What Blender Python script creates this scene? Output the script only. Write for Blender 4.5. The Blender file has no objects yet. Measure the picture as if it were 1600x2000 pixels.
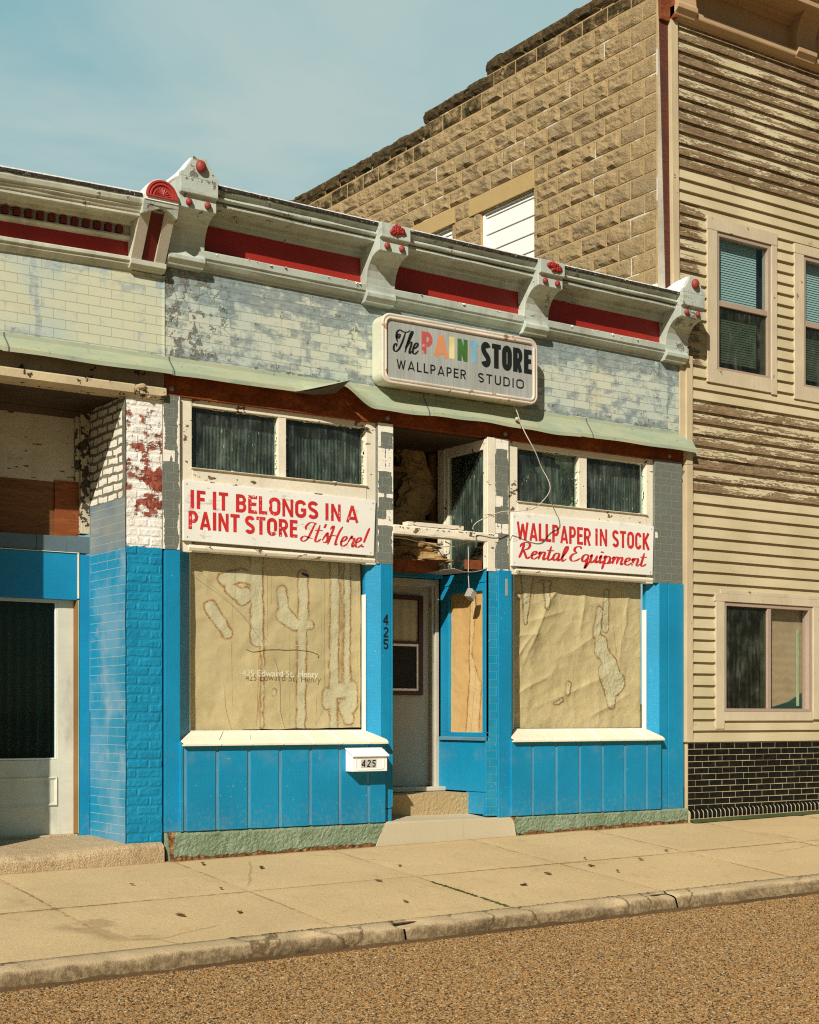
import bpy, bmesh, math, random
from mathutils import Vector, Matrix, noise as mn
random.seed(7)
SC = bpy.context.scene
COL = SC.collection
R = math.radians
# ------------------------------------------------------------------ camera
cam = bpy.data.objects.new('camera', bpy.data.cameras.new('camera'))
COL.objects.link(cam)
cam.location = (0.0, -11.5, 1.63)
cam.rotation_euler = (R(90), 0, -math.atan(2020/2942))
cam.data.sensor_fit = 'HORIZONTAL'
cam.data.sensor_width = 36.0
cam.data.lens = 36.0*2942/1600
cam.data.shift_y = 400/1600
cam.data.clip_end = 6000
SC.camera = cam
# ------------------------------------------------------------------ light
SUN = Vector((1.28, 1.0, -1.08)).normalized()          # the way the light travels
sl = bpy.data.lights.new('sun', 'SUN')
sl.energy = 5.0
sl.angle = R(0.5)
sl.color = (1.0, 0.93, 0.82)
sun = bpy.data.objects.new('sun', sl)
COL.objects.link(sun)
sun.rotation_euler = SUN.to_track_quat('-Z', 'Y').to_euler()
sun.location = (-6, -8, 12)
SC.view_settings.view_transform = 'Standard'
SC.view_settings.look = 'None'
SC.view_settings.exposure = 0.22
SC.view_settings.gamma = 1.0
SC.render.engine = 'CYCLES'
SC.cycles.use_denoising = False
SC.cycles.filter_width = 1.15
SC.cycles.use_adaptive_sampling = False
SC.cycles.sample_clamp_indirect = 6.0
SC.cycles.max_bounces = 6
SC.view_settings.use_curve_mapping = False
w = bpy.data.worlds.new('World')
SC.world = w
w.use_nodes = True
nt = w.node_tree
nt.nodes.clear()
wo = nt.nodes.new('ShaderNodeOutputWorld')
bg = nt.nodes.new('ShaderNodeBackground')
sky = nt.nodes.new('ShaderNodeTexSky')
sky.sky_type = 'NISHITA'
sky.sun_disc = False
sky.sun_elevation = math.asin(-SUN.z)
sky.sun_rotation = math.atan2(-SUN.x, -SUN.y)
sky.dust_density = 0.4
sky.ozone_density = 1.2
tcw = nt.nodes.new('ShaderNodeTexCoord')
mpw = nt.nodes.new('ShaderNodeMapping')
mpw.inputs['Scale'].default_value = (1.5, 1.5, 5.0)
mpw.inputs['Rotation'].default_value = (0.1, 0.28, 0.3)
nzw = nt.nodes.new('ShaderNodeTexNoise')
nzw.inputs['Scale'].default_value = 1.9
nzw.inputs['Detail'].default_value = 7
nzw.inputs['Roughness'].default_value = 0.52
nzw.inputs['Distortion'].default_value = 0.5
rpw = nt.nodes.new('ShaderNodeValToRGB')
rpw.color_ramp.elements[0].position = 0.40
rpw.color_ramp.elements[1].position = 0.70
rpw.color_ramp.elements[0].color = (0, 0, 0, 1)
rpw.color_ramp.elements[1].color = (0.9, 0.9, 0.9, 1)
tint = nt.nodes.new('ShaderNodeMix'); tint.data_type = 'RGBA'; tint.blend_type = 'MULTIPLY'
tint.inputs[0].default_value = 1.0
tint.inputs[7].default_value = (0.60, 0.62, 0.48, 1)
cld = nt.nodes.new('ShaderNodeMix'); cld.data_type = 'RGBA'
cld.inputs[7].default_value = (8.3, 10.2, 9.8, 1)
L = nt.links.new
# brightness added to the sky along the view; elsewhere kept dim to cut facade fill
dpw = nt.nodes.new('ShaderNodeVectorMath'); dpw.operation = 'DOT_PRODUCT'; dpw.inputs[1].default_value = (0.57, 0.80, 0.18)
sky_boost = nt.nodes.new('ShaderNodeMapRange'); sky_boost.interpolation_type = 'SMOOTHSTEP'
for i_, v_ in ((1, 0.45), (2, 0.88), (3, 0.0), (4, 1.0)): sky_boost.inputs[i_].default_value = v_
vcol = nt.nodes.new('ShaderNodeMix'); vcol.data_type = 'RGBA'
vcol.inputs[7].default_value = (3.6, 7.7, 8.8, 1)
L(tcw.outputs['Generated'], dpw.inputs[0]); L(dpw.outputs['Value'], sky_boost.inputs[0]); L(sky_boost.outputs[0], vcol.inputs[0])
cmul = nt.nodes.new('ShaderNodeMath'); cmul.operation = 'MULTIPLY'
L(tcw.outputs['Generated'], mpw.inputs['Vector'])
L(mpw.outputs[0], nzw.inputs['Vector'])
L(nzw.outputs[0], rpw.inputs[0])
L(sky.outputs[0], tint.inputs[6])
L(rpw.outputs[0], cmul.inputs[0]); L(sky_boost.outputs[0], cmul.inputs[1]); L(cmul.outputs[0], cld.inputs[0])
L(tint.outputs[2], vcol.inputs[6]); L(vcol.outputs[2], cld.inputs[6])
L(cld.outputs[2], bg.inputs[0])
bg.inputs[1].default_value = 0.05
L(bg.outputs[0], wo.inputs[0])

# ------------------------------------------------------------------ mesh helper
def lerp(a, b, t): return a+(b-a)*t
def fbm(x, y, z, s=1.0, o=4): return mn.fractal(Vector((x*s, y*s, z*s)), 1.0, 2.0, o)

class MB:
    def __init__(self):
        self.v = []; self.f = []; self.mi = []; self.m = 0; self.at = {}
    def quad(self, a, b, c, d):
        n = len(self.v); self.v += [a, b, c, d]; self.f.append((n, n+1, n+2, n+3)); self.mi.append(self.m)
    def poly(self, pts):
        n = len(self.v); self.v += pts; self.f.append(tuple(range(n, n+len(pts)))); self.mi.append(self.m)
    def box(self, x0, x1, y0, y1, z0, z1):
        n = len(self.v)
        self.v += [(x0,y0,z0),(x1,y0,z0),(x1,y1,z0),(x0,y1,z0),(x0,y0,z1),(x1,y0,z1),(x1,y1,z1),(x0,y1,z1)]
        for q in ((0,3,2,1),(4,5,6,7),(0,1,5,4),(1,2,6,5),(2,3,7,6),(3,0,4,7)):
            self.f.append(tuple(n+i for i in q)); self.mi.append(self.m)
        return self
    def loft(self, rings, closed=True, caps=True):
        n = len(self.v); k = len(rings[0])
        for r in rings: self.v += [tuple(p) for p in r]
        for i in range(len(rings)-1):
            for j in range(k if closed else k-1):
                a = n+i*k+j; b = n+i*k+(j+1) % k
                self.f.append((a, b, b+k, a+k)); self.mi.append(self.m)
        if caps:
            self.f.append(tuple(n+j for j in range(k))); self.mi.append(self.m)
            self.f.append(tuple(n+(len(rings)-1)*k+j for j in range(k-1, -1, -1))); self.mi.append(self.m)
        return self
    def exx(self, prof, x0, x1, n=1):            # profile (y,z) along x
        return self.loft([[(lerp(x0, x1, i/n), y, z) for y, z in prof] for i in range(n+1)])
    def exy(self, prof, y0, y1):                 # profile (x,z) along y
        return self.loft([[(x, y, z) for x, z in prof] for y in (y0, y1)])
    def exz(self, prof, z0, z1):                 # profile (x,y) along z
        return self.loft([[(x, y, z) for x, y in prof] for z in (z0, z1)])
    def grid(self, fn, nu, nv, attrs=None):
        n = len(self.v)
        for j in range(nv+1):
            for i in range(nu+1):
                r = fn(i/nu, j/nv)
                if attrs:
                    p, a = r
                    for k_, val in zip(attrs, a): self.at.setdefault(k_, {})[len(self.v)] = val
                else: p = r
                self.v.append(tuple(p))
        for j in range(nv):
            for i in range(nu):
                a = n+j*(nu+1)+i
                self.f.append((a, a+1, a+nu+2, a+nu+1)); self.mi.append(self.m)
        return self
    def tube(self, pts, r, k=8, caps=True):
        pts = [Vector(p) for p in pts]; rings = []; up = Vector((0.3, 0.2, 1)).normalized()
        for i, p in enumerate(pts):
            t = (pts[min(i+1, len(pts)-1)]-pts[max(i-1, 0)]).normalized()
            a = t.cross(up)
            if a.length < 1e-3: a = t.cross(Vector((1, 0, 0)))
            a.normalize(); b = t.cross(a)
            rr = r[i] if isinstance(r, (list, tuple)) else r
            rings.append([p+a*rr*math.cos(2*math.pi*j/k)+b*rr*math.sin(2*math.pi*j/k) for j in range(k)])
        return self.loft(rings, True, caps)
    def sphere(self, c, r, nu=14, nv=9, sc=(1, 1, 1), jit=0):
        n = len(self.v)
        def P(i, j):
            th = math.pi*j/nv; ph = 2*math.pi*i/nu
            d = Vector((math.sin(th)*math.cos(ph), math.sin(th)*math.sin(ph), math.cos(th)))
            q = r*(1+(jit*mn.noise(d*2.5+Vector(c)*9) if jit else 0))
            return (c[0]+d.x*q*sc[0], c[1]+d.y*q*sc[1], c[2]+d.z*q*sc[2])
        self.v.append(P(0, 0))
        for j in range(1, nv):
            for i in range(nu): self.v.append(P(i, j))
        self.v.append(P(0, nv)); e = len(self.v)-1
        for i in range(nu):
            self.f.append((n, n+1+i, n+1+(i+1) % nu)); self.mi.append(self.m)
            a = n+1+(nv-2)*nu
            self.f.append((e, a+(i+1) % nu, a+i)); self.mi.append(self.m)
        for j in range(nv-2):
            for i in range(nu):
                a = n+1+j*nu
                self.f.append((a+i, a+nu+i, a+nu+(i+1) % nu, a+(i+1) % nu)); self.mi.append(self.m)
        return self
    def shear(self, fn):
        self.v = [fn(*p) for p in self.v]; return self
    def build(self, name, mat, parent=None, bevel=0, smooth=False, recalc=True, solid=0, label=None, seg=2):
        me = bpy.data.meshes.new(name)
        me.from_pydata([tuple(p) for p in self.v], [], self.f)
        mats = mat if isinstance(mat, (list, tuple)) else [mat]
        for m_ in mats: me.materials.append(m_)
        for p, i in zip(me.polygons, self.mi): p.material_index = i
        for k_, d in self.at.items():
            a = me.attributes.new(k_, 'FLOAT', 'POINT')
            for i, val in d.items(): a.data[i].value = val
        if recalc:
            bm = bmesh.new(); bm.from_mesh(me)
            bmesh.ops.recalc_face_normals(bm, faces=bm.faces); bm.to_mesh(me); bm.free()
        if smooth:
            me.polygons.foreach_set('use_smooth', [True]*len(me.polygons))
        me.update()
        o = bpy.data.objects.new(name, me); COL.objects.link(o)
        if parent is not None:
            o.parent = parent
            if parent.type == 'EMPTY': o.matrix_parent_inverse = Matrix.Translation(-Vector(parent.location))
        if solid:
            s = o.modifiers.new('thick', 'SOLIDIFY'); s.thickness = solid; s.offset = 0
        if bevel:
            b = o.modifiers.new('bevel', 'BEVEL'); b.width = bevel; b.segments = seg; b.limit_method = 'ANGLE'; b.angle_limit = R(40)
        if label: o['label'] = label
        return o
def box(x0, x1, y0, y1, z0, z1): return MB().box(x0, x1, y0, y1, z0, z1)
def thing(name, loc, label, cat, group=None):
    o = bpy.data.objects.new(name, None); COL.objects.link(o); o.location = loc; o.empty_display_size = 0.2
    return tag(o, label, cat, group)
def tag(o, label, cat, group=None):
    o['label'] = label; o['category'] = cat
    if group: o['group'] = group
    return o
def struct(o):
    o['kind'] = 'structure'; return o

# ------------------------------------------------------------------ material helper
class S:
    def __init__(self, name):
        self.mat = bpy.data.materials.new(name); self.mat.use_nodes = True
        self.nt = self.mat.node_tree; self.nt.nodes.clear()
        self.out = self.nt.nodes.new('ShaderNodeOutputMaterial')
        tc = self.nt.nodes.new('ShaderNodeTexCoord'); self.co = tc.outputs['Object']
    def N(self, t, **kw):
        n = self.nt.nodes.new(t)
        for k_, v_ in kw.items(): setattr(n, k_, v_)
        return n
    def put(self, sock, v_):
        if hasattr(v_, 'is_output'): self.nt.links.new(v_, sock)
        elif isinstance(v_, (tuple, list)) and sock.type == 'RGBA': sock.default_value = tuple(v_)+(1,) if len(v_) == 3 else v_
        else: sock.default_value = v_
    def sc(self, s, vec=None, rot=(0, 0, 0)):
        n = self.N('ShaderNodeMapping'); self.put(n.inputs[0], vec or self.co)
        n.inputs['Scale'].default_value = s; n.inputs['Rotation'].default_value = rot
        return n.outputs[0]
    def noise(self, scale, detail=4, rough=0.55, vec=None, dist=0, col=False):
        n = self.N('ShaderNodeTexNoise'); self.put(n.inputs['Vector'], vec or self.co)
        n.inputs['Scale'].default_value = scale; n.inputs['Detail'].default_value = detail
        n.inputs['Roughness'].default_value = rough; n.inputs['Distortion'].default_value = dist
        return n.outputs[1 if col else 0]
    def vor(self, scale, feature='F1', out='Distance', vec=None, rnd=1):
        n = self.N('ShaderNodeTexVoronoi', feature=feature); self.put(n.inputs['Vector'], vec or self.co)
        n.inputs['Scale'].default_value = scale; n.inputs['Randomness'].default_value = rnd
        return n.outputs[out]
    def ramp(self, f, st, interp='LINEAR'):
        n = self.N('ShaderNodeValToRGB'); r = n.color_ramp; r.interpolation = interp
        while len(r.elements) < len(st): r.elements.new(0.5)
        for e, (p, c) in zip(r.elements, st):
            e.position = p; e.color = tuple(c)+(1,) if isinstance(c, (tuple, list)) else (c, c, c, 1)
        self.put(n.inputs[0], f); return n.outputs[0]
    def step(self, v_, lo, hi, a=0.0, b=1.0):
        n = self.N('ShaderNodeMapRange', interpolation_type='SMOOTHSTEP'); n.clamp = True
        for i, x in enumerate((v_, lo, hi, a, b)): self.put(n.inputs[i], x)
        return n.outputs[0]
    def m(self, op, a, b=0.0, c=None):
        n = self.N('ShaderNodeMath', operation=op); self.put(n.inputs[0], a); self.put(n.inputs[1], b)
        if c is not None: self.put(n.inputs[2], c)
        return n.outputs[0]
    def mix(self, f, a, b, mode='MIX'):
        n = self.N('ShaderNodeMix', data_type='RGBA', blend_type=mode)
        self.put(n.inputs[0], f); self.put(n.inputs[6], a); self.put(n.inputs[7], b); return n.outputs[2]
    def attr(self, name):
        n = self.N('ShaderNodeAttribute'); n.attribute_name = name; return n.outputs['Fac']
    def xyz(self, vec=None):
        n = self.N('ShaderNodeSeparateXYZ'); self.put(n.inputs[0], vec or self.co); return n.outputs
    def comb(self, x, y, z):
        n = self.N('ShaderNodeCombineXYZ')
        for i, q in enumerate((x, y, z)): self.put(n.inputs[i], q)
        return n.outputs[0]
    def brick(self, vec, bw, rh, mortar=0.003, c1=(1, 1, 1), c2=(0, 0, 0), cm=(0, 0, 0), off=0.5, smooth=0.2):
        n = self.N('ShaderNodeTexBrick'); self.put(n.inputs['Vector'], vec); n.offset = off
        n.inputs['Scale'].default_value = 1; n.inputs['Brick Width'].default_value = bw; n.inputs['Row Height'].default_value = rh
        n.inputs['Mortar Size'].default_value = mortar; n.inputs['Mortar Smooth'].default_value = smooth
        self.put(n.inputs['Color1'], c1); self.put(n.inputs['Color2'], c2); self.put(n.inputs['Mortar'], cm)
        return n.outputs
    def bump(self, h, dist=0.003, st=1.0, nrm=None):
        n = self.N('ShaderNodeBump'); n.inputs['Strength'].default_value = st; n.inputs['Distance'].default_value = dist
        self.put(n.inputs['Height'], h)
        if nrm: self.put(n.inputs['Normal'], nrm)
        return n.outputs[0]
    def fin(self, col, rough=0.6, nrm=None, metal=0.0, spec=0.4):
        b = self.N('ShaderNodeBsdfPrincipled')
        self.put(b.inputs['Base Color'], col); self.put(b.inputs['Roughness'], rough)
        self.put(b.inputs['Metallic'], metal); self.put(b.inputs['Specular IOR Level'], spec)
        if nrm: self.put(b.inputs['Normal'], nrm)
        self.nt.links.new(b.outputs[0], self.out.inputs[0]); return self.mat

def paint(name, col, var=0.12, rough=0.5, dirt=0.25, dirtcol=(0.10, 0.08, 0.05), grain=(1, 1, 1), gs=40, bump=0.0012, chip=0.0, chipcol=(0.3, 0.25, 0.2), chs=9, spec=0.35, chv=(1, 1, 1)):
    s = S(name)
    n1 = s.noise(1.7, 5, 0.6)
    n2 = s.noise(gs, 4, 0.6, s.sc(grain))
    c = s.mix(s.step(n1, 0.3, 0.7), tuple(x*(1-var) for x in col), tuple(min(1, x*(1+var)) for x in col))
    c = s.mix(s.step(n2, 0.35, 0.75, 0, 0.35), c, tuple(x*0.78 for x in col))
    d = s.step(s.noise(3.1, 6, 0.65, s.sc((1, 1, 0.35))), 0.52, 0.8, 0, dirt)
    c = s.mix(d, c, dirtcol)
    h = s.m('MULTIPLY', n2, 0.6)
    if chip > 0:
        nc = s.m('ADD', s.m('MULTIPLY', s.noise(chs, 6, 0.62, s.sc(chv)), 0.75), s.m('MULTIPLY', s.noise(chs*0.22, 3, 0.5), 0.25))
        k_ = s.step(nc, 0.665-chip*0.14, 0.672-chip*0.14)
        edge = s.m('SUBTRACT', s.step(nc, 0.640-chip*0.14, 0.662-chip*0.14), k_)
        c = s.mix(s.m('MULTIPLY', edge, 0.5), c, tuple(min(1, x*1.12) for x in col))
        under = s.mix(s.step(s.noise(60, 3), 0.4, 0.6), chipcol, tuple(x*0.55 for x in chipcol))
        c = s.mix(k_, c, under)
        h = s.m('SUBTRACT', h, s.m('MULTIPLY', k_, 0.9))
    return s.fin(c, rough, s.bump(h, bump*2, 0.9), 0, spec)
# ------------------------------------------------------------------ materials
BLUE = (0.003, 0.23, 0.41)
def mat_blue():
    s = S('blue_paint')
    g = s.noise(22, 5, 0.65, s.sc((6, 6, 0.5)))
    hz = s.noise(90, 2, 0.5, s.sc((0.15, 0.15, 1.0)))
    big = s.noise(1.3, 4, 0.6)
    c = s.mix(s.step(big, 0.3, 0.7), (0.002, 0.20, 0.37), (0.004, 0.245, 0.44))
    c = s.mix(s.step(g, 0.46, 0.72, 0, 0.6), c, (0.006, 0.155, 0.29))
    z = s.xyz()[2]
    fade = s.m('MULTIPLY', s.step(z, 1.42, 1.25, 0, 1), s.step(z, 1.1, 1.36, 0, 1))
    low = s.step(z, 0.85, 0.64, 0, 1)
    dust = s.m('MULTIPLY', s.m('MAXIMUM', fade, low), s.step(s.noise(7, 5), 0.45, 0.75, 0, 0.36))
    c = s.mix(dust, c, (0.16, 0.25, 0.30))
    spl = s.m('MULTIPLY', s.step(z, 1.0, 0.66, 0, 1), s.step(s.noise(24, 6, 0.7), 0.5, 0.66, 0, 0.5))
    c = s.mix(spl, c, (0.17, 0.20, 0.17))
    sp = s.step(s.noise(34, 3, 0.5), 0.745, 0.755)
    c = s.mix(sp, c, (0.35, 0.42, 0.42))
    h = s.m('ADD', s.m('MULTIPLY', g, 0.8), s.m('MULTIPLY', hz, 0.5))
    return s.fin(c, s.step(g, 0.3, 0.8, 0.42, 0.6), s.bump(h, 0.004, 0.8), 0, 0.4)
M_BLUE = mat_blue()
M_BLUEB = paint('blue_brick_paint', (0.003, 0.22, 0.38), 0.15, 0.45, 0.1, (0.1, 0.2, 0.3), gs=30, bump=0.003)
M_GROOVE = paint('faded_blue_groove', (0.10, 0.25, 0.34), 0.2, 0.6, 0.2)
M_CREAM = paint('old_cream_paint', (0.74, 0.68, 0.53), 0.08, 0.5, 0.30, (0.25, 0.18, 0.09), gs=30, chip=0.42, chipcol=(0.20, 0.13, 0.07), chs=13, chv=(0.7, 1, 1.2))
M_WHITE = paint('white_paint', (0.80, 0.78, 0.68), 0.05, 0.45, 0.2, (0.3, 0.22, 0.12), gs=30, chip=0.15, chipcol=(0.25, 0.17, 0.09), chs=11)
M_HOOD = paint('white_roof_coating', (0.88, 0.86, 0.79), 0.05, 0.6, 0.22, (0.35, 0.27, 0.16), gs=25, bump=0.006)
M_PLASTIC = paint('white_plastic', (0.86, 0.86, 0.82), 0.02, 0.35, 0.08, gs=60, bump=0.0002)
M_RED = paint('red_frieze_paint', (0.30, 0.020, 0.013), 0.12, 0.5, 0.2, (0.12, 0.01, 0.008))
M_DRED = paint('dark_red_paint', (0.13, 0.012, 0.01), 0.15, 0.5, 0.2, (0.05, 0.01, 0.008))
M_BALL = paint('red_ball_paint', (0.26, 0.040, 0.030), 0.15, 0.55, 0.35, (0.5, 0.28, 0.2), gs=50)
def mat_mint(name, base, chip):
    s = S(name)
    n1 = s.noise(1.6, 5, 0.6); n2 = s.noise(35, 4, 0.6)
    c = s.mix(s.step(n1, 0.3, 0.7), tuple(x*0.86 for x in base), tuple(x*1.08 for x in base))
    c = s.mix(s.step(n2, 0.5, 0.8, 0, 0.3), c, tuple(x*0.72 for x in base))
    c = s.mix(s.step(s.noise(7, 5, 0.65, s.sc((1, 1, 0.14))), 0.46, 0.72, 0, 0.5), c, (0.22, 0.215, 0.165))
    c = s.mix(s.step(s.noise(4, 6, 0.7, s.sc((0.5, 1, 2.5))), 0.55, 0.68, 0, 0.45), c, (0.27, 0.27, 0.21))
    rust = s.step(s.noise(2.6, 6, 0.7, s.sc((1.3, 1.3, 0.4))), 0.63, 0.72, 0, 0.8)
    rust = s.m('MULTIPLY', rust, s.step(s.noise(14, 4), 0.4, 0.6))
    c = s.mix(rust, c, (0.36, 0.15, 0.035))
    nc = s.m('ADD', s.m('MULTIPLY', s.noise(9, 6, 0.66), 0.62), s.m('MULTIPLY', s.noise(1.5, 3, 0.5), 0.38))
    k_ = s.step(nc, 0.612-chip*.1, 0.617-chip*.1)
    ed = s.m('SUBTRACT', s.step(nc, 0.592-chip*.1, 0.610-chip*.1), k_)
    c = s.mix(s.m('MULTIPLY', ed, 0.7), c, (0.78, 0.78, 0.70))
    c = s.mix(k_, c, s.mix(s.step(s.noise(80, 3), 0.35, 0.65), (0.09, 0.095, 0.075), (0.26, 0.26, 0.21)))
    h = s.m('SUBTRACT', s.m('MULTIPLY', n2, 0.4), k_)
    h = s.m('ADD', h, s.m('MULTIPLY', ed, 0.6))
    return s.fin(c, 0.48, s.bump(h, 0.004, 0.9), 0, 0.4)
M_MINT = mat_mint('mint_metal_paint', (0.43, 0.475, 0.405), 0.0)
M_MINT2 = mat_mint('mint_bracket_paint', (0.46, 0.51, 0.44), 0.04)
M_MINTL = mat_mint('pale_cornice_paint', (0.55, 0.56, 0.45), -0.25)
def mat_veneer(name, cream, grey, amt, peel):
    s = S(name)
    x, y, z = s.xyz()
    v = s.comb(x, z, 0.0)
    b = s.brick(v, 0.198, 0.0775, 0.0022, (1, 1, 1), (0, 0, 0), (0.5, 0.5, 0.5), smooth=0.1)
    cell = b[0]; mort = b[1]
    n1 = s.noise(1.1, 5, 0.6); n2 = s.noise(8.5, 6, 0.7, s.sc((0.75, 1, 1.15))); n3 = s.noise(60, 3)
    nh = s.noise(26, 5, 0.7, s.sc((0.35, 1, 1)))
    c = s.mix(s.step(n1, 0.35, 0.62), (0.42, 0.50, 0.45), cream)
    c = s.mix(s.step(s.noise(2.6, 4), 0.56, 0.72, 0, 0.5), c, (0.55, 0.50, 0.30))
    g = s.m('ADD', s.m('MULTIPLY', n2, 0.55), s.m('MULTIPLY', nh, 0.2))
    g = s.m('ADD', g, s.m('MULTIPLY', s.m('SUBTRACT', cell, 0.5), 0.085))
    vs = s.step(s.noise(4.5, 3, 0.5, s.sc((1, 1, 0.1))), 0.60, 0.72, 0, 0.12)
    g = s.m('ADD', g, vs)
    g = s.m('ADD', g, s.step(z, 5.0, 5.34, 0.0, 0.10))
    g = s.m('ADD', g, s.step(z, 4.76, 4.64, 0.0, 0.06))
    gm = s.step(g, 0.465-amt*0.1, 0.565-amt*0.1)
    gc = s.mix(s.step(nh, 0.35, 0.65), grey, tuple(min(1, q*1.9) for q in grey))
    c = s.mix(s.m('MULTIPLY', gm, 0.85), c, gc)
    # peeled flakes
    pn = s.m('ADD', s.m('MULTIPLY', s.noise(12, 5, 0.62), 0.7), s.m('MULTIPLY', s.noise(1.4, 2), 0.3))
    pn = s.m('ADD', pn, s.m('MULTIPLY', s.step(x, 6.3, 5.45), 0.10 if peel > 0 else 0.0))
    pn = s.m('ADD', pn, s.step(z, 4.74, 4.65, 0.0, 0.05))
    pn = s.m('ADD', pn, s.m('MULTIPLY', s.m('SUBTRACT', cell, 0.5), 0.05))
    pk = s.step(pn, 0.63-peel*0.03, 0.636-peel*0.03)
    pe = s.m('SUBTRACT', s.step(pn, 0.604-peel*.03, 0.63-peel*.03), pk)
    c = s.mix(s.m('MULTIPLY', pe, 0.55), c, (0.70, 0.70, 0.62))
    c = s.mix(pk, c, s.mix(s.step(n3, 0.4, 0.6), (0.12, 0.13, 0.12), (0.22, 0.22, 0.19)))
    c = s.mix(s.m('MULTIPLY', mort, 0.45), c, (0.20, 0.22, 0.18))
    if peel > 0:
        cr = s.vor(9, 'DISTANCE_TO_EDGE', 'Distance', s.mix(0.12, s.co, s.noise(7, 4, 0.6, None, 0, True)))
        ck = s.m('MULTIPLY', s.step(cr, 0.035, 0.012), s.step(s.m('ADD', s.noise(2.4, 4), s.step(x, 6.2, 5.5, 0, 0.16)), 0.58, 0.66))
        c = s.mix(s.m('MULTIPLY', ck, 0.75), c, (0.07, 0.075, 0.07))
    h = s.m('SUBTRACT', s.m('MULTIPLY', n3, 0.15), s.m('MULTIPLY', mort, 1.0))
    h = s.m('ADD', h, s.m('SUBTRACT', s.m('MULTIPLY', pe, 0.9), s.m('MULTIPLY', pk, 0.5)))
    return s.fin(c, 0.65, s.bump(h, 0.005, 1.0), 0, 0.25)
M_VEN = mat_veneer('painted_brick_panel', (0.53, 0.555, 0.44), (0.13, 0.165, 0.170), 1.12, 0.35)
M_VENL = mat_veneer('yellowed_brick_panel', (0.55, 0.56, 0.40), (0.20, 0.245, 0.25), 0.45, -1.0)
def mat_flash():
    s = S('flashing_paint')
    n = s.noise(1.8, 5, 0.6, s.sc((1, 3, 3))); n2 = s.noise(9, 5, 0.6, s.sc((0.3, 2, 2)))
    c = s.mix(s.step(n, 0.3, 0.7), (0.29, 0.355, 0.25), (0.40, 0.41, 0.26))
    c = s.mix(s.step(n2, 0.5, 0.75, 0, 0.6), c, (0.36, 0.45, 0.36))
    c = s.mix(s.step(s.noise(25, 4), 0.66, 0.7, 0, 0.6), c, (0.15, 0.17, 0.13))
    x = s.xyz()[0]
    c = s.mix(s.step(s.noise(3.1, 6, 0.65, s.sc((1, 1, 4))), 0.55, 0.7, 0, 0.55), c, (0.20, 0.25, 0.22))
    for q in (4.05, 5.46, 8.05, 10.05):
        c = s.mix(s.step(s.m('ABSOLUTE', s.m('SUBTRACT', x, q)), 0.010, 0.005, 0, 0.85), c, (0.06, 0.08, 0.085))
    return s.fin(c, 0.42, s.bump(s.noise(4, 4), 0.004, 0.5), 0.0, 0.4)
M_FLASH = mat_flash()
def mat_rust(name, a, b, c_):
    s = S(name)
    n = s.noise(6, 7, 0.7, s.sc((0.6, 1, 1))); n2 = s.noise(50, 4)
    c = s.ramp(n, [(0.3, a), (0.55, b), (0.75, c_)])
    c = s.mix(s.step(n2, 0.45, 0.7, 0, 0.5), c, tuple(q*0.4 for q in a))
    return s.fin(c, 0.75, s.bump(s.m('ADD', n, s.m('MULTIPLY', n2, 0.4)), 0.004, 0.8), 0, 0.2)
M_RUST = mat_rust('rusty_steel', (0.10, 0.022, 0.008), (0.24, 0.055, 0.012), (0.40, 0.13, 0.03))
M_RUSTW = mat_rust('rust_stained_wood', (0.10, 0.03, 0.012), (0.22, 0.06, 0.02), (0.33, 0.11, 0.04))
def mat_tile():
    s = S('grey_asphalt_tile')
    x, y, z = s.xyz()
    b = s.brick(s.comb(s.m('ADD', x, y), z, 0.0), 0.155, 0.0765, 0.0028, (1, 1, 1), (0.2, 0.2, 0.2), (0.5, 0.5, 0.5))
    n = s.noise(70, 4, 0.7); n1 = s.noise(2, 4)
    c = s.mix(s.step(n, 0.3, 0.7), (0.10, 0.112, 0.092), (0.185, 0.197, 0.160))
    c = s.mix(s.step(n1, 0.4, 0.65, 0, 0.4), c, (0.17, 0.19, 0.17))
    c = s.mix(s.m('MULTIPLY', b[1], 0.42), c, (0.36, 0.37, 0.31))
    e = s.attr('edge')
    bn = s.m('MULTIPLY', s.noise(2.2, 3, 0.5, s.sc((0.2, 0.2, 1))), 0.10)
    f = s.m('ADD', s.m('MULTIPLY', s.noise(12, 6, 0.7), 0.075), bn)
    k_ = s.step(s.m('SUBTRACT', f, e), 0.082, 0.084)
    sh = s.m('SUBTRACT', s.step(s.m('SUBTRACT', f, e), 0.077, 0.082), k_)
    c = s.mix(s.m('MULTIPLY', sh, 0.7), c, (0.04, 0.04, 0.035))
    c = s.mix(k_, c, s.mix(s.step(s.noise(20, 5), 0.6, 0.64), (0.80, 0.76, 0.64), (0.25, 0.22, 0.17)))
    h = s.m('ADD', s.m('MULTIPLY', n, 0.5), s.m('ADD', s.m('MULTIPLY', b[1], -0.6), s.m('MULTIPLY', k_, 1.6)))
    return s.fin(c, 0.75, s.bump(h, 0.003, 1.0), 0, 0.2)
M_TILE = mat_tile()
def mat_bluetile():
    s = S('blue_painted_tile')
    x, y, z = s.xyz()
    b = s.brick(s.comb(s.m('ADD', x, y), z, 0.0), 0.155, 0.0765, 0.003, smooth=0.3)
    c = s.mix(s.step(s.noise(3, 5), 0.3, 0.7), (0.004, 0.22, 0.38), (0.02, 0.27, 0.43))
    c = s.mix(s.m('MULTIPLY', b[1], 0.55), c, (0.18, 0.38, 0.46))
    c = s.mix(s.step(s.noise(18, 5), 0.64, 0.68, 0, 0.7), c, (0.3, 0.36, 0.38))
    return s.fin(c, 0.45, s.bump(s.m('ADD', b[1], s.m('MULTIPLY', s.noise(40, 3), 0.4)), 0.003, 0.8), 0, 0.4)
M_BTILE = mat_bluetile()
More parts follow.
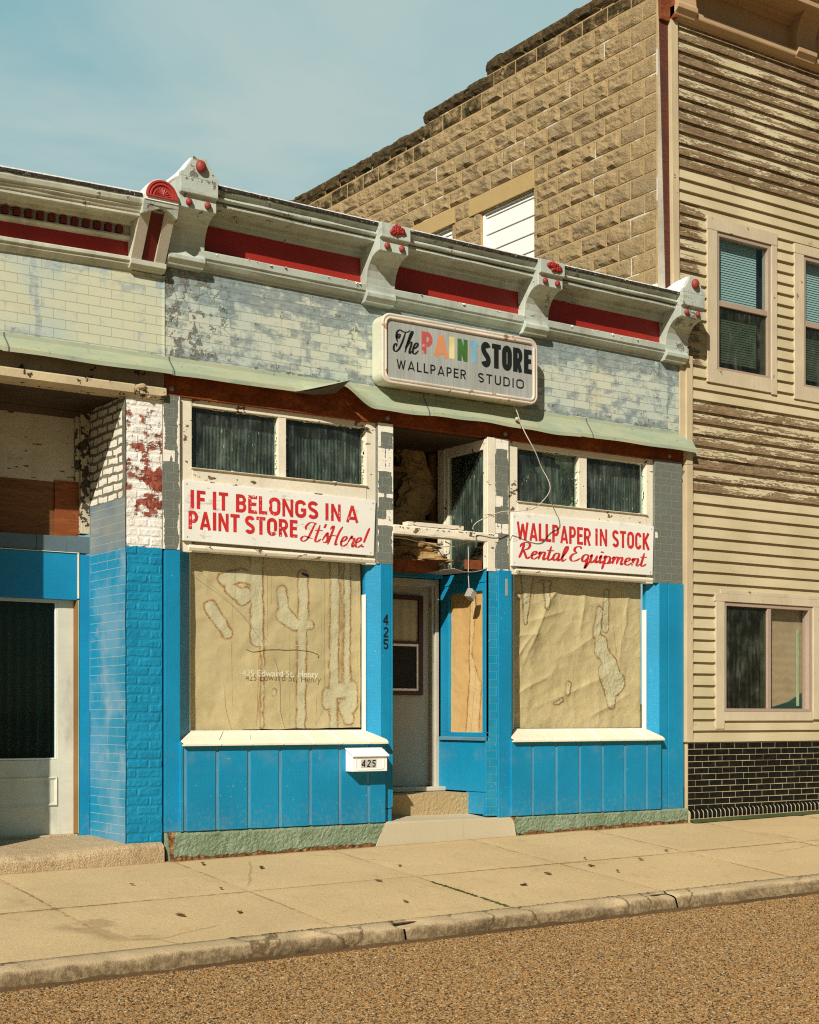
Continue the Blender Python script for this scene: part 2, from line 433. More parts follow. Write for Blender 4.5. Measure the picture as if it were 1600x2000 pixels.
def mat_pier():
    s = S('peeling_brick_pier')
    z = s.xyz()[2]
    big = s.noise(2.3, 3, 0.5); fine = s.noise(20, 6, 0.68)
    n = s.m('ADD', s.m('MULTIPLY', big, 0.34), s.m('MULTIPLY', s.noise(10, 5, 0.62, s.sc((0.7, 1, 1.1))), 0.50))
    n = s.m('ADD', n, s.m('MULTIPLY', fine, 0.15))
    bell = s.m('MULTIPLY', s.step(z, 3.45, 3.62), s.step(z, 4.02, 3.86))
    n = s.m('ADD', n, s.m('SUBTRACT', s.m('MULTIPLY', bell, 0.045), s.step(z, 3.9, 4.15, 0, 0.05)))
    k_ = s.step(n, 0.528, 0.532)
    br = s.mix(s.step(fine, 0.35, 0.65), (0.15, 0.026, 0.015), (0.36, 0.10, 0.06))
    wh = s.mix(s.step(s.noise(6, 5), 0.4, 0.75, 0, 0.5), (0.80, 0.78, 0.72), (0.60, 0.54, 0.44))
    e = s.m('SUBTRACT', s.step(n, 0.505, 0.527), k_)
    wh = s.mix(s.m('MULTIPLY', e, 0.5), wh, (0.86, 0.84, 0.76))
    c = s.mix(k_, wh, br)
    bl = s.mix(s.step(s.noise(5, 4), 0.3, 0.7), (0.003, 0.195, 0.35), (0.006, 0.24, 0.42))
    bl = s.mix(s.step(fine, 0.68, 0.72, 0, 0.6), bl, (0.2, 0.35, 0.42))
    lim = s.m('ADD', 3.035, s.m('MULTIPLY', s.m('SUBTRACT', s.noise(14, 3), 0.5), 0.03))
    isb = s.m('LESS_THAN', z, lim)
    c = s.mix(isb, c, bl)
    up = s.m('SUBTRACT', 1.0, isb)
    h = s.m('ADD', s.m('MULTIPLY', fine, 0.9), s.m('MULTIPLY', s.m('MULTIPLY', s.m('SUBTRACT', e, k_), 1.4), up))
    return s.fin(c, 0.6, s.bump(h, 0.007, 0.9), 0, 0.3)
M_PIER = mat_pier()
def mat_reveal():
    s = S('reveal_tile_paint')
    x, y, z = s.xyz()
    v = s.comb(s.m('ADD', y, 0.03), z, 0.0)
    b = s.brick(v, 0.40, 0.0735, 0.0024, smooth=0.1)
    ob = s.brick(s.comb(s.m('ADD', y, s.m('MULTIPLY', s.noise(5.0, 3), 0.11)), s.m('ADD', z, s.m('MULTIPLY', s.noise(7.0, 3), 0.05)), 0.0), 0.21, 0.0735, 0.020, smooth=0.6)
    n = s.noise(9, 6, 0.65); n1 = s.noise(2.2, 4)
    top = s.mix(s.step(n1, 0.4, 0.7), (0.80, 0.76, 0.64), (0.62, 0.56, 0.42))
    crack = s.step(s.m('ADD', ob[1], s.m('MULTIPLY', s.m('SUBTRACT', n, 0.5), 2.6)), 0.60, 0.68)
    edge = s.m('LESS_THAN', s.m('ADD', y, s.m('MULTIPLY', n, 0.06)), 0.09)
    top = s.mix(s.m('MAXIMUM', crack, edge), top, s.mix(s.step(n, .4, .6), (0.13, 0.13, 0.10), (0.20, 0.19, 0.14)))
    grey = s.mix(s.step(n1, 0.35, 0.65), (0.155, 0.215, 0.245), (0.24, 0.27, 0.25))
    blue = s.mix(s.step(n1, 0.42, 0.62), (0.01, 0.225, 0.38), (0.09, 0.28, 0.42))
    blue = s.mix(s.step(s.noise(3.2, 5), 0.55, 0.7, 0, 0.6), blue, (0.24, 0.34, 0.42))
    wob = s.m('MULTIPLY', s.m('SUBTRACT', s.noise(8, 3), 0.5), 0.09)
    low = s.mix(s.m('LESS_THAN', z, s.m('ADD', 3.02, wob)), grey, blue)
    low = s.mix(s.m('MULTIPLY', b[1], 0.8), low, (0.42, 0.45, 0.42))
    c = s.mix(s.m('LESS_THAN', z, s.m('ADD', 3.43, s.m('MULTIPLY', wob, 0.4))), top, low)
    rough = s.step(s.noise(3, 4), 0.3, 0.7, 0.22, 0.4)
    hi = s.m('LESS_THAN', z, 3.43)
    h = s.m('MULTIPLY', s.m('MAXIMUM', crack, edge), s.m('SUBTRACT', 1.0, hi))
    h = s.m('SUBTRACT', s.m('MULTIPLY', n, 0.2), s.m('ADD', h, s.m('MULTIPLY', b[1], 0.5)))
    return s.fin(c, rough, s.bump(h, 0.006, 0.8), 0, 0.4)
M_REVEAL = mat_reveal()
def mat_green():
    s = S('green_stucco')
    n = s.noise(60, 5, 0.62); n1 = s.noise(3, 4)
    c = s.mix(s.step(n1, 0.35, 0.65), (0.19, 0.25, 0.15), (0.27, 0.33, 0.225))
    c = s.mix(s.step(n, 0.35, 0.6, 0.6, 0), c, (0.10, 0.15, 0.09))
    e = s.attr('edge')
    k_ = s.step(s.m('SUBTRACT', s.m('MULTIPLY', s.noise(7, 6, 0.65), 0.12), e), 0.022, 0.032)
    c = s.mix(k_, c, s.ramp(s.noise(22, 5), [(0.35, (0.035, 0.022, 0.012)), (0.5, (0.20, 0.085, 0.025)), (0.7, (0.36, 0.24, 0.12))]))
    return s.fin(c, 0.8, s.bump(s.m('SUBTRACT', n, s.m('MULTIPLY', k_, 0.8)), 0.010, 1.0), 0, 0.25)
M_GREEN = mat_green()
def mat_concrete(name, a, b, sand=320, stain=(0.30, 0.17, 0.06), bmp=0.002, st=0.35, streak=False, joints=False, face=False):
    s = S(name)
    n0 = s.noise(0.9, 5, 0.6); n1 = s.noise(sand, 2, 0.7); n2 = s.noise(5, 6, 0.65); n3 = s.noise(sand*0.33, 3, 0.6)
    c = s.mix(s.step(n0, 0.3, 0.7), a, b)
    c = s.mix(s.step(n1, 0.3, 0.72, 0.55, 0), c, tuple(q*0.62 for q in a))
    c = s.mix(s.step(n1, 0.58, 0.72, 0, 0.5), c, tuple(min(1, q*1.35) for q in b))
    c = s.mix(s.step(n3, 0.62, 0.72, 0, 0.5), c, tuple(q*0.5 for q in a))
    c = s.mix(s.step(n2, 0.56, 0.78, 0, st), c, stain)
    c = s.mix(s.step(s.noise(1.9, 6, 0.7), 0.6, 0.8, 0, 0.2), c, tuple(q*0.6 for q in a))
    sp = s.step(s.vor(7.3), 0.055, 0.035, 0, 0.75)
    sp = s.m('MULTIPLY', sp, s.step(s.noise(1.3, 2), 0.48, 0.55))
    c = s.mix(sp, c, (0.10, 0.07, 0.04))
    if joints:
        x, y, z = s.xyz()
        fx = s.m('FRACT', s.m('ADD', s.m('DIVIDE', s.m('SUBTRACT', x, 5.475), 1.537), 20.5))
        dx = s.m('MULTIPLY', s.m('ABSOLUTE', s.m('SUBTRACT', fx, 0.5)), 1.537)
        dy = s.m('ABSOLUTE', s.m('ADD', y, 1.365)); dk = s.m('ABSOLUTE', s.m('ADD', y, 2.66))
        wob = s.m('MULTIPLY', s.m('SUBTRACT', s.noise(16, 5, 0.7), 0.5), 0.055)
        jn = s.m('ADD', s.m('MINIMUM', s.m('MINIMUM', dx, s.m('MULTIPLY', dy, 0.8)), dk), wob)
        on = s.step(s.noise(1.1, 4), 0.30, 0.55, 0.35, 1.0)
        c = s.mix(s.m('MULTIPLY', s.step(jn, 0.018, 0.002), s.m('MULTIPLY', on, 0.72)), c, (0.17, 0.09, 0.035))
        dw = s.m('ADD', s.m('ABSOLUTE', s.m('ADD', y, 0.04)), wob)
        c = s.mix(s.step(dw, 0.07, 0.01, 0, 0.6), c, (0.16, 0.095, 0.04))
        cr = s.vor(0.55, 'DISTANCE_TO_EDGE', 'Distance', s.mix(0.10, s.co, s.noise(3.5, 6, 0.65, None, 0, True)))
        c = s.mix(s.m('MULTIPLY', s.step(cr, 0.008, 0.002), s.step(s.noise(0.6, 3), 0.5, 0.56, 0, 0.4)), c, (0.16, 0.10, 0.045))
        rs = s.step(s.m('MULTIPLY', s.noise(0.9, 5, 0.6), s.noise(3.3, 5, 0.7)), 0.37, 0.50, 0, 0.45)
        c = s.mix(rs, c, (0.36, 0.19, 0.065))
    if face:
        fa = s.attr('face'); fn = s.noise(8, 6, 0.7)
        c = s.mix(s.step(s.m('ADD', fa, s.m('MULTIPLY', s.m('SUBTRACT', fn, 0.5), 0.9)), 0.36, 0.72, 0, 0.85), c, s.mix(s.step(s.noise(30, 4), 0.4, 0.65), (0.12, 0.08, 0.04), (0.28, 0.20, 0.105)))
        cr = s.vor(2.6, 'DISTANCE_TO_EDGE', 'Distance', s.mix(0.16, s.sc((1, 0.6, 0.6)), s.noise(6, 6, 0.65, None, 0, True)))
        c = s.mix(s.m('MULTIPLY', s.step(cr, 0.03, 0.008), s.step(s.noise(1.1, 3), 0.46, 0.54, 0, 0.8)), c, (0.10, 0.065, 0.03))
    if streak:
        c = s.mix(s.step(s.noise(11, 4, 0.6, s.sc((1, 1, 0.12))), 0.6, 0.75, 0, 0.4), c, tuple(q*0.5 for q in a))
    return s.fin(c, 0.85, s.bump(s.m('ADD', n1, s.m('ADD', s.m('MULTIPLY', n3, 1.0), s.m('MULTIPLY', n2, 1.5))), bmp, 0.9), 0, 0.2)
M_WALK = mat_concrete('sidewalk_concrete', (0.53, 0.395, 0.205), (0.62, 0.465, 0.245), 85, joints=True)
M_KERB = mat_concrete('kerb_concrete', (0.47, 0.36, 0.205), (0.60, 0.46, 0.27), 160, (0.16, 0.10, 0.05), 0.006, 0.7, face=True)
M_STEP = mat_concrete('smooth_step_concrete', (0.52, 0.45, 0.30), (0.59, 0.51, 0.35), 500, (0.40, 0.32, 0.2), 0.001, 0.3, True)
M_PEB = mat_concrete('pebbly_step_concrete', (0.46, 0.34, 0.17), (0.56, 0.42, 0.21), 110, (0.25, 0.16, 0.07), 0.003)
M_STONE = mat_concrete('sandstone_sill', (0.48, 0.355, 0.20), (0.60, 0.455, 0.275), 80, (0.20, 0.13, 0.065), 0.012, 0.8)
M_JOINT = mat_concrete('joint_dirt', (0.085, 0.052, 0.022), (0.14, 0.085, 0.036), 60)
def mat_road():
    s = S('chip_seal_road')
    def layer(sc_, seed):
        v = s.N('ShaderNodeTexVoronoi'); s.put(v.inputs['Vector'], s.sc((1, 1, 1), None, (0, 0, seed))); v.inputs['Scale'].default_value = sc_
        return v.outputs['Distance'], v.outputs['Color']
    d, col = layer(40, 0.3); d2, col2 = layer(72, 1.1)
    r = s.xyz(col)[0]; r2 = s.xyz(col2)[1]
    big = s.noise(0.8, 5, 0.6); mid = s.noise(6, 5, 0.6)
    c = s.ramp(r, [(0.0, (0.03, 0.018, 0.008)), (0.20, (0.20, 0.10, 0.022)), (0.38, (0.62, 0.34, 0.085)), (0.56, (0.85, 0.50, 0.15)), (0.70, (0.80, 0.38, 0.08)), (0.84, (0.95, 0.72, 0.34)), (0.94, (0.34, 0.28, 0.17)), (1.0, (1.0, 0.92, 0.62))])
    c2 = s.ramp(r2, [(0.0, (0.03, 0.018, 0.006)), (0.4, (0.26, 0.135, 0.033)), (1.0, (0.80, 0.46, 0.15))])
    c = s.mix(s.step(d, 0.30, 0.42), c, c2)
    c = s.mix(s.step(d2, 0.55, 0.75, 0, 0.6), c, (0.03, 0.02, 0.01))
    c = s.mix(s.step(big, 0.38, 0.62, 0.18, 0), c, (0.10, 0.06, 0.025))
    c = s.mix(s.step(mid, 0.6, 0.8, 0, 0.35), c, (0.05, 0.03, 0.015))
    h = s.m('SUBTRACT', 1.0, s.m('MULTIPLY', d, 1.6))
    h = s.m('ADD', h, s.m('MULTIPLY', d2, -0.4))
    c = s.mix(1.0, c, (0.80, 0.78, 0.78), 'MULTIPLY')
    return s.fin(c, 0.72, s.bump(h, 0.005, 1.0), 0, 0.3)
M_ROAD = mat_road()
M_GROUND = mat_concrete('far_ground', (0.09, 0.07, 0.035), (0.12, 0.09, 0.045), 30)
def mat_siding():
    s = S('weathered_siding')
    p = s.attr('peel')
    g = s.noise(24, 6, 0.70, s.sc((0.12, 1, 1.5))); f = s.noise(75, 5, 0.7, s.sc((0.22, 1, 1.2))); big = s.noise(1.3, 4)
    kn = s.noise(5.5, 3, 0.5, s.sc((1, 1, 1)))
    pc = s.mix(s.step(big, 0.3, 0.7), (0.44, 0.375, 0.225), (0.54, 0.46, 0.29))
    pc = s.mix(s.step(g, 0.5, 0.78, 0, 0.4), pc, (0.42, 0.30, 0.15))
    pc = s.mix(s.step(kn, 0.69, 0.74, 0, 0.45), pc, (0.27, 0.17, 0.075))
    wd = s.ramp(s.m('ADD', s.m('MULTIPLY', g, 0.5), s.m('MULTIPLY', f, 0.5)), [(0.30, (0.035, 0.023, 0.012)), (0.43, (0.11, 0.068, 0.034)), (0.54, (0.22, 0.148, 0.08)), (0.68, (0.35, 0.27, 0.17))])
    n = s.m('ADD', s.m('MULTIPLY', g, 0.5), s.m('MULTIPLY', f, 0.34)); n = s.m('ADD', n, s.m('MULTIPLY', s.noise(3.0, 3, 0.5, s.sc((0.5, 1, 1))), 0.16))
    n = s.m('ADD', n, s.m('MULTIPLY', s.m('SUBTRACT', 0.5, s.attr('low')), 0.10))
    k_ = s.step(s.m('ADD', n, s.m('MULTIPLY', p, 0.24)), 0.700, 0.712)
    c = s.mix(k_, pc, wd)
    h = s.m('ADD', s.m('MULTIPLY', g, 0.6), s.m('SUBTRACT', s.m('MULTIPLY', f, 0.4), s.m('MULTIPLY', k_, 0.8)))
    return s.fin(c, 0.68, s.bump(h, 0.005, 1.0), 0, 0.22)
M_SIDING = mat_siding()
M_TRIM = paint('tan_trim_paint', (0.53, 0.43, 0.27), 0.1, 0.55, 0.35, (0.26, 0.16, 0.075), (1, 1, 0.15), 24, 0.0016, 0.25, (0.24, 0.14, 0.07), 8)
M_CASING = paint('tan_casing_paint', (0.55, 0.47, 0.325), 0.08, 0.55, 0.3, (0.3, 0.2, 0.09), (1, 1, 0.3), 30, 0.0014, 0.2, (0.33, 0.22, 0.11), 9)
M_TAN = paint('tan_metal_cornice', (0.44, 0.30, 0.17), 0.08, 0.5, 0.2, (0.25, 0.15, 0.08))
M_VINYL = paint('pinkish_vinyl', (0.37, 0.285, 0.215), 0.04, 0.4, 0.15)
def mat_block():
    s = S('rock_faced_block')
    t = s.attr('top'); cell = s.attr('cell')
    n = s.noise(14, 5, 0.65); n2 = s.noise(85, 3, 0.6); n1 = s.noise(1.0, 4)
    c = s.mix(s.step(n, 0.3, 0.7), (0.29, 0.21, 0.108), (0.42, 0.31, 0.16))
    c = s.mix(s.step(cell, 0.25, 0.95, 0, 0.45), c, (0.26, 0.20, 0.115))
    c = s.mix(s.step(n2, 0.6, 0.72, 0, 0.7), c, (0.50, 0.36, 0.17))
    c = s.mix(s.step(n2, 0.42, 0.3, 0, 0.5), c, (0.10, 0.065, 0.03))
    d = s.step(s.m('ADD', s.noise(4.5, 6, 0.7), s.m('MULTIPLY', t, 0.50)), 0.64, 0.84, 0, 0.95)
    dc = s.ramp(s.noise(20, 5), [(0.35, (0.022, 0.017, 0.008)), (0.55, (0.07, 0.047, 0.018)), (0.75, (0.17, 0.085, 0.018))])
    c = s.mix(d, c, dc)
    return s.fin(c, 0.85, s.bump(s.m('ADD', n2, s.m('MULTIPLY', s.noise(30, 5, 0.7), 2.0)), 0.010, 1.0), 0, 0.2)
M_BLOCK = mat_block()
def mat_mortar():
    s = S('sandy_mortar')
    n = s.noise(3, 4); n2 = s.noise(60, 3)
    c = s.mix(s.step(n, 0.4, 0.65), (0.36, 0.25, 0.11), (0.45, 0.32, 0.15))
    c = s.mix(s.step(s.noise(2.2, 3, 0.5), 0.60, 0.63), c, (0.56, 0.52, 0.40))
    c = s.mix(s.step(n2, 0.55, 0.75, 0, 0.4), c, (0.24, 0.16, 0.07))
    return s.fin(c, 0.85, s.bump(n2, 0.003), 0, 0.2)
M_MORTAR = mat_mortar()
M_LINTEL = mat_concrete('stone_lintel', (0.44, 0.315, 0.135), (0.50, 0.36, 0.165), 110)
M_CEMENT = paint('pale_cement', (0.50, 0.47, 0.38), 0.2, 0.8, 0.4, gs=30, bump=0.004)
M_TAR = None
def mat_tar():
    s = S('red_roll_roofing')
    x, y, z = s.xyz()
    b = s.brick(s.comb(x, z, 0.0), 2.0, 0.105, 0.003)
    n = s.noise(60, 4)
    c = s.mix(s.step(n, 0.3, 0.7), (0.075, 0.025, 0.014), (0.135, 0.046, 0.026))
    c = s.mix(s.step(s.noise(2, 4), 0.45, 0.65, 0, 0.6), c, (0.06, 0.03, 0.022))
    c = s.mix(s.m('MULTIPLY', b[1], 0.6), c, (0.03, 0.012, 0.008))
    return s.fin(c, 0.8, s.bump(n, 0.003), 0, 0.2)
M_TAR = mat_tar()
def mat_black():
    s = S('black_glazed_brick'); n = s.noise(20, 4)
    c = s.mix(s.step(n, 0.4, 0.7), (0.004, 0.005, 0.004), (0.010, 0.011, 0.009))
    return s.fin(c, s.step(n, .3, .7, .30, .45), s.bump(s.noise(9, 3), 0.002, 0.6), 0, 0.25)
M_BLACK = mat_black()
M_PMORT = paint('light_mortar', (0.50, 0.41, 0.25), 0.1, 0.9, 0.4, (0.25, 0.18, 0.1), gs=60)
def mat_glass(name, tintc=(1, 1, 1), refl=1.0, dustc=None, dust=0.0):
    s = S(name)
    t = s.N('ShaderNodeBsdfTransparent'); s.put(t.inputs[0], tintc)
    g = s.N('ShaderNodeBsdfGlossy'); s.put(g.inputs['Roughness'], 0.03); s.put(g.inputs['Color'], (0.95, 0.95, 0.95))
    s.put(g.inputs['Normal'], s.bump(s.noise(1.2, 2), 0.004, 0.25))
    lw = s.N('ShaderNodeLayerWeight'); lw.inputs['Blend'].default_value = 0.5
    fq = s.m('ADD', s.m('MULTIPLY', s.m('POWER', lw.outputs['Facing'], 5.0), 0.9), 0.032)
    mx = s.N('ShaderNodeMixShader'); s.put(mx.inputs[0], s.m('MULTIPLY', fq, refl))
    s.nt.links.new(t.outputs[0], mx.inputs[1]); s.nt.links.new(g.outputs[0], mx.inputs[2])
    o = mx.outputs[0]
    if dustc:
        df = s.N('ShaderNodeBsdfDiffuse'); s.put(df.inputs[0], dustc)
        n = s.step(s.noise(4, 6, 0.7), 0.40, 0.75, 0.15, 1.0)
        st = s.step(s.noise(26, 4, 0.6, s.sc((1, 1, 0.12))), 0.45, 0.75, 0.3, 1.3)
        m2 = s.N('ShaderNodeMixShader'); s.put(m2.inputs[0], s.m('MULTIPLY', s.m('MULTIPLY', n, st), dust))
        s.nt.links.new(o, m2.inputs[1]); s.nt.links.new(df.outputs[0], m2.inputs[2]); o = m2.outputs[0]
    s.nt.links.new(o, s.out.inputs[0]); return s.mat
M_GLASS = mat_glass('window_glass')
M_DUSTY = mat_glass('dusty_glass', (0.85, 0.92, 0.88), 0.9, (0.40, 0.43, 0.37), 0.20)
M_SKYGL = mat_glass('blue_reflecting_glass', (0.86, 0.94, 0.94), 2.0)
M_SCREEN = mat_glass('screened_glass', (0.56, 0.60, 0.54), 0.8, (0.17, 0.18, 0.14), 0.5)
M_DARKGL = mat_glass('dark_glass', (0.7, 0.85, 0.82), 0.55)
def mat_paper(name, a, b, pale, crum=0.012):
    s = S(name)
    d = s.attr('stain'); fo = s.noise(7, 5, 0.6); n = s.noise(120, 3); j = s.noise(95, 4, 0.75)
    big = s.noise(1.2, 4)
    c = s.mix(s.step(big, 0.3, 0.7), a, b)
    c = s.mix(s.step(fo, 0.5, 0.8, 0, 0.3), c, tuple(q*0.75 for q in a))
    c = s.mix(s.step(n, 0.35, 0.7, 0.12, 0), c, tuple(q*0.6 for q in a))
    dj = s.m('ADD', d, s.m('MULTIPLY', s.m('SUBTRACT', j, 0.5), 0.052))
    ins = s.step(dj, 0.004, -0.003)
    c = s.mix(s.m('MULTIPLY', ins, 0.62), c, pale)
    rim = s.step(s.m('ABSOLUTE', dj), 0.0150, 0.0030)
    halo = s.step(s.m('ABSOLUTE', dj), 0.035, 0.0, 0, 0.30)
    c = s.mix(s.m('MULTIPLY', halo, s.step(s.noise(5, 4), 0.4, 0.6)), c, (0.42, 0.24, 0.075))
    rim = s.m('MULTIPLY', rim, s.step(s.noise(14, 4, 0.7), 0.36, 0.58, 0.15, 1.0))
    c = s.mix(s.m('MULTIPLY', rim, 0.85), c, (0.30, 0.145, 0.036))
    ln = s.attr('line')
    c = s.mix(s.m('MULTIPLY', s.step(ln, 0.0055, 0.002), 0.6), c, (0.27, 0.15, 0.045))
    hol = s.attr('hole'); c = s.mix(s.step(hol, 0.001, -0.001), c, (0.008, 0.007, 0.005))
    return s.fin(c, 0.8, s.bump(s.m('ADD', s.m('ADD', s.m('MULTIPLY', n, 0.1), s.m('MULTIPLY', ins, s.m('MULTIPLY', s.noise(30, 3), 0.4))), s.m('ADD', s.vor(3.2, 'F1', 'Distance', s.mix(0.25, s.co, s.noise(2.5, 3, 0.5, None, 0, True))), s.m('MULTIPLY', s.vor(9, 'F1', 'Distance', s.mix(0.15, s.co, s.noise(5, 3, 0.5, None, 0, True))), 0.35))), crum, 1.0), 0, 0.2)
M_PAPER = mat_paper('brown_paper', (0.505, 0.42, 0.215), (0.585, 0.49, 0.265), (0.56, 0.54, 0.36))
M_PAPERC = mat_paper('creased_brown_paper', (0.505, 0.42, 0.215), (0.585, 0.49, 0.265), (0.56, 0.54, 0.36), 0.030)
M_PAPERO = mat_paper('orange_paper', (0.56, 0.35, 0.13), (0.64, 0.43, 0.18), (0.66, 0.50, 0.26))
def mat_corr():
    s = S('dirty_corrugated_sheet')
    st = s.noise(30, 5, 0.7, s.sc((1, 1, 0.07))); bl = s.noise(7, 5, 0.65, s.sc((1, 1, 0.6))); z = s.xyz()[2]
    c = s.mix(s.step(st, 0.40, 0.72), (0.010, 0.013, 0.011), (0.14, 0.155, 0.128))
    c = s.mix(s.step(bl, 0.44, 0.62, 0, 0.9), c, (0.008, 0.009, 0.007))
    sp = s.step(s.vor(30, vec=s.sc((1, 1, 0.22), None, (0, 0.5, 0))), 0.16, 0.08)
    sp = s.m('MULTIPLY', sp, s.step(s.noise(6, 3), 0.5, 0.56))
    c = s.mix(s.m('MULTIPLY', sp, 0.85), c, (0.60, 0.62, 0.52))
    return s.fin(c, 0.55, None, 0, 0.3)
M_CORR = mat_corr()
M_DARK = paint('dark_interior', (0.020, 0.016, 0.012), 0.3, 0.9, 0.2)  # near-black colour carries the darkness of unlit rooms
M_WOODB = paint('raw_wood', (0.24, 0.115, 0.035), 0.2, 0.7, 0.4, (0.06, 0.03, 0.015), (0.2, 1, 1), 30, 0.002)
M_INS = paint('fibreglass_batt', (0.36, 0.23, 0.095), 0.3, 0.95, 0.6, (0.13, 0.07, 0.025), (1, 1, 0.5), 22, 0.012)
M_OLIVE = paint('grey_door_paint', (0.36, 0.34, 0.26), 0.06, 0.5, 0.15)
M_JAMB = paint('grey_jamb_paint', (0.50, 0.46, 0.36), 0.1, 0.5, 0.3, chip=0.3, chipcol=(0.3, 0.16, 0.08))
M_MAROON = paint('maroon_storm_frame', (0.055, 0.010, 0.008), 0.1, 0.45, 0.1)
M_WEATH = paint('weathered_grey_beam', (0.20, 0.155, 0.10), 0.3, 0.85, 0.7, (0.05, 0.035, 0.02), (0.15, 1, 1), 18, 0.004, 0.5, (0.03, 0.022, 0.014), 7)
M_STRIPE = paint('cream_moulding_paint', (0.50, 0.41, 0.25), 0.2, 0.8, 0.8, (0.12, 0.08, 0.04), gs=30, chip=0.75, chipcol=(0.08, 0.055, 0.03), chs=12)
M_SOFFIT = paint('stained_soffit_board', (0.07, 0.045, 0.022), 0.3, 0.85, 0.7, (0.04, 0.025, 0.012), (0.12, 1, 1), 20, 0.004)
M_BOARD = paint('peeling_white_board', (0.50, 0.43, 0.30), 0.1, 0.6, 0.5, (0.22, 0.14, 0.06), (0.25, 1, 1), 14, 0.002, 0.40, (0.09, 0.06, 0.03), 16, chv=(0.35, 1, 1.5))
def mat_ply(name, a, b):
    s = S(name)
    gr = s.noise(4.0, 5, 0.6, s.sc((0.35, 1, 2.6)), 2.2)
    c = s.mix(s.step(gr, 0.4, 0.62), a, b)
    c = s.mix(s.step(s.m('ABSOLUTE', s.m('SUBTRACT', gr, 0.5)), 0.02, 0.0, 0, 0.7), c, tuple(q*0.35 for q in a)); n = s.noise(40, 4, 0.6, s.sc((0.2, 1, 1)))
    c = s.mix(s.step(n, 0.5, 0.8, 0, 0.4), c, tuple(q*0.5 for q in a))
    return s.fin(c, 0.7, s.bump(n, 0.001), 0, 0.25)
M_PLY = mat_ply('weathered_plywood', (0.15, 0.058, 0.018), (0.19, 0.08, 0.026))
M_PLYR = mat_ply('red_brown_plywood', (0.20, 0.055, 0.014), (0.24, 0.07, 0.018))
M_GSTRIP = paint('slate_grey_paint', (0.10, 0.15, 0.17), 0.1, 0.4, 0.2)
M_DOORW = paint('worn_white_door', (0.62, 0.60, 0.48), 0.08, 0.5, 0.55, (0.17, 0.14, 0.09), (0.3, 1, 1), 12, 0.001, 0.12, (0.35, 0.28, 0.18))
M_CURT = paint('dark_teal_cloth', (0.020, 0.050, 0.050), 0.2, 0.85, 0.1)
M_BLIND = paint('grey_blind_slat', (0.52, 0.60, 0.57), 0.05, 0.5, 0.1)
M_TANREFL = None
def mat_tanrefl():  # wavy tan pattern painted in place of a reflection in the glass
    s = S('tan_reflection_paint')
    wv = s.N('ShaderNodeTexWave'); wv.wave_type = 'RINGS'; s.put(wv.inputs['Vector'], s.sc((1, 1, 1), s.sc((1, 1, 0.8))))
    wv.inputs['Scale'].default_value = 4.0; wv.inputs['Distortion'].default_value = 5; wv.inputs['Detail'].default_value = 3
    c = s.mix(s.m('MULTIPLY', wv.outputs['Fac'], 0.5), (0.34, 0.27, 0.155), (0.27, 0.21, 0.115))
    c = s.mix(s.step(s.noise(5, 4), 0.45, 0.7, 0, 0.4), c, (0.2, 0.15, 0.08))
    return s.fin(c, 0.8)
M_TANREFL = mat_tanrefl()
M_STEELB = paint('bolt_zinc', (0.30, 0.28, 0.24), 0.1, 0.5, 0.3)
def mat_face():
    s = S('grey_sign_face')
    st = s.noise(60, 4, 0.6, s.sc((1, 1, 0.04))); n = s.noise(2.2, 5)
    c = s.mix(s.step(st, 0.3, 0.7), (0.32, 0.335, 0.31), (0.41, 0.425, 0.395))
    c = s.mix(s.step(n, 0.4, 0.7, 0, 0.4), c, (0.27, 0.26, 0.22))
    return s.fin(c, 0.35, None, 0, 0.4)
M_FACE = mat_face()
M_FRAME = paint('faded_pink_frame', (0.60, 0.53, 0.43), 0.15, 0.5, 0.6, (0.58, 0.40, 0.28), gs=40, chip=0.55, chipcol=(0.42, 0.22, 0.12), chs=10)
M_CAB = paint('pale_sign_cabinet', (0.58, 0.60, 0.46), 0.12, 0.45, 0.35, (0.30, 0.20, 0.09), gs=30, chip=0.1, chipcol=(0.2, 0.1, 0.05))
def mat_letter(name, col, under, wear, sc_=40):
    s = S(name)
    n = s.m('ADD', s.m('MULTIPLY', s.noise(sc_, 5, 0.65), 0.65), s.m('MULTIPLY', s.noise(2.6, 2), 0.35))
    k_ = s.step(n, 0.66-wear*0.14, 0.672-wear*0.14)
    c = s.mix(s.step(s.noise(6, 3), 0.3, 0.7), tuple(q*0.85 for q in col), tuple(min(1, q*1.1) for q in col))
    return s.fin(s.mix(k_, c, under), 0.5, None, 0, 0.3)
SW = (0.76, 0.74, 0.66)
M_LRED = mat_letter('red_sign_paint', (0.56, 0.030, 0.030), SW, 0.38)
M_LBLK = mat_letter('black_sign_paint', (0.012, 0.015, 0.014), (0.28, 0.29, 0.26), 0.25, 26)
M_LB2 = mat_letter('black_letter_paint', (0.012, 0.012, 0.012), (0.012, 0.012, 0.012), 0)
GF = (0.29, 0.305, 0.28)
M_LP = mat_letter('faded_red_paint', (0.50, 0.10, 0.085), (0.42, 0.30, 0.26), 1.1, 16)
M_LA = mat_letter('faded_orange_paint', (0.62, 0.25, 0.11), GF, 0.2)
M_LI = mat_letter('faded_yellow_paint', (0.70, 0.60, 0.27), GF, 0.2)
M_LN = mat_letter('green_letter_paint', (0.055, 0.15, 0.035), GF, 0.1)
M_LT = mat_letter('pale_blue_paint', (0.19, 0.42, 0.56), GF, 0.2)
M_LWH = mat_letter('white_glass_paint', (0.66, 0.65, 0.54), (0.5, 0.45, 0.28), 0.5, 30)
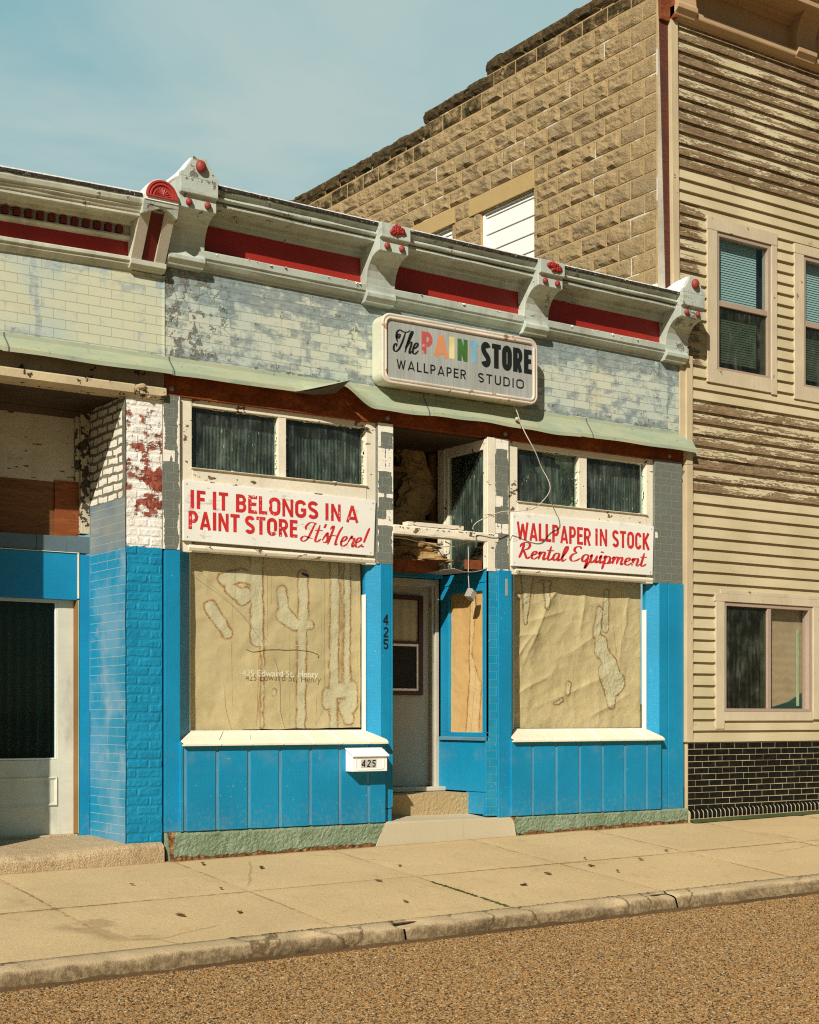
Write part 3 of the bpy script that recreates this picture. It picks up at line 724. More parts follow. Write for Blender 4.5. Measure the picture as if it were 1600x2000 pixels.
def mat_sign():
    s = S('scuffed_white_sign')
    n = s.m('ADD', s.m('MULTIPLY', s.noise(24, 6, 0.75, s.sc((0.35, 1, 1))), 0.6), s.m('MULTIPLY', s.noise(2.5, 3), 0.4))
    c = s.mix(s.step(s.noise(1.4, 4), 0.3, 0.7), (0.74, 0.73, 0.65), (0.82, 0.81, 0.74))
    c = s.mix(s.step(n, 0.585, 0.60, 0, 0.6), c, (0.45, 0.41, 0.32))
    return s.fin(c, 0.5, s.bump(n, 0.001, 0.5), 0, 0.35)
M_SIGN = mat_sign()
M_CABLE = paint('grey_cable', (0.46, 0.42, 0.33), 0.1, 0.5, 0.3)
M_MOSS = paint('dark_moss', (0.045, 0.060, 0.016), 0.4, 0.95, 0.5, (0.06, 0.03, 0.015), gs=60, bump=0.006)
M_LEAF = paint('dead_leaf', (0.13, 0.065, 0.025), 0.4, 0.8, 0.3)
M_ROOF = paint('tar_roof', (0.05, 0.047, 0.042), 0.2, 0.9, 0.3)
def mat_edge():
    s = S('ragged_roof_edge')
    z = s.xyz()[2]
    n = s.noise(45, 5, 0.7)
    c = s.mix(s.step(n, 0.42, 0.6), (0.010, 0.010, 0.008), (0.05, 0.045, 0.035))
    c = s.mix(s.step(s.noise(30, 4, .7), 0.62, 0.66), c, (0.5, 0.46, 0.38))
    return s.fin(c, 0.9, s.bump(n, 0.006))
M_EDGE = mat_edge()

def mat_pebble():
    s = S('road_pebble')
    a = s.N('ShaderNodeAttribute'); a.attribute_type = 'INSTANCER'; a.attribute_name = 'tone'
    c = s.ramp(a.outputs['Fac'], [(0.0, (0.03, 0.022, 0.014)), (0.10, (0.10, 0.065, 0.030)), (0.22, (0.24, 0.15, 0.065)), (0.36, (0.38, 0.235, 0.095)), (0.52, (0.48, 0.30, 0.12)), (0.66, (0.56, 0.37, 0.17)), (0.76, (0.46, 0.20, 0.055)), (0.86, (0.62, 0.48, 0.28)), (0.94, (0.30, 0.27, 0.21)), (1.0, (0.78, 0.68, 0.48))])
    c = s.mix(1.0, c, (0.60, 0.55, 0.46), 'MULTIPLY')
    return s.fin(c, 0.6, None, 0, 0.3)
M_PEBBLE = mat_pebble()
# ------------------------------------------------------------------ ground, road, kerb, sidewalk
GR = 0.0142                                          # the street climbs gently to the right
def zroad(x, y): return -0.034+GR*x
def zwalk(x, y): return 0.433+GR*(x-5.478)+0.0946*y
o = MB().quad((-900, -900, -0.15-900*GR), (900, -900, -0.15+900*GR), (900, 900, -0.15+900*GR), (-900, 900, -0.15-900*GR)).__class__
b = MB(); b.quad((-900, -900, -0.15-900*GR), (900, -900, -0.15+900*GR), (900, 900, -0.15+900*GR), (-900, 900, -0.15-900*GR))
struct(b.build('ground', M_GROUND))
b = MB()
b.grid(lambda u, v: (lerp(-60, 90, u), lerp(-16, -2.66, v), zroad(lerp(-60, 90, u), 0)-(0.02*max(0, v-0.9)*10)), 60, 40)
struct(b.build('road', M_ROAD, recalc=False))
b = MB()                                             # slabs, each with its own slight tilt, over a dirt bed
JX = [5.475+1.537*k for k in range(-8, 14)]
for i in range(len(JX)-1):
    for (ya, yb) in ((-2.648, -1.373), (-1.358, -0.02)):
        g = 0.013; t = [random.uniform(-0.004, 0.004) for _ in range(4)]
        x0, x1 = JX[i]+g*0.5, JX[i+1]-g*0.5
        def top(u, v, x0=x0, x1=x1, ya=ya, yb=yb, t=t):
            x = lerp(x0, x1, u); y = lerp(ya, yb, v)
            return (x, y, zwalk(x, y)+lerp(lerp(t[0], t[1], u), lerp(t[2], t[3], u), v)+0.004*fbm(x, y, 0, 1.5)-(0.004 if u in (0, 1) or v in (0, 1) else 0))
        b.grid(top, 12, 12)
        for (xa, xb, y0, y1) in ((x0, x1, ya, ya), (x0, x1, yb, yb), (x0, x0, ya, yb), (x1, x1, ya, yb)):
            b.quad((xa, y0, zwalk(xa, y0)-0.002), (xb, y1, zwalk(xb, y1)-0.002), (xb, y1, zwalk(xb, y1)-0.06), (xa, y0, zwalk(xa, y0)-0.06))
b.m = 1
b.quad((JX[0], -2.7, zwalk(JX[0], -2.7)-0.014), (JX[-1], -2.7, zwalk(JX[-1], -2.7)-0.014), (JX[-1], 0.3, zwalk(JX[-1], 0.3)-0.014), (JX[0], 0.3, zwalk(JX[0], 0.3)-0.014))
struct(b.build('sidewalk', [M_WALK, M_JOINT], recalc=False))
# kerb in long pieces with worn, chipped noses
b = MB()
KJ = [-6.0, -1.2, 2.9, 5.93, 8.55, 11.6, 15.0, 19.0, 25.0]
for i in range(len(KJ)-1):
    x0, x1 = KJ[i]+0.008, KJ[i+1]-0.008
    prof = [(-2.662, -0.12), (-2.662, -0.012), (-2.665, 0.0), (-2.71, -0.004), (-2.755, -0.010), (-2.790, -0.020), (-2.806, -0.034), (-2.814, -0.052), (-2.819, -0.09), (-2.824, -0.13), (-2.83, -0.17), (-2.84, -0.30)]
    FA = [0, 0, 0, 0, 0.05, 0.25, 0.5, 0.62, 0.7, 0.85, 1, 1]
    n = max(8, int((x1-x0)/0.022)); rings = []
    for k in range(n+1):
        x = lerp(x0, x1, k/n); r = []
        e = 1-min(1, min(k, n-k)/2.0)
        for q, (y, dz) in enumerate(prof):
            w_ = 0 if q < 3 else 1
            a = fbm(x, y*3, dz*3, 3.0); c_ = mn.noise(Vector((x*11.0, q*1.1, 4.0)))+0.6*mn.noise(Vector((x*27.0, q*1.7, 9.0)))
            chip = max(0, mn.noise(Vector((x*2.6, 7.7, q*0.25)))-0.16)*0.11*w_
            r.append((x, y+w_*(0.010*a+0.006*c_)+chip+0.01*e*w_, zwalk(x, -2.66)+0.004+dz+w_*0.006*a-chip*0.6-0.012*e*w_))
        rings.append(r)
    base = len(b.v); b.loft(rings, closed=False, caps=False)
    for i_ in range(base, len(b.v)): b.at.setdefault('face', {})[i_] = FA[(i_-base) % len(prof)]
struct(b.build('kerb', M_KERB, recalc=False, smooth=True))
b = MB()                                             # dirt washed into the gutter
b.grid(lambda u, v: (lerp(-4, 16, u), -2.822-lerp(0, 0.06+0.035*mn.noise(Vector((u*60, 3, 0))), v), zroad(lerp(-4, 16, u), 0)+lerp(0.022+0.016*mn.noise(Vector((u*90, 0, 0))), 0.0, v)-0.02*0), 300, 3)
o = b.build('gutter_dirt', M_JOINT, recalc=False); o['kind'] = 'structure'

# chippings bedded in the road, real stones scattered by geometry nodes
def gravel(x0, x1, y0, y1, dens):
    b_ = MB(); b_.grid(lambda u, v: (lerp(x0, x1, u), lerp(y0, y1, v), zroad(lerp(x0, x1, u), 0)+0.0005), 40, 14)
    ob = b_.build('gravel', M_ROAD, recalc=False)
    ng = bpy.data.node_groups.new('scatter_stones', 'GeometryNodeTree')
    ng.interface.new_socket('Geometry', in_out='INPUT', socket_type='NodeSocketGeometry')
    ng.interface.new_socket('Geometry', in_out='OUTPUT', socket_type='NodeSocketGeometry')
    N = ng.nodes.new; K = ng.links.new
    gi, go = N('NodeGroupInput'), N('NodeGroupOutput')
    ds = N('GeometryNodeDistributePointsOnFaces'); ds.inputs['Density'].default_value = dens
    ico = N('GeometryNodeMeshIcoSphere'); ico.inputs['Radius'].default_value = 1.0; ico.inputs['Subdivisions'].default_value = 2
    sm = N('GeometryNodeSetMaterial'); sm.inputs['Material'].default_value = M_PEBBLE
    def rv(kind, lo, hi, seed):
        r_ = N('FunctionNodeRandomValue'); r_.data_type = kind
        i = [s_ for s_ in r_.inputs if s_.enabled and s_.name in ('Min', 'Max')]
        i[0].default_value = lo; i[1].default_value = hi
        [s_ for s_ in r_.inputs if s_.name == 'Seed'][0].default_value = seed
        return [s_ for s_ in r_.outputs if s_.enabled][0]
    ip = N('GeometryNodeInstanceOnPoints')
    st_ = N('GeometryNodeStoreNamedAttribute'); st_.data_type = 'FLOAT'; st_.domain = 'INSTANCE'; st_.inputs['Name'].default_value = 'tone'
    K(gi.outputs[0], ds.inputs['Mesh']); K(ds.outputs['Points'], ip.inputs['Points'])
    K(ico.outputs['Mesh'], sm.inputs['Geometry']); K(sm.outputs[0], ip.inputs['Instance'])
    K(rv('FLOAT_VECTOR', (-0.5, -0.5, 0.0), (0.5, 0.5, 6.28), 2), ip.inputs['Rotation'])
    K(rv('FLOAT_VECTOR', (0.0045, 0.0040, 0.0030), (0.0125, 0.0090, 0.0068), 3), ip.inputs['Scale'])
    K(ip.outputs[0], st_.inputs['Geometry']); K(rv('FLOAT', 0.0, 1.0, 5), [s_ for s_ in st_.inputs if s_.name == 'Value' and s_.enabled][0])
    jn = N('GeometryNodeJoinGeometry'); K(gi.outputs[0], jn.inputs[0]); K(st_.outputs[0], jn.inputs[0])
    K(jn.outputs[0], go.inputs[0])
    m_ = ob.modifiers.new('stones', 'NODES'); m_.node_group = ng
    ob['kind'] = 'stuff'; ob['label'] = 'brown and tan stone chippings covering the road surface'; ob['category'] = 'gravel'
    return ob
gravel(1.0, 13.5, -7.6, -2.835, 6500)

# ------------------------------------------------------------------ paint store
BK = 0.0075
def sg(x, y, z): return (x, y, z-BK*(x-6.5))         # the old cornice sags to the right
PS = thing('paint_store', (8.42, 0.0, 0.45), 'one storey shop with bright blue pilasters, papered windows and pale green red panelled cornice', 'shop')
# upper wall
b = MB(); b.box(5.424, 11.345, 0.0, 0.05, 4.60, 5.42)
b.build('parapet_wall', M_VEN, PS)
b = MB(); b.box(5.40, 11.40, 0.06, 0.30, 4.50, 5.95); b.build('backing_wall', M_CEMENT, PS)
b = MB(); b.quad((5.42, 0.3, 5.75), (11.04, 0.3, 5.75), (11.04, 12, 5.2), (5.42, 12, 5.2)); b.build('roof', M_ROOF, PS)
# cornice
CP = [(0.36, 6.03), (-0.27, 6.025), (-0.282, 6.015), (-0.282, 5.998), (-0.262, 5.990), (-0.244, 5.968), (-0.262, 5.952), (-0.268, 5.940), (-0.258, 5.927), (-0.195, 5.922), (-0.193, 5.914), (-0.232, 5.912), (-0.234, 5.884), (-0.215, 5.880), (-0.06, 5.874), (-0.052, 5.838), (-0.035, 5.834), (-0.028, 5.79), (0.055, 5.788), (0.055, 5.86), (0.36, 5.86)]
def rough_ext(prof, x0, x1, n, amp, seed=0, fix=()):
    b_ = MB(); rings = []
    for k in range(n+1):
        x = lerp(x0, x1, k/n); r = []
        for q, (y, z) in enumerate(prof):
            r.append(sg(x, y+amp*mn.noise(Vector((x*3.1, q*0.7+seed, 2)))*(y < -0.05), z+amp*0.8*mn.noise(Vector((x*2.2+5, q*0.4+seed, 0)))*(y < -0.05)))
        rings.append(r)
    b_.loft(rings); return b_
cornice = rough_ext(CP, 5.42, 11.40, 120, 0.006).build('cornice', M_MINT, PS, bevel=0.002)
b = rough_ext([(-0.01, 5.562), (-0.082, 5.545), (-0.090, 5.536), (-0.090, 5.480), (-0.076, 5.472), (-0.072, 5.452), (-0.050, 5.425), (-0.022, 5.412), (-0.018, 5.392), (0.02, 5.388), (0.02, 5.562)], 5.42, 11.40, 120, 0.004, 3)
b.build('ledge_moulding', M_MINT, cornice, bevel=0.002)
for x0, x1 in ((5.745, 7.36), (7.675, 9.19), (9.49, 11.07)):
    b = MB(); b.box(x0-0.02, x1+0.02, 0.004, 0.05, 5.53, 5.83); b.shear(sg)
    b.build('frieze_panel', M_RED, cornice)
# ragged tar edge along the roof
def edge_strip(x0, x1, zt, shear=True, y=-0.286):
    b_ = MB(); n = int((x1-x0)/0.02); rings = []
    for k in range(n+1):
        x = lerp(x0, x1, k/n); a = 0.007*mn.noise(Vector((x*14, 1, 0)))+0.008*mn.noise(Vector((x*3, 5, 0)))
        c_ = 0.005*mn.noise(Vector((x*9, 8, 3)))
        r = [(x, y+0.6, zt+0.012), (x, y-0.004+c_, zt+0.010+c_), (x, y-0.010, zt+0.002), (x, y-0.009, zt-0.018+a), (x, y+0.003, zt-0.018+a)]
        rings.append([sg(*p) if shear else p for p in r])
    b_.loft(rings); return b_
edge_strip(5.74, 11.10, 6.028).build('roof_edge', M_EDGE, cornice)
b = MB(); n = 260
rings = []
for k in range(n+1):
    x = lerp(5.74, 11.1, k/n); a = 0.004*mn.noise(Vector((x*25, 0, 0)))
    rings.append([sg(x, -0.289+a, 6.036+a), sg(x, -0.289+a, 6.046+a), sg(x, -0.2, 6.05), sg(x, -0.2, 6.036)])
b.loft(rings); b.build('gravel_stop', M_HOOD, cornice)
# brackets
BP = [(0.02, 5.376), (-0.070, 5.380), (-0.078, 5.398), (-0.110, 5.430), (-0.112, 5.462), (-0.100, 5.474), (-0.092, 5.49), (-0.088, 5.54), (-0.094, 5.60), (-0.112, 5.66), (-0.145, 5.715), (-0.190, 5.757), (-0.245, 5.782), (-0.300, 5.790), (-0.306, 5.795), (-0.306, 5.893), (-0.318, 5.900), (-0.338, 5.905), (-0.340, 5.912)]
def bracket(x0, x1, gable, parent, mat, mball, dy=0.0, dz=0.0, k=1.0, sh=sg, hood=True):
    def T(x, y, z): return sh(x, y*k+dy, 5.38+(z-5.38)*k+dz)
    top = 6.035
    prof = BP+[(-0.340, top), (0.05, top), (0.05, 5.376)]
    br = MB().exx(prof, x0, x1).shear(T).build('bracket', mat, parent, bevel=0.004)
    c = (x0+x1)/2; w_ = (x1-x0)/2
    # sunk side panel edge: a thin proud rib on the left cheek
    for s_ in (-1, 1):
        b_ = MB(); b_.sphere((c+s_*w_*0.50, -0.318, 5.838), 0.030, sc=(1, 0.8, 1))
        b_.shear(T).build('ball', mball, br, smooth=True)
    if gable:
        g = [(x0, top), (x1, top), (x1, top+0.035), (x1-0.03, top+0.05), (c+w_*0.42, top+0.15), (c+w_*0.36, top+0.178), (c-w_*0.36, top+0.178), (c-w_*0.42, top+0.15), (x0+0.03, top+0.05), (x0, top+0.035)]
        MB().exy(g, -0.34, -0.30).shear(T).build('gable_front', mat, br, bevel=0.004)
        b_ = MB(); b_.sphere((c+0.005, -0.355, top+0.098), 0.052, 18, 12, (0.9, 0.7, 1), 0.06)
        b_.shear(T).build('ball', mball, br, smooth=True)
        if hood:
            b_ = MB(); rings = []
            for q in range(15):
                t = q/14; y = lerp(-0.302, 0.62, t); d = 0.17*t**1.3
                rings.append([(c+(px-c)*(1+0.05*math.sin(t*9)), y, pz-d*(pz-top)/0.178-0.03*t+0.010*mn.noise(Vector((px*9, y*7, pz*9)))) for px, pz in g])
            b_.loft(rings).shear(T).build('hood', M_HOOD, br, smooth=True)
    else:
        b_ = MB(); rr = random.Random(int(x0*100))
        for q in range(34):
            a = rr.uniform(0, 6.28); r_ = rr.uniform(0, 1)**0.6
            b_.sphere((c+0.015+0.082*r_*math.cos(a), -0.345-0.014*(1-r_), 5.972+0.043*r_*math.sin(a)), rr.uniform(0.012, 0.021), 8, 6, (1, 0.8, 1), 0.5)
        b_.shear(T).build('rosette', M_RED if mball is M_BALL else mat, br, smooth=True)
    return br
BR = [bracket(5.405, 5.745, True, PS, M_MINT2, M_BALL), bracket(7.36, 7.675, False, PS, M_MINT2, M_BALL),
      bracket(9.185, 9.487, False, PS, M_MINT2, M_BALL), bracket(11.07, 11.385, True, PS, M_MINT2, M_BALL)]
# curled paint flakes along the ledge
rr = random.Random(4)
b = MB()
for q in range(26):
    x = rr.choice([rr.uniform(5.8, 7.3), rr.uniform(5.8, 7.3), rr.uniform(7.7, 9.1), rr.uniform(9.5, 11.0)]); z = 5.545-rr.uniform(0, 0.02)
    l = rr.uniform(0.008, 0.045)*rr.random(); h = rr.uniform(0.006, 0.026)*rr.random(); y = -0.094
    b.quad((x, y, z), (x+l, y, z+0.004), (x+l*0.8, y-rr.uniform(0.004, 0.022), z-h), (x+l*0.2, y-rr.uniform(0.004, 0.02), z-h*rr.uniform(0.5, 1.3)))
b.shear(sg).build('paint_flakes', M_WHITE, cornice, recalc=False)['kind'] = 'stuff'
# drip flashing, three sheets, torn and lifted at one joint
fl = None
def sheet(x0, x1, lipz, lipy, nm='drip_flashing', par=PS, lip=lambda x: 1.0):
    b_ = MB(); n = max(10, int((x1-x0)/0.03)); rings = []
    for k in range(n+1):
        x = lerp(x0, x1, k/n); z = lipz(x); y = lipy(x); w_ = 0.004*mn.noise(Vector((x*2.6, 0, 3)))
        q = lip(x); rings.append([(x, -0.003, 4.636+w_), (x, -0.010, 4.600+w_), (x, lerp(-0.01, y, 0.5)+w_, lerp(4.600, z+0.042*q, 0.48)), (x, y+w_, z+0.042*q), (x, y-0.006+w_, z+0.034*q), (x, y-0.008+w_, z)])
    b_.loft(rings, closed=False, caps=False)
    return b_.build(nm, M_FLASH, par, recalc=False, solid=0.003)
def sst(a, b_, x):
    t = max(0, min(1, (x-a)/(b_-a))); return t*t*(3-2*t)
M_UNDER = paint('shaded_sheet_underside', (0.085, 0.075, 0.055), 0.2, 0.6, 0.3)  # dark colour carries the shade under the lifted sheet
fl = sheet(5.425, 5.72, lambda x: 4.462+0.003*math.sin(x*9), lambda x: -0.10)
sheet(5.70, 7.062, lambda x: 4.462+0.002*math.sin(x*7)+0.128*max(0, (x-6.60)/0.462)**1.1, lambda x: -0.106-0.20*max(0, (x-6.60)/0.462)**1.3, lip=lambda x: 1-0.93*sst(6.60, 6.72, x))
b = MB(); b.poly([(6.60, -0.112, 4.459), (6.83, -0.165, 4.506), (7.058, -0.302, 4.588), (7.058, -0.06, 4.515), (6.85, -0.055, 4.475)]); b.build('bent_flap', M_UNDER, PS, recalc=False, solid=0.002)
sheet(7.045, 9.9, lambda x: 4.418+0.155*(1-sst(7.04, 7.46, x))+0.010*math.sin(x*3.1)+0.004*math.sin(x*11), lambda x: -0.10-0.045*(1-sst(7.05, 7.5, x)))
sheet(9.88, 11.50, lambda x: 4.424-0.004*(x-9.9)+0.003*math.sin(x*8), lambda x: -0.104)
# rusted steel beam with bolts
beam = box(5.424, 11.425, 0.012, 0.075, 4.316, 4.61).build('lintel_beam', M_RUST, PS, bevel=0.004)
for x in (5.488, 7.657, 9.027, 11.218):
    b = MB(); b.loft([[(x+r_*math.cos(a*math.pi/8), y, 4.372+r_*math.sin(a*math.pi/8)) for a in range(16)] for r_, y in ((0.021, 0.012), (0.021, 0.004), (0.011, 0.003), (0.010, -0.008), (0.004, -0.010))])
    b.build('bolt', M_STEELB, beam)
# pilasters (blue below, grey tile above)
def tile_strip(x0, x1, z0=3.03, z1=4.318, bands=()):
    b_ = MB(); e = (x1-x0)/2
    b_.grid(lambda u, v: ((lerp(x0, x1, u), 0.0+0.0008*mn.noise(Vector((u*3+x0, v*20, 0))), lerp(z0, z1, v)), (min(u, 1-u)*2*e+(0.02 if x1-x0 > 0.3 else 0),)), 26, 200, ('edge',))
    for i_ in range(len(b_.v)):
        px_, _, pz_ = b_.v[i_]
        for (za, zb, xa, xb, dp) in bands:
            if za < pz_ < zb and xa <= (px_-x0)/(x1-x0) <= xb: b_.at['edge'][i_] -= dp
    n0 = len(b_.v)
    b_.box(x0, x1, 0.004, 0.05, z0, z1)
    for i in range(n0, len(b_.v)): b_.at['edge'][i] = 0.05
    return b_.build('tile_facing', M_TILE, PS, recalc=False)
tile_strip(5.405, 5.558, bands=((3.76, 3.86, 0, 0.7, 0.06),)); tile_strip(7.545, 7.713, bands=((4.24, 4.32, 0, 1, 0.09), (4.10, 4.24, 0, 0.2, 0.05), (3.88, 4.09, 0, 1, 0.075), (3.64, 3.68, 0, 1, 0.06), (3.39, 3.53, 0.45, 1, 0.085), (3.38, 3.44, 0, 1, 0.085)))
tile_strip(8.895, 9.060, bands=((4.22, 4.32, 0, 1, 0.09), (3.66, 3.76, 0, 0.6, 0.08), (3.40, 3.50, 0, 1, 0.075), (3.03, 3.06, 0, 1, 0.07))); tile_strip(11.005, 11.390, bands=((3.50, 3.56, 0, 0.6, 0.05),))
p1 = MB(); p1.box(5.424, 5.563, 0.0, 0.045, 0.666, 3.025); p1.build('pilaster', M_BLUE, PS, bevel=0.003)
p2 = MB(); p2.box(7.578, 7.690, 0.0, 0.05, 0.79, 3.028); p2.box(7.694, 7.713, 0.002, 0.09, 0.80, 3.028); p2.box(7.622, 7.700, 0.004, 0.05, 0.664, 0.783)
p2 = p2.build('pilaster', M_BLUE, PS, bevel=0.003)
p3 = box(8.927, 9.084, -0.020, 0.05, 0.66, 3.045).build('pilaster', M_BLUE, PS, bevel=0.003)
b = MB(); b.box(8.7925, 8.925, 0.0, 0.06, 0.675, 3.04); b.build('tile_trim', M_BTILE, PS)
p4 = MB(); p4.box(11.064, 11.178, 0.0, 0.05, 0.664, 3.035); p4.box(11.196, 11.415, 0.0, 0.05, 0.664, 3.035); p4.box(11.178, 11.196, 0.007, 0.04, 0.664, 3.03)
p4.build('pilaster', M_BLUE, PS, bevel=0.003)
b = box(9.005, 9.035, -0.0235, -0.0205, 2.80, 2.965); b.build('metal_plate', M_STEELB, p3, bevel=0.002)
# bulkheads under the show windows, grooved boards over a faded backing
def bulkhead(x0, x1, gr):
    b_ = MB(); e = [x0]+[q for g in gr for q in (g-0.015, g+0.015)]+[x1]
    for i in range(0, len(e), 2): b_.box(e[i], e[i+1], -0.045, 0.0, 0.668, 1.42)
    o = b_.build('bulkhead', M_BLUE, PS, bevel=0.003)
    MB().box(x0+0.004, x1-0.004, -0.037, -0.006, 0.672, 1.41).build('groove_backing', M_GROOVE, o)
    return o
bulkhead(5.546, 7.600, [5.587]+[5.887+0.3055*k for k in range(6)])
bulkhead(9.066, 11.050, [9.325+0.3035*k for k in range(6)])
# metal clad sills with mitred ends and standing seams
def sill(xa, xb, xi, xj, seams):
    P = [(xa, -0.088, 1.400), (xb, -0.088, 1.400), (xj, 0.118, 1.503), (xi, 0.118, 1.503)]
    b_ = MB()
    b_.loft([[(xi, 0.12, 1.47), (xi, 0.12, 1.503), (xa, -0.05, 1.425), (xa+0.02, -0.088, 1.402), (xa+0.02, -0.088, 1.384), (xa+0.02, 0.0, 1.384)],
             [(xj, 0.12, 1.47), (xj, 0.12, 1.503), (xb, -0.05, 1.425), (xb-0.006, -0.088, 1.402), (xb-0.006, -0.088, 1.384), (xb-0.006, 0.0, 1.384)]])
    for x in seams:
        xt = xi+(x-xa)*(xj-xi)/(xb-xa)
        b_.loft([[(xt-0.007, 0.117, 1.500), (xt+0.007, 0.117, 1.500), (xt, 0.117, 1.512)], [(x-0.009, -0.05, 1.422), (x+0.009, -0.05, 1.422), (x, -0.052, 1.437)], [(x-0.009, -0.090, 1.388), (x+0.009, -0.090, 1.388), (x, -0.096, 1.400)]])
    return b_.build('window_sill', M_SILL, PS, bevel=0.002)
M_SILL = paint('cream_sill_metal', (0.80, 0.74, 0.56), 0.06, 0.45, 0.2, (0.4, 0.3, 0.15), gs=20)
sill(5.54, 7.61, 5.715, 7.497, [5.90, 6.20, 6.51, 6.82, 7.11, 7.41])
sill(9.05, 11.065, 9.215, 10.995, [9.50, 9.83, 10.16, 10.48, 10.81])
# foundation stucco
def found(x0, x1, endl=0.0, endr=0.0):
    b_ = MB()
    def F(u, v):
        zb = zwalk(lerp(x0, x1, u), -0.03)-0.01; x = lerp(x0+endl*(1-v), x1-endr*(1-v), u); z = lerp(zb, 0.664, v)
        d = 0.007*fbm(x, 0, z, 12, 4)+0.005*fbm(x, 1, z, 40, 2)
        return (x, -0.045-d+0.02*max(0, v-0.9)*10, z), (min(z-zb, (x-x0)*0.7 if endl else 9, (x1-x)*1.5 if endr else 9),)
    b_.grid(F, 150, 18, ('edge',))
    b_.at['edge'].update({i: 0.2 for i in range(len(b_.v), len(b_.v)+8)})
    b_.box(x0, x1, -0.015, 0.1, 0.3, 0.663)
    return b_.build('foundation', M_GREEN, PS, recalc=False, smooth=False)
found(5.43, 7.60, 0.02, 0.12); found(9.06, 11.43, 0.09, 0.0)
# splayed jambs + inner frames + show windows
def show_window(x0, x1, xi, xj):
    fr = MB()
    fr.exz([(x0, 0.0), (xi, 0.12), (xi, 0.17), (x0, 0.17)], 1.40, 3.03)
    fr.exz([(x1, 0.0), (x1, 0.17), (xj, 0.17), (xj, 0.12)], 1.40, 3.03)
    fr.box(x0, x1, 0.125, 0.17, 3.032, 3.05)
    w_ = fr.build('show_window', M_BLUE, PS)
    b_ = MB(); b_.box(xi, xi+0.012, 0.122, 0.165, 1.50, 3.03); b_.box(xj-0.014, xj-0.002, 0.105, 0.165, 1.50, 2.75); b_.box(xi, xj, 0.122, 0.165, 1.497, 1.512)
    b_.build('glazing_bead', M_WHITE, w_, bevel=0.002)
    b_ = MB(); b_.box(xi+0.01, xj-0.01, 0.136, 0.141, 1.505, 3.05); b_.build('pane', M_GLASS, w_)
    return w_
WL = show_window(5.563, 7.578, 5.707, 7.488)
WR = show_window(9.084, 11.064, 9.217, 10.985)
# white transom frames and aprons
def transom(x0, x1, mull, xs, z0=3.735, z1=4.262):
    fr = MB()
    fr.box(x0, xs[0], 0.035, 0.12, 3.02, 4.318); fr.box(xs[-1], x1, 0.035, 0.12, 3.02, 4.318)
    fr.box(xs[0], xs[-1], 0.045, 0.12, z1, 4.318); fr.box(xs[0], xs[-1], 0.030, 0.12, 3.60, z0)
    fr.box(mull[0], mull[1], 0.050, 0.118, z0, z1)
    fr.box(xs[0], xs[-1], 0.060, 0.12, 3.09, 3.598)
    fr.exx([(0.05, 3.030), (0.032, 3.036), (0.022, 3.060), (0.030, 3.085), (0.05, 3.09), (0.12, 3.09), (0.12, 3.03)], xs[0]-0.03, xs[-1]+0.09)
    fr.exx([(0.05, 3.724), (0.012, 3.728), (0.010, 3.735), (0.05, 3.742)], xs[0]-0.01, xs[-1]+0.01)
    t_ = fr.build('transom_frame', M_CREAM, PS, bevel=0.003)
    for a, c_ in ((xs[0], mull[0]), (mull[1], xs[-1])):
        MB().box(a, c_, 0.088, 0.092, z0, z1).build('pane', M_DUSTY, t_)
        # crumbling putty round the pane
        b_ = MB(); r_ = random.Random(int(a*77))
        for q in range(46):
            z = r_.uniform(z0, z1); s_ = r_.choice((0, 0, 1)); l = r_.uniform(0.006, 0.03)*r_.random(); h = r_.uniform(0.008, 0.035)
            xx = a if s_ == 0 else c_; d = 1 if s_ == 0 else -1
            b_.loft([[(xx, y, z-h), (xx+d*l, y, z-h*0.4), (xx+d*l*0.8, y, z+h*0.4), (xx, y, z+h)] for y in (0.070, 0.087)])
        for q in range(40):
            x = r_.uniform(a, c_); l = r_.uniform(0.01, 0.04); h = r_.uniform(0.004, 0.02)*r_.random(); zz, d = r_.choice(((z0, 1), (z0, 1), (z1, -1)))
            b_.loft([[(x-l, y, zz), (x-l*0.4, y, zz+d*h), (x+l*0.5, y, zz+d*h*0.8), (x+l, y, zz)] for y in (0.070, 0.087)])
        b_.build('putty', M_CREAM, t_)['kind'] = 'stuff'
    return t_
TL = transom(5.558, 7.545, (6.531, 6.612), (5.688, 7.442))
TR = transom(9.060, 11.005, (10.003, 10.108), (9.200, 10.912))
def corrugated(x0, x1, z0, z1, y, cut=None):
    b_ = MB(); n = int((x1-x0)/0.005)
    def F(u, v):
        x = lerp(x0, x1, u); zb = z0
        if cut: zb = max(z0, cut(x))
        return (x, y+0.0045*math.sin(x*2*math.pi/0.034)+0.02*mn.noise(Vector((x*3, v*2, 1))), lerp(zb, z1, v))
    b_.grid(F, n, 8); return b_
for i, (x0, x1) in enumerate(((5.66, 6.56), (6.59, 7.47), (10.08, 10.94))):
    o = corrugated(x0, x1, 3.70, 4.30, 0.17).build('corrugated_sheet', M_CORR, recalc=False, smooth=True, solid=0.002)
    tag(o, ('dirty ribbed sheet behind the leftmost transom pane over the left sign', 'dirty ribbed sheet behind the second transom pane, left of the doorway', 'dirty ribbed sheet behind the rightmost transom pane, beside the clapboard building')[i], 'sheet', 'ribbed sheets behind the transom panes')
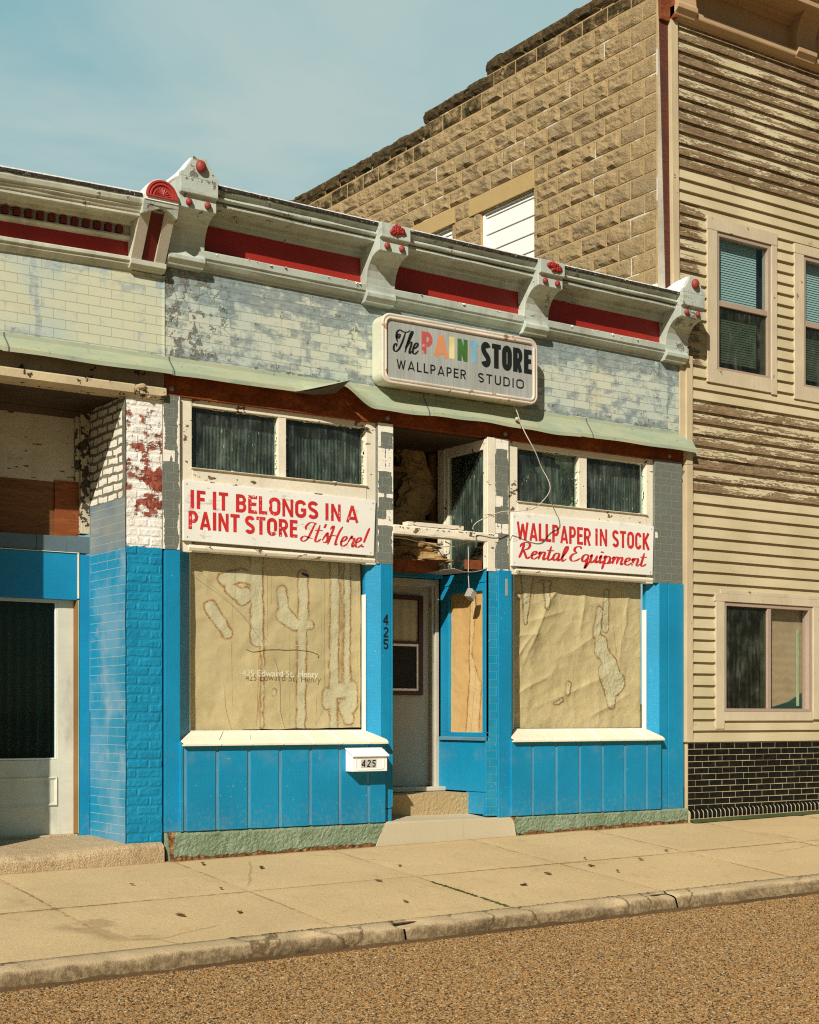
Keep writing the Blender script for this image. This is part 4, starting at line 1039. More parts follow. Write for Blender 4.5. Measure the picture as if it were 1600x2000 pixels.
# the broken one: a torn fan of ribs in front of a pale board
b = MB()
for q in range(15):
    a0 = R(172-q*8.6); l = 0.56+0.10*math.sin(q*2.3) if q < 9 else 0.40-0.02*(q-9)+0.05*math.sin(q*3)
    c0 = Vector((9.80, 0.15, 3.74)); a1 = a0-R(9.4)
    p0 = c0+Vector((math.cos(a0)*l, 0.02, math.sin(a0)*l)); p1 = c0+Vector((math.cos(a1)*l*0.95, -0.004, math.sin(a1)*l*0.95))
    m0 = c0+Vector((math.cos(a0)*0.03, 0, 0.01)); m1 = c0+Vector((math.cos(a1)*0.03, 0.0, 0.01))
    b.quad(tuple(m0), tuple(m1), tuple(p1), tuple(p0))
b2 = corrugated(9.17, 9.62, 3.70, 4.30, 0.185); n0 = len(b.v); b.v += b2.v; b.f += [tuple(i+n0 for i in f) for f in b2.f]; b.mi += b2.mi
o = b.build('corrugated_sheet', M_CORR, recalc=False, solid=0.002)
tag(o, 'torn ribbed sheet fanned out behind the broken third transom pane with a pale gap', 'sheet', 'ribbed sheets behind the transom panes')
M_PALEB = paint('pale_mint_board', (0.46, 0.56, 0.42), 0.08, 0.6, 0.4, (0.2, 0.22, 0.15))
box(9.12, 10.06, 0.215, 0.225, 3.66, 4.31).build('ceiling_board', M_PALEB, TR)
# near-black backings stand in for the unlit rooms
b = MB(); b.box(5.45, 7.70, 0.24, 1.6, 0.7, 4.6); b.build('unlit_backing', M_DARK, PS)
b = MB(); b.box(9.09, 11.02, 0.24, 1.6, 0.7, 4.6); b.build('unlit_backing', M_DARK, PS)
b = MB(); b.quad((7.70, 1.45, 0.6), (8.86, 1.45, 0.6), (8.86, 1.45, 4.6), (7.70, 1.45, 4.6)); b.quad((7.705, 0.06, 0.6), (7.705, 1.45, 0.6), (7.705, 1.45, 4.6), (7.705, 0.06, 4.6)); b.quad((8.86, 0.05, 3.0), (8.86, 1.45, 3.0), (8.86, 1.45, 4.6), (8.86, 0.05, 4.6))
b.build('unlit_backing', M_DARK, PS, recalc=False)
# ------------------------------------------------------------------ entry
b = MB()
for k in range(6): b.box(7.713, 8.90, 0.076+k*0.2, 0.270+k*0.2, 4.298, 4.318)
b.build('entry_ceiling', M_SOFFIT, PS, bevel=0.002)
b = MB(); rings = []
for k in range(41):
    x = lerp(7.713, 8.93, k/40); r_ = []
    for q, (y, z) in enumerate([(-0.006, 3.318), (-0.008, 3.336), (-0.006, 3.385), (0.0, 3.400), (0.11, 3.402), (0.115, 3.318)]):
        r_.append((x, y+0.005*mn.noise(Vector((x*9, q, 0))), z+0.007*mn.noise(Vector((x*11, q*0.6, 4)))-0.004*(x-7.7)))
    rings.append(r_)
b.loft(rings); b.box(7.88, 8.52, 0.0, 0.09, 3.404, 3.440)
r_ = random.Random(11)
for q in range(26):
    x = r_.uniform(7.75, 8.85); b.quad((x, -0.010, 3.396), (x+0.022, -0.010, 3.397), (x+0.019, -0.014-0.006*r_.random(), 3.386-0.010*r_.random()), (x+0.004, -0.015, 3.384))
b.build('transom_bar', M_CREAM, PS)
# return wall on the right of the entry: boarded sidelight below, sash above
XR = 8.79
rw = MB(); rw.box(XR-0.004, XR+0.03, 0.003, 0.80, 0.905, 1.395); rw.box(XR-0.006, XR+0.03, 0.0, 0.745, 1.436, 1.478); rw.box(XR-0.006, XR+0.03, 0.605, 0.745, 1.478, 3.03)
rw.box(XR-0.006, XR+0.03, 0.0, 0.055, 1.478, 3.03); rw.box(XR-0.006, XR+0.03, 0.055, 0.605, 2.845, 3.03); rw.box(XR-0.012, XR+0.03, 0.02, 0.31, 0.69, 0.90)
rw.box(XR-0.014, XR, 0.0, 0.742, 2.925, 2.945)
side = rw.build('side_panel', M_BLUE, PS, bevel=0.003)
MB().exy([(XR-0.032, 1.400), (XR-0.032, 1.428), (XR-0.008, 1.436), (XR+0.02, 1.436), (XR+0.02, 1.396)], 0.0, 0.742).build('panel_ledge', M_GROOVE, side, bevel=0.002)
MB().box(XR+0.010, XR+0.013, 0.05, 0.61, 1.475, 2.85).build('pane', M_GLASS, side)
sa = MB(); sa.box(XR-0.01, XR+0.04, 0.615, 0.79, 3.05, 4.298); sa.box(XR-0.012, XR+0.04, 0.0, 0.035, 3.05, 4.298); sa.box(XR-0.008, XR+0.04, 0.035, 0.615, 4.20, 4.298); sa.box(XR-0.02, XR-0.01, 0.66, 0.74, 3.05, 4.29)
sa = sa.build('side_sash', M_CREAM, PS, bevel=0.003)
MB().box(XR+0.012, XR+0.016, 0.035, 0.615, 3.05, 4.2).build('pane', M_DUSTY, sa)
b = MB(); b.box(8.80, 8.895, -0.006, 0.03, 3.03, 4.318); b.build('entry_jamb', M_CREAM, PS, bevel=0.003)
b = MB(); b.grid(lambda u, v: (XR+0.045+0.006*math.sin(u*0.58*2*math.pi/0.034), lerp(0.03, 0.62, u), lerp(3.05, 4.25, v)), 120, 4)
o = b.build('corrugated_sheet', M_CORR, recalc=False, smooth=True, solid=0.002)
tag(o, 'dark ribbed sheet behind the side sash inside the open transom of the doorway', 'sheet', 'ribbed sheets behind the transom panes')
# door, its frame and storm window
dr = box(7.80, 8.716, 0.85, 0.895, 0.940, 2.930).build('door', M_OLIVE, PS, bevel=0.004)
b = MB(); b.box(8.575, 8.628, 0.822, 0.85, 1.845, 2.838); b.box(7.9, 8.575, 0.822, 0.85, 2.79, 2.838); b.box(7.9, 8.575, 0.822, 0.85, 1.845, 1.885); b.box(7.9, 8.575, 0.824, 0.85, 2.355, 2.38)
st = b.build('storm_window', M_MAROON, dr, bevel=0.003)
M_DCURT = paint('beige_door_curtain', (0.42, 0.36, 0.23), 0.1, 0.8, 0.2)
b = MB(); b.grid(lambda u, v: (lerp(7.9, 8.575, u), 0.844+0.004*math.sin(u*40), lerp(2.38, 2.79, v)), 90, 2); b.build('curtain', M_DCURT, st, recalc=False, smooth=True)
b = MB(); b.box(8.553, 8.573, 0.828, 0.846, 1.887, 2.353); b.box(7.9, 8.553, 0.828, 0.846, 1.887, 1.910); b.box(7.9, 8.553, 0.828, 0.846, 2.33, 2.353); b.build('sash', M_WHITE, st, bevel=0.002)
MB().box(7.9, 8.553, 0.840, 0.846, 1.91, 2.33).build('pane', M_DARK, st)
b = MB(); b.box(8.716, 8.742, 0.80, 0.90, 0.93, 3.0); b.box(8.745, 8.788, 0.775, 0.87, 0.90, 3.005); b.box(7.75, 8.745, 0.78, 0.9, 2.935, 3.0); b.box(7.75, 8.72, 0.80, 0.9, 2.925, 2.935)
b.build('door_frame', M_JAMB, PS, bevel=0.004)
b = MB(); b.box(7.72, 8.785, 0.70, 0.90, 3.006, 3.06); b.build('door_header', M_BLUE, PS, bevel=0.003)
b = MB(); b.box(7.72, 8.79, 0.66, 0.95, 0.895, 0.936); b.build('threshold', M_JAMB, PS, bevel=0.006)
b = MB(); b.box(7.72, 8.48, 0.36, 0.40, 3.035, 3.135); b.box(7.72, 8.48, 0.40, 0.68, 3.035, 3.055)
b.build('rail_board', M_RUSTW, PS, bevel=0.003)
b = MB(); b.box(8.60, 8.786, 0.06, 0.10, 3.045, 3.135); b.build('rail_board', M_RUSTW, PS, bevel=0.003)
b = MB(); b.grid(lambda u, v: (lerp(8.42, 8.788, u), lerp(0.02, 0.50, v), 3.035-0.03*math.sin(u*math.pi)*(1-v*0.4)+0.01*u), 16, 6)
M_SHEET = paint('curled_soffit_sheet', (0.30, 0.29, 0.25), 0.1, 0.6, 0.3)
b.build('hanging_sheet', M_SHEET, PS, recalc=False, solid=0.004, smooth=True)
# steps
s1 = MB(); s1.loft([[(7.46, -0.06, zwalk(7.46, 0)-0.05), (9.125, -0.06, zwalk(9.1, 0)-0.05), (9.09, -0.045, 0.640), (9.07, -0.030, 0.655), (7.62, -0.030, 0.668), (7.595, -0.045, 0.655)], [(7.6, 0.30, 0.30), (9.0, 0.30, 0.30), (9.0, 0.30, 0.64), (9.0, 0.30, 0.687), (7.65, 0.30, 0.697), (7.6, 0.30, 0.64)]])
s1.build('doorstep', M_STEP, PS, bevel=0.008)
s2 = MB(); rings = []
s2.grid(lambda u, v: (lerp(7.72, 8.785, u), 0.275+0.004*fbm(u*12, 0, v*4, 3)-0.006*v, lerp(0.66, 0.893, v)), 60, 10)
s2.box(7.72, 8.785, 0.285, 0.70, 0.60, 0.890)
s2.build('doorstep', M_PEB, PS, recalc=False)

# things in and on the shop front
# insulation hanging in the open transom
def batt(cx, cy, cz, wx, wy, hz, seed):
    b_ = MB()
    def F(u, v):
        a = u*2*math.pi
        r = 1+0.34*fbm(math.cos(a)*1.6+seed, math.sin(a)*1.6, v*6.5, 1.3, 6)-0.25*max(0, mn.noise(Vector((a*1.3, v*9, seed)))-0.1)
        pinch = 0.72+0.28*math.sin(v*math.pi)**0.5+0.15*math.sin(v*9+seed)
        ca_, sa_ = math.cos(a), math.sin(a)
        ca_ = math.copysign(abs(ca_)**0.6, ca_); sa_ = math.copysign(abs(sa_)**0.6, sa_)
        return (cx+wx*ca_*r*pinch+0.05*math.sin(v*7+seed), cy+wy*sa_*r*pinch, cz+hz*(v-0.5)+0.03*fbm(u*5, v*5, seed, 1))
    return b_.grid(F, 110, 90)
for i, (a, lab) in enumerate((((8.60, 0.98, 3.86, 0.20, 0.10, 0.94, 3.3), 'long brown fibreglass batt hanging down in the open doorway transom'),
                              ((8.24, 0.80, 3.52, 0.13, 0.10, 0.36, 8.1), 'crumpled pale batt slumped at the lower left of the open transom'),
                              ((8.40, 0.60, 3.22, 0.26, 0.12, 0.24, 5.7), 'wide crushed batt lying just below the white transom bar'),
                              ((8.08, 0.52, 3.21, 0.10, 0.08, 0.26, 1.9), 'narrow pale batt hanging below the left end of the transom bar'))):
    tag(batt(*a).build('insulation_batt', M_INS, smooth=True, recalc=False), lab, 'insulation', 'insulation batts in the open transom')
for i, (a, lab) in enumerate((((8.10, 8.78, 0.80, 0.84, 3.54, 3.59), 'lower raw wood batten crossing in front of the long batt'),
                              ((8.05, 8.44, 0.86, 0.90, 4.06, 4.11), 'upper short raw wood batten at the left of the open transom'))):
    tag(box(*a).build('batten', M_WOODB, bevel=0.003), lab, 'batten', 'raw battens in the open transom')
tag(MB().box(8.80, 8.86, 0.92, 0.98, 3.06, 4.29).build('wall_stud', M_WOODB, bevel=0.003), 'reddish upright stud at the right of the hanging insulation', 'stud')
tag(MB().box(8.02, 8.10, 1.1, 1.18, 3.06, 4.29).build('wall_stud', M_DRED, bevel=0.003), 'dark red upright stud at the left of the hanging insulation', 'stud')

def seg(p, a, b_):
    ax, az = a; bx, bz = b_; px, pz = p
    dx, dz = bx-ax, bz-az; t = max(0, min(1, ((px-ax)*dx+(pz-az)*dz)/(dx*dx+dz*dz+1e-9)))
    return math.hypot(px-ax-dx*t, pz-az-dz*t), t
def paper(name, mat, P, nu, nv, caps, lines, holes, fold):
    b_ = MB()
    def F(u, v):
        p3, q = P(u, v)
        d = 9.0
        jx = q[0]+0.010*mn.noise(Vector((q[0]*16, q[1]*16, 1))); jz = q[1]+0.012*mn.noise(Vector((q[0]*13+7, q[1]*13, 5)))
        for (a, c_, r0, r1) in caps:
            dd, t = seg((jx, jz), a, c_); d = min(d, dd-lerp(r0, r1, t))
        l = 9.0
        for (a, c_) in lines: l = min(l, seg((q[0]+0.006*mn.noise(Vector((2, q[1]*9, 0))), q[1]), a, c_)[0])
        h = 9.0
        for (a, c_, r0) in holes: h = min(h, seg(q, a, c_)[0]-r0)
        f = fold(q[0], q[1])
        return tuple(Vector(p3[0])+Vector(p3[1])*f), (d, l, h)
    return b_.grid(F, nu, nv, ('stain', 'line', 'hole')).build(name, mat, recalc=False, smooth=True)
# left paper; q in metres from the lower-left corner, taken from the sheet's own corners
LX0, LX1, LZ0, LZ1 = 5.722, 7.470, 1.512, 3.045
def zl(u_, v_): return ((u_-155)/1065*1.748, (1140-v_)/1080*1.53)
def cap(u0, v0, u1, v1, r0, r1=None, Z=zl, k=1.748/1065): return (Z(u0, v0), Z(u1, v1), r0*k, (r1 or r0)*k)
capsL = [cap(560, 60, 560, 575, 40), cap(594, 590, 590, 1130, 10), cap(365, 215, 470, 190, 38, 34), cap(470, 190, 520, 200, 38), cap(470, 330, 500, 300, 36), cap(400, 270, 470, 320, 34), cap(285, 392, 388, 545, 36, 30),
         cap(715, 270, 728, 420, 32), cap(728, 420, 795, 475, 50, 36), cap(800, 480, 890, 480, 34, 26), cap(848, 170, 850, 430, 32), cap(840, 480, 832, 1130, 30), cap(1050, 60, 1048, 870, 30), cap(1132, 60, 1130, 850, 22),
         cap(1005, 920, 1000, 980, 34), cap(1060, 900, 1100, 900, 44), cap(1160, 880, 1160, 1000, 40), cap(1040, 930, 1045, 1130, 26), cap(1110, 1000, 1140, 1080, 36), cap(665, 900, 665, 915, 12)]
linesL = [(zl(a, b_), zl(c_, d_)) for a, b_, c_, d_ in ((410, 100, 412, 480), (430, 100, 430, 330), (626, 150, 626, 560), (655, 140, 648, 360), (762, 500, 762, 1120), (965, 130, 965, 860), (985, 130, 985, 900), (1210, 200, 1202, 880), (412, 590, 415, 1000), (575, 600, 560, 1120), (1088, 90, 1088, 850), (1093, 90, 1094, 850), (1099, 90, 1098, 850), (1106, 90, 1104, 850), (180, 140, 640, 600), (610, 560, 560, 1100), (935, 960, 930, 1110), (985, 1000, 930, 1120))]
holesL = [(zl(845, 152), zl(880, 165), 0.012)]
def foldL(x, z): return 0.014*fbm(x, z, 0, 1.6, 4)+0.004*fbm(x, z, 7, 6, 2)-0.012*max(0, x-1.45)*(1-abs(z-0.5))*fbm(x, z, 2, 5, 3)
o = paper('brown_paper', M_PAPER, lambda u, v: (((lerp(LX0, LX1, u), 0.176, lerp(LZ0+0.02*u*(u > 0.3)+0.012*mn.noise(Vector((u*9, 0, 0)))*(u > .4), LZ1, v)), (0, 1, 0)), (u*1.748, v*1.53)), 190, 170, capsL, linesL, holesL, foldL)
tag(o, 'water stained brown paper with a torn hole, covering the left show window', 'paper', 'brown papers covering the windows')
RX0, RX1, RZ0, RZ1 = 9.228, 10.978, 1.516, 3.045
def zr(u_, v_): return ((u_-155)/910*1.75, (1150-v_)/1060*1.53)
def capr(u0, v0, u1, v1, r0, r1=None): return (zr(u0, v0), zr(u1, v1), r0*1.75/910, (r1 or r0)*1.75/910)
capsR = [capr(272, 90, 262, 420, 42, 10), capr(400, 160, 400, 310, 20, 14), capr(420, 140, 350, 130, 12, 6), capr(768, 310, 745, 490, 22, 26), capr(820, 180, 808, 430, 16, 26), capr(778, 545, 776, 600, 44), capr(795, 610, 840, 690, 40, 50), capr(835, 760, 850, 800, 78), capr(900, 820, 880, 850, 52), capr(845, 880, 845, 985, 46, 26), capr(548, 840, 535, 905, 16), capr(500, 955, 455, 980, 10), capr(215, 235, 218, 250, 14)]
linesR = [(zr(a, b_), zr(c_, d_)) for a, b_, c_, d_ in ((840, 90, 850, 230), (878, 150, 882, 620), (925, 90, 918, 740), (930, 740, 945, 830), (845, 230, 900, 700), (325, 120, 300, 380), (600, 600, 575, 860), (160, 1135, 230, 1145))]
holesR = [(zr(590, 140), zr(610, 195), 0.0035), (zr(940, 580), zr(950, 585), 0.0)]
def foldR(x, z):
    f = 0.010*fbm(x, z, 0, 1.3, 4)+0.003*fbm(x, z, 7, 7, 2)
    for (a, c_, w_, h) in (((0.12, 0.55), (0.62, 1.5), 0.10, 0.030), ((0.02, 0.62), (0.32, 0.98), 0.05, 0.018), ((0.0, 0.9), (0.4, 0.95), 0.05, 0.014), ((0.3, 0.2), (1.3, 0.55), 0.12, 0.022), ((0.9, 0.9), (1.0, 1.5), 0.09, 0.016), ((1.0, 0.1), (1.6, 0.35), 0.07, 0.018), ((1.45, 0.7), (1.6, 1.5), 0.06, 0.016), ((0.75, 0.75), (1.2, 1.0), 0.05, 0.010), ((0.0, 0.3), (0.55, 0.55), 0.05, 0.014), ((0.2, 1.05), (0.75, 1.2), 0.05, 0.012)):
        d, t = seg((x+0.03*fbm(x, z, 3, 4, 2), z), a, c_)
        f -= h*math.exp(-abs(d)/w_*1.8)*math.sin(math.pi*(0.1+0.8*t))
    return f
o = paper('brown_paper', M_PAPERC, lambda u, v: (((lerp(RX0, RX1, u), 0.195, lerp(RZ0, RZ1, v)), (0, 1, 0)), (u*1.75, v*1.53)), 190, 170, capsR, linesR, holesR, foldR)
tag(o, 'creased brown paper with one long stain, covering the right show window', 'paper', 'brown papers covering the windows')
capsS = [((0.36, 0.0), (0.40, 0.45), 0.10, 0.10), ((0.40, 0.45), (0.33, 0.75), 0.08, 0.03), ((0.33, 0.75), (0.37, 1.30), 0.02, 0.05)]
linesS = [((0.35, 0.0), (0.38, 0.4)), ((0.42, 0.3), (0.40, 0.6)), ((0.37, 0.9), (0.35, 1.35))]
o = paper('brown_paper', M_PAPERO, lambda u, v: (((XR+0.024, lerp(0.612, 0.045, u), lerp(1.474, 2.85, v)), (1, 0, 0)), (u*0.567, v*1.376)), 70, 150, capsS, linesS, [], lambda x, z: 0.010*fbm(x, z, 3, 2.2, 4))
tag(o, 'orange brown paper with one wavy rust stain, in the narrow side light of the doorway', 'paper', 'brown papers covering the windows')
# ------------------------------------------------------------------ sign writing, every letter drawn as brush strokes
def arc(cx, cy, rx, ry, a0, a1, n=14): return [(cx+rx*math.cos(R(lerp(a0, a1, i/n))), cy+ry*math.sin(R(lerp(a0, a1, i/n)))) for i in range(n+1)]
def glyph(ch, w, T, th):
    l, r, b_, tp = T/2, w-T/2, th/2, 1-th/2; ry = 0.25; m = 0.52
    st = [(l, 0), (l, 1)]
    if ch == 'I': return [[(w/2, 0), (w/2, 1)]]
    if ch == 'F': return [st, [(l, tp), (w, tp)], [(l, m), (w*0.9, m)]]
    if ch == 'E': return [st, [(l, tp), (w, tp)], [(l, m), (w*0.92, m)], [(l, b_), (w, b_)]]
    if ch == 'L': return [st, [(l, b_), (w, b_)]]
    if ch == 'T': return [[(w/2, 0), (w/2, tp)], [(0, tp), (w, tp)]]
    if ch == 'P': return [st, [(l, tp), (w*0.5, tp)]+arc(w*0.5, (tp+0.44)/2, r-w*0.5, (tp-0.44)/2, 90, -90)+[(l, 0.44)]]
    if ch == 'R': return [st, [(l, tp), (w*0.5, tp)]+arc(w*0.5, (tp+0.46)/2, r-w*0.5, (tp-0.46)/2, 90, -90)+[(l, 0.46)], [(w*0.48, 0.47), (r, 0.0)]]
    if ch == 'B': return [st, [(l, tp), (w*0.5, tp)]+arc(w*0.5, (tp+m)/2, r*0.96-w*0.5, (tp-m)/2, 90, -90)+[(l, m)], [(l, m), (w*0.5, m)]+arc(w*0.5, (b_+m)/2, r-w*0.5, (m-b_)/2, 90, -90)+[(l, b_)]]
    if ch == 'D': return [st, [(l, tp), (w*0.42, tp)]+arc(w*0.42, 0.68, r-w*0.42, tp-0.68, 90, 0)+arc(w*0.42, 0.32, r-w*0.42, 0.32-b_, 0, -90)+[(l, b_)]]
    if ch == 'O': return [arc(w/2, 0.70, r-w/2, tp-0.70, 0, 180)+arc(w/2, 0.30, r-w/2, 0.30-b_, 180, 360)+[(r, 0.70)]]
    if ch == 'C': return [arc(w/2, 0.70, r-w/2, tp-0.70, 10, 180)+arc(w/2, 0.30, r-w/2, 0.30-b_, 180, 350)]
    if ch == 'G': return [arc(w/2, 0.70, r-w/2, tp-0.70, 12, 180)+arc(w/2, 0.30, r-w/2, 0.30-b_, 180, 360)+[(r, 0.46)], [(w*0.52, 0.45), (w, 0.45)]]
    if ch == 'S': return [arc(w/2, 0.745, r-w/2, tp-0.745, 15, 180, 12)+[(l+0.01, 0.66), (l+w*0.12, 0.57), (w/2, 0.50), (r-w*0.12, 0.43), (r-0.01, 0.35)]+arc(w/2, 0.255, r-w/2, 0.255-b_, 0, -165, 12)]
    if ch == 'U': return [[(l, 1), (l, 0.32)]+arc(w/2, 0.32, r-w/2, 0.32-b_, 180, 360)+[(r, 1)]]
    if ch == 'N': return [st, [(l, 0.97), (r, 0.03)], [(r, 0), (r, 1)]]
    if ch == 'A': return [[(T*0.42, 0), (w/2, 0.985)], [(w-T*0.42, 0), (w/2, 0.985)], [(w*0.22, 0.25), (w*0.78, 0.25)]]
    if ch == 'K': return [st, [(l, 0.38), (r+0.02, 1)], [(w*0.40, 0.52), (r+0.04, 0)]]
    if ch == 'W': return [[(T*0.4, 1), (w*0.28, 0.02)], [(w*0.28, 0.02), (w*0.5, 0.9)], [(w*0.5, 0.9), (w*0.72, 0.02)], [(w*0.72, 0.02), (w-T*0.4, 1)]]
    if ch == '4': return [[(w*0.72, 0), (w*0.72, 1)], [(w*0.72, 0.97), (0.02, 0.30)], [(0.0, 0.28), (w, 0.28)]]
    if ch == '2': return [arc(w/2, 0.72, r-w/2, tp-0.72, 165, -20)+[(r*0.75, 0.46), (l, b_+0.02)], [(l*0.4, b_), (w, b_)]]
    if ch == '5': return [[(w*0.95, tp), (l, tp)], [(l, 1), (l*0.9, 0.56)], [(l, 0.56)]+arc(w/2, 0.32, r-w/2, 0.32-b_, 110, -150)]
    return []
NST = [0]
def strip(b_, pts, wfn, fr, lift):
    """one brush stroke on a plane; fr(u, v, lift) -> 3d"""
    P = [Vector((p[0], p[1])) for p in pts]
    Q = [P[0]]
    for p in P[1:]:
        if (p-Q[-1]).length > 1e-5: Q.append(p)
    if len(Q) < 2: return
    ring = []
    for i, p in enumerate(Q):
        a = (Q[i]-Q[i-1]).normalized() if i else (Q[1]-Q[0]).normalized()
        c_ = (Q[i+1]-Q[i]).normalized() if i < len(Q)-1 else a
        na, nc = Vector((-a.y, a.x)), Vector((-c_.y, c_.x)); n = (na+nc)
        n = na if n.length < 0.2 else n.normalized(); k = 1/max(0.6, n.dot(na))
        wd = wfn(i/(len(Q)-1), (a+c_) if (a+c_).length > 1e-3 else a)*0.5*k
        ring.append((p+n*wd, p-n*wd))
    for i in range(len(ring)-1):
        (a0, a1), (b0, b1) = ring[i], ring[i+1]
        b_.quad(fr(a0.x, a0.y, lift), fr(a1.x, a1.y, lift), fr(b1.x, b1.y, lift), fr(b0.x, b0.y, lift))
def block_text(b_, items, z0, h, y, T, th=None, jit=0.0):
    """items: (char, x0, x1) in metres along the wall"""
    th = th or T*0.92
    for ch, x0, x1 in items:
        w_ = (x1-x0)/h; j = random.uniform(-jit, jit)
        for k, pts in enumerate(glyph(ch, w_, T, th)):
            wd = T if k == 0 or ch in 'NWAKU4' else th
            if ch in 'NWA' : wd = T*0.86
            strip(b_, pts, lambda t, d, q=wd: q, lambda u, v, l_, x0=x0, j=j: (x0+u*h, y-0.0012-l_, z0+j+v*h), 0.00012*k)
def layout(text, x0, x1, rel=None, gap=0.22, space=0.75):
    rel = rel or {}
    ws = [space if c == ' ' else rel.get(c, 1.0) for c in text]
    tot = sum(ws)+gap*sum(1 for i, c in enumerate(text[:-1]) if c != ' ' and text[i+1] != ' ')
    k = (x1-x0)/tot; x = x0; out = []
    for i, c in enumerate(text):
        if c != ' ': out.append((c, x, x+ws[i]*k))
        x += ws[i]*k+(gap*k if i < len(text)-1 and c != ' ' and text[i+1] != ' ' else 0)
    return out
def smooth(pts, n=7):
    P = [Vector(p) for p in pts]; out = []
    for i in range(len(P)-1):
        p0, p1, p2, p3 = P[max(0, i-1)], P[i], P[i+1], P[min(len(P)-1, i+2)]
        for k in range(n):
            t = k/n
            out.append(0.5*((2*p1)+(-p0+p2)*t+(2*p0-5*p1+4*p2-p3)*t*t+(-p0+3*p1-3*p2+p3)*t**3))
    out.append(P[-1]); return [(p.x, p.y) for p in out]
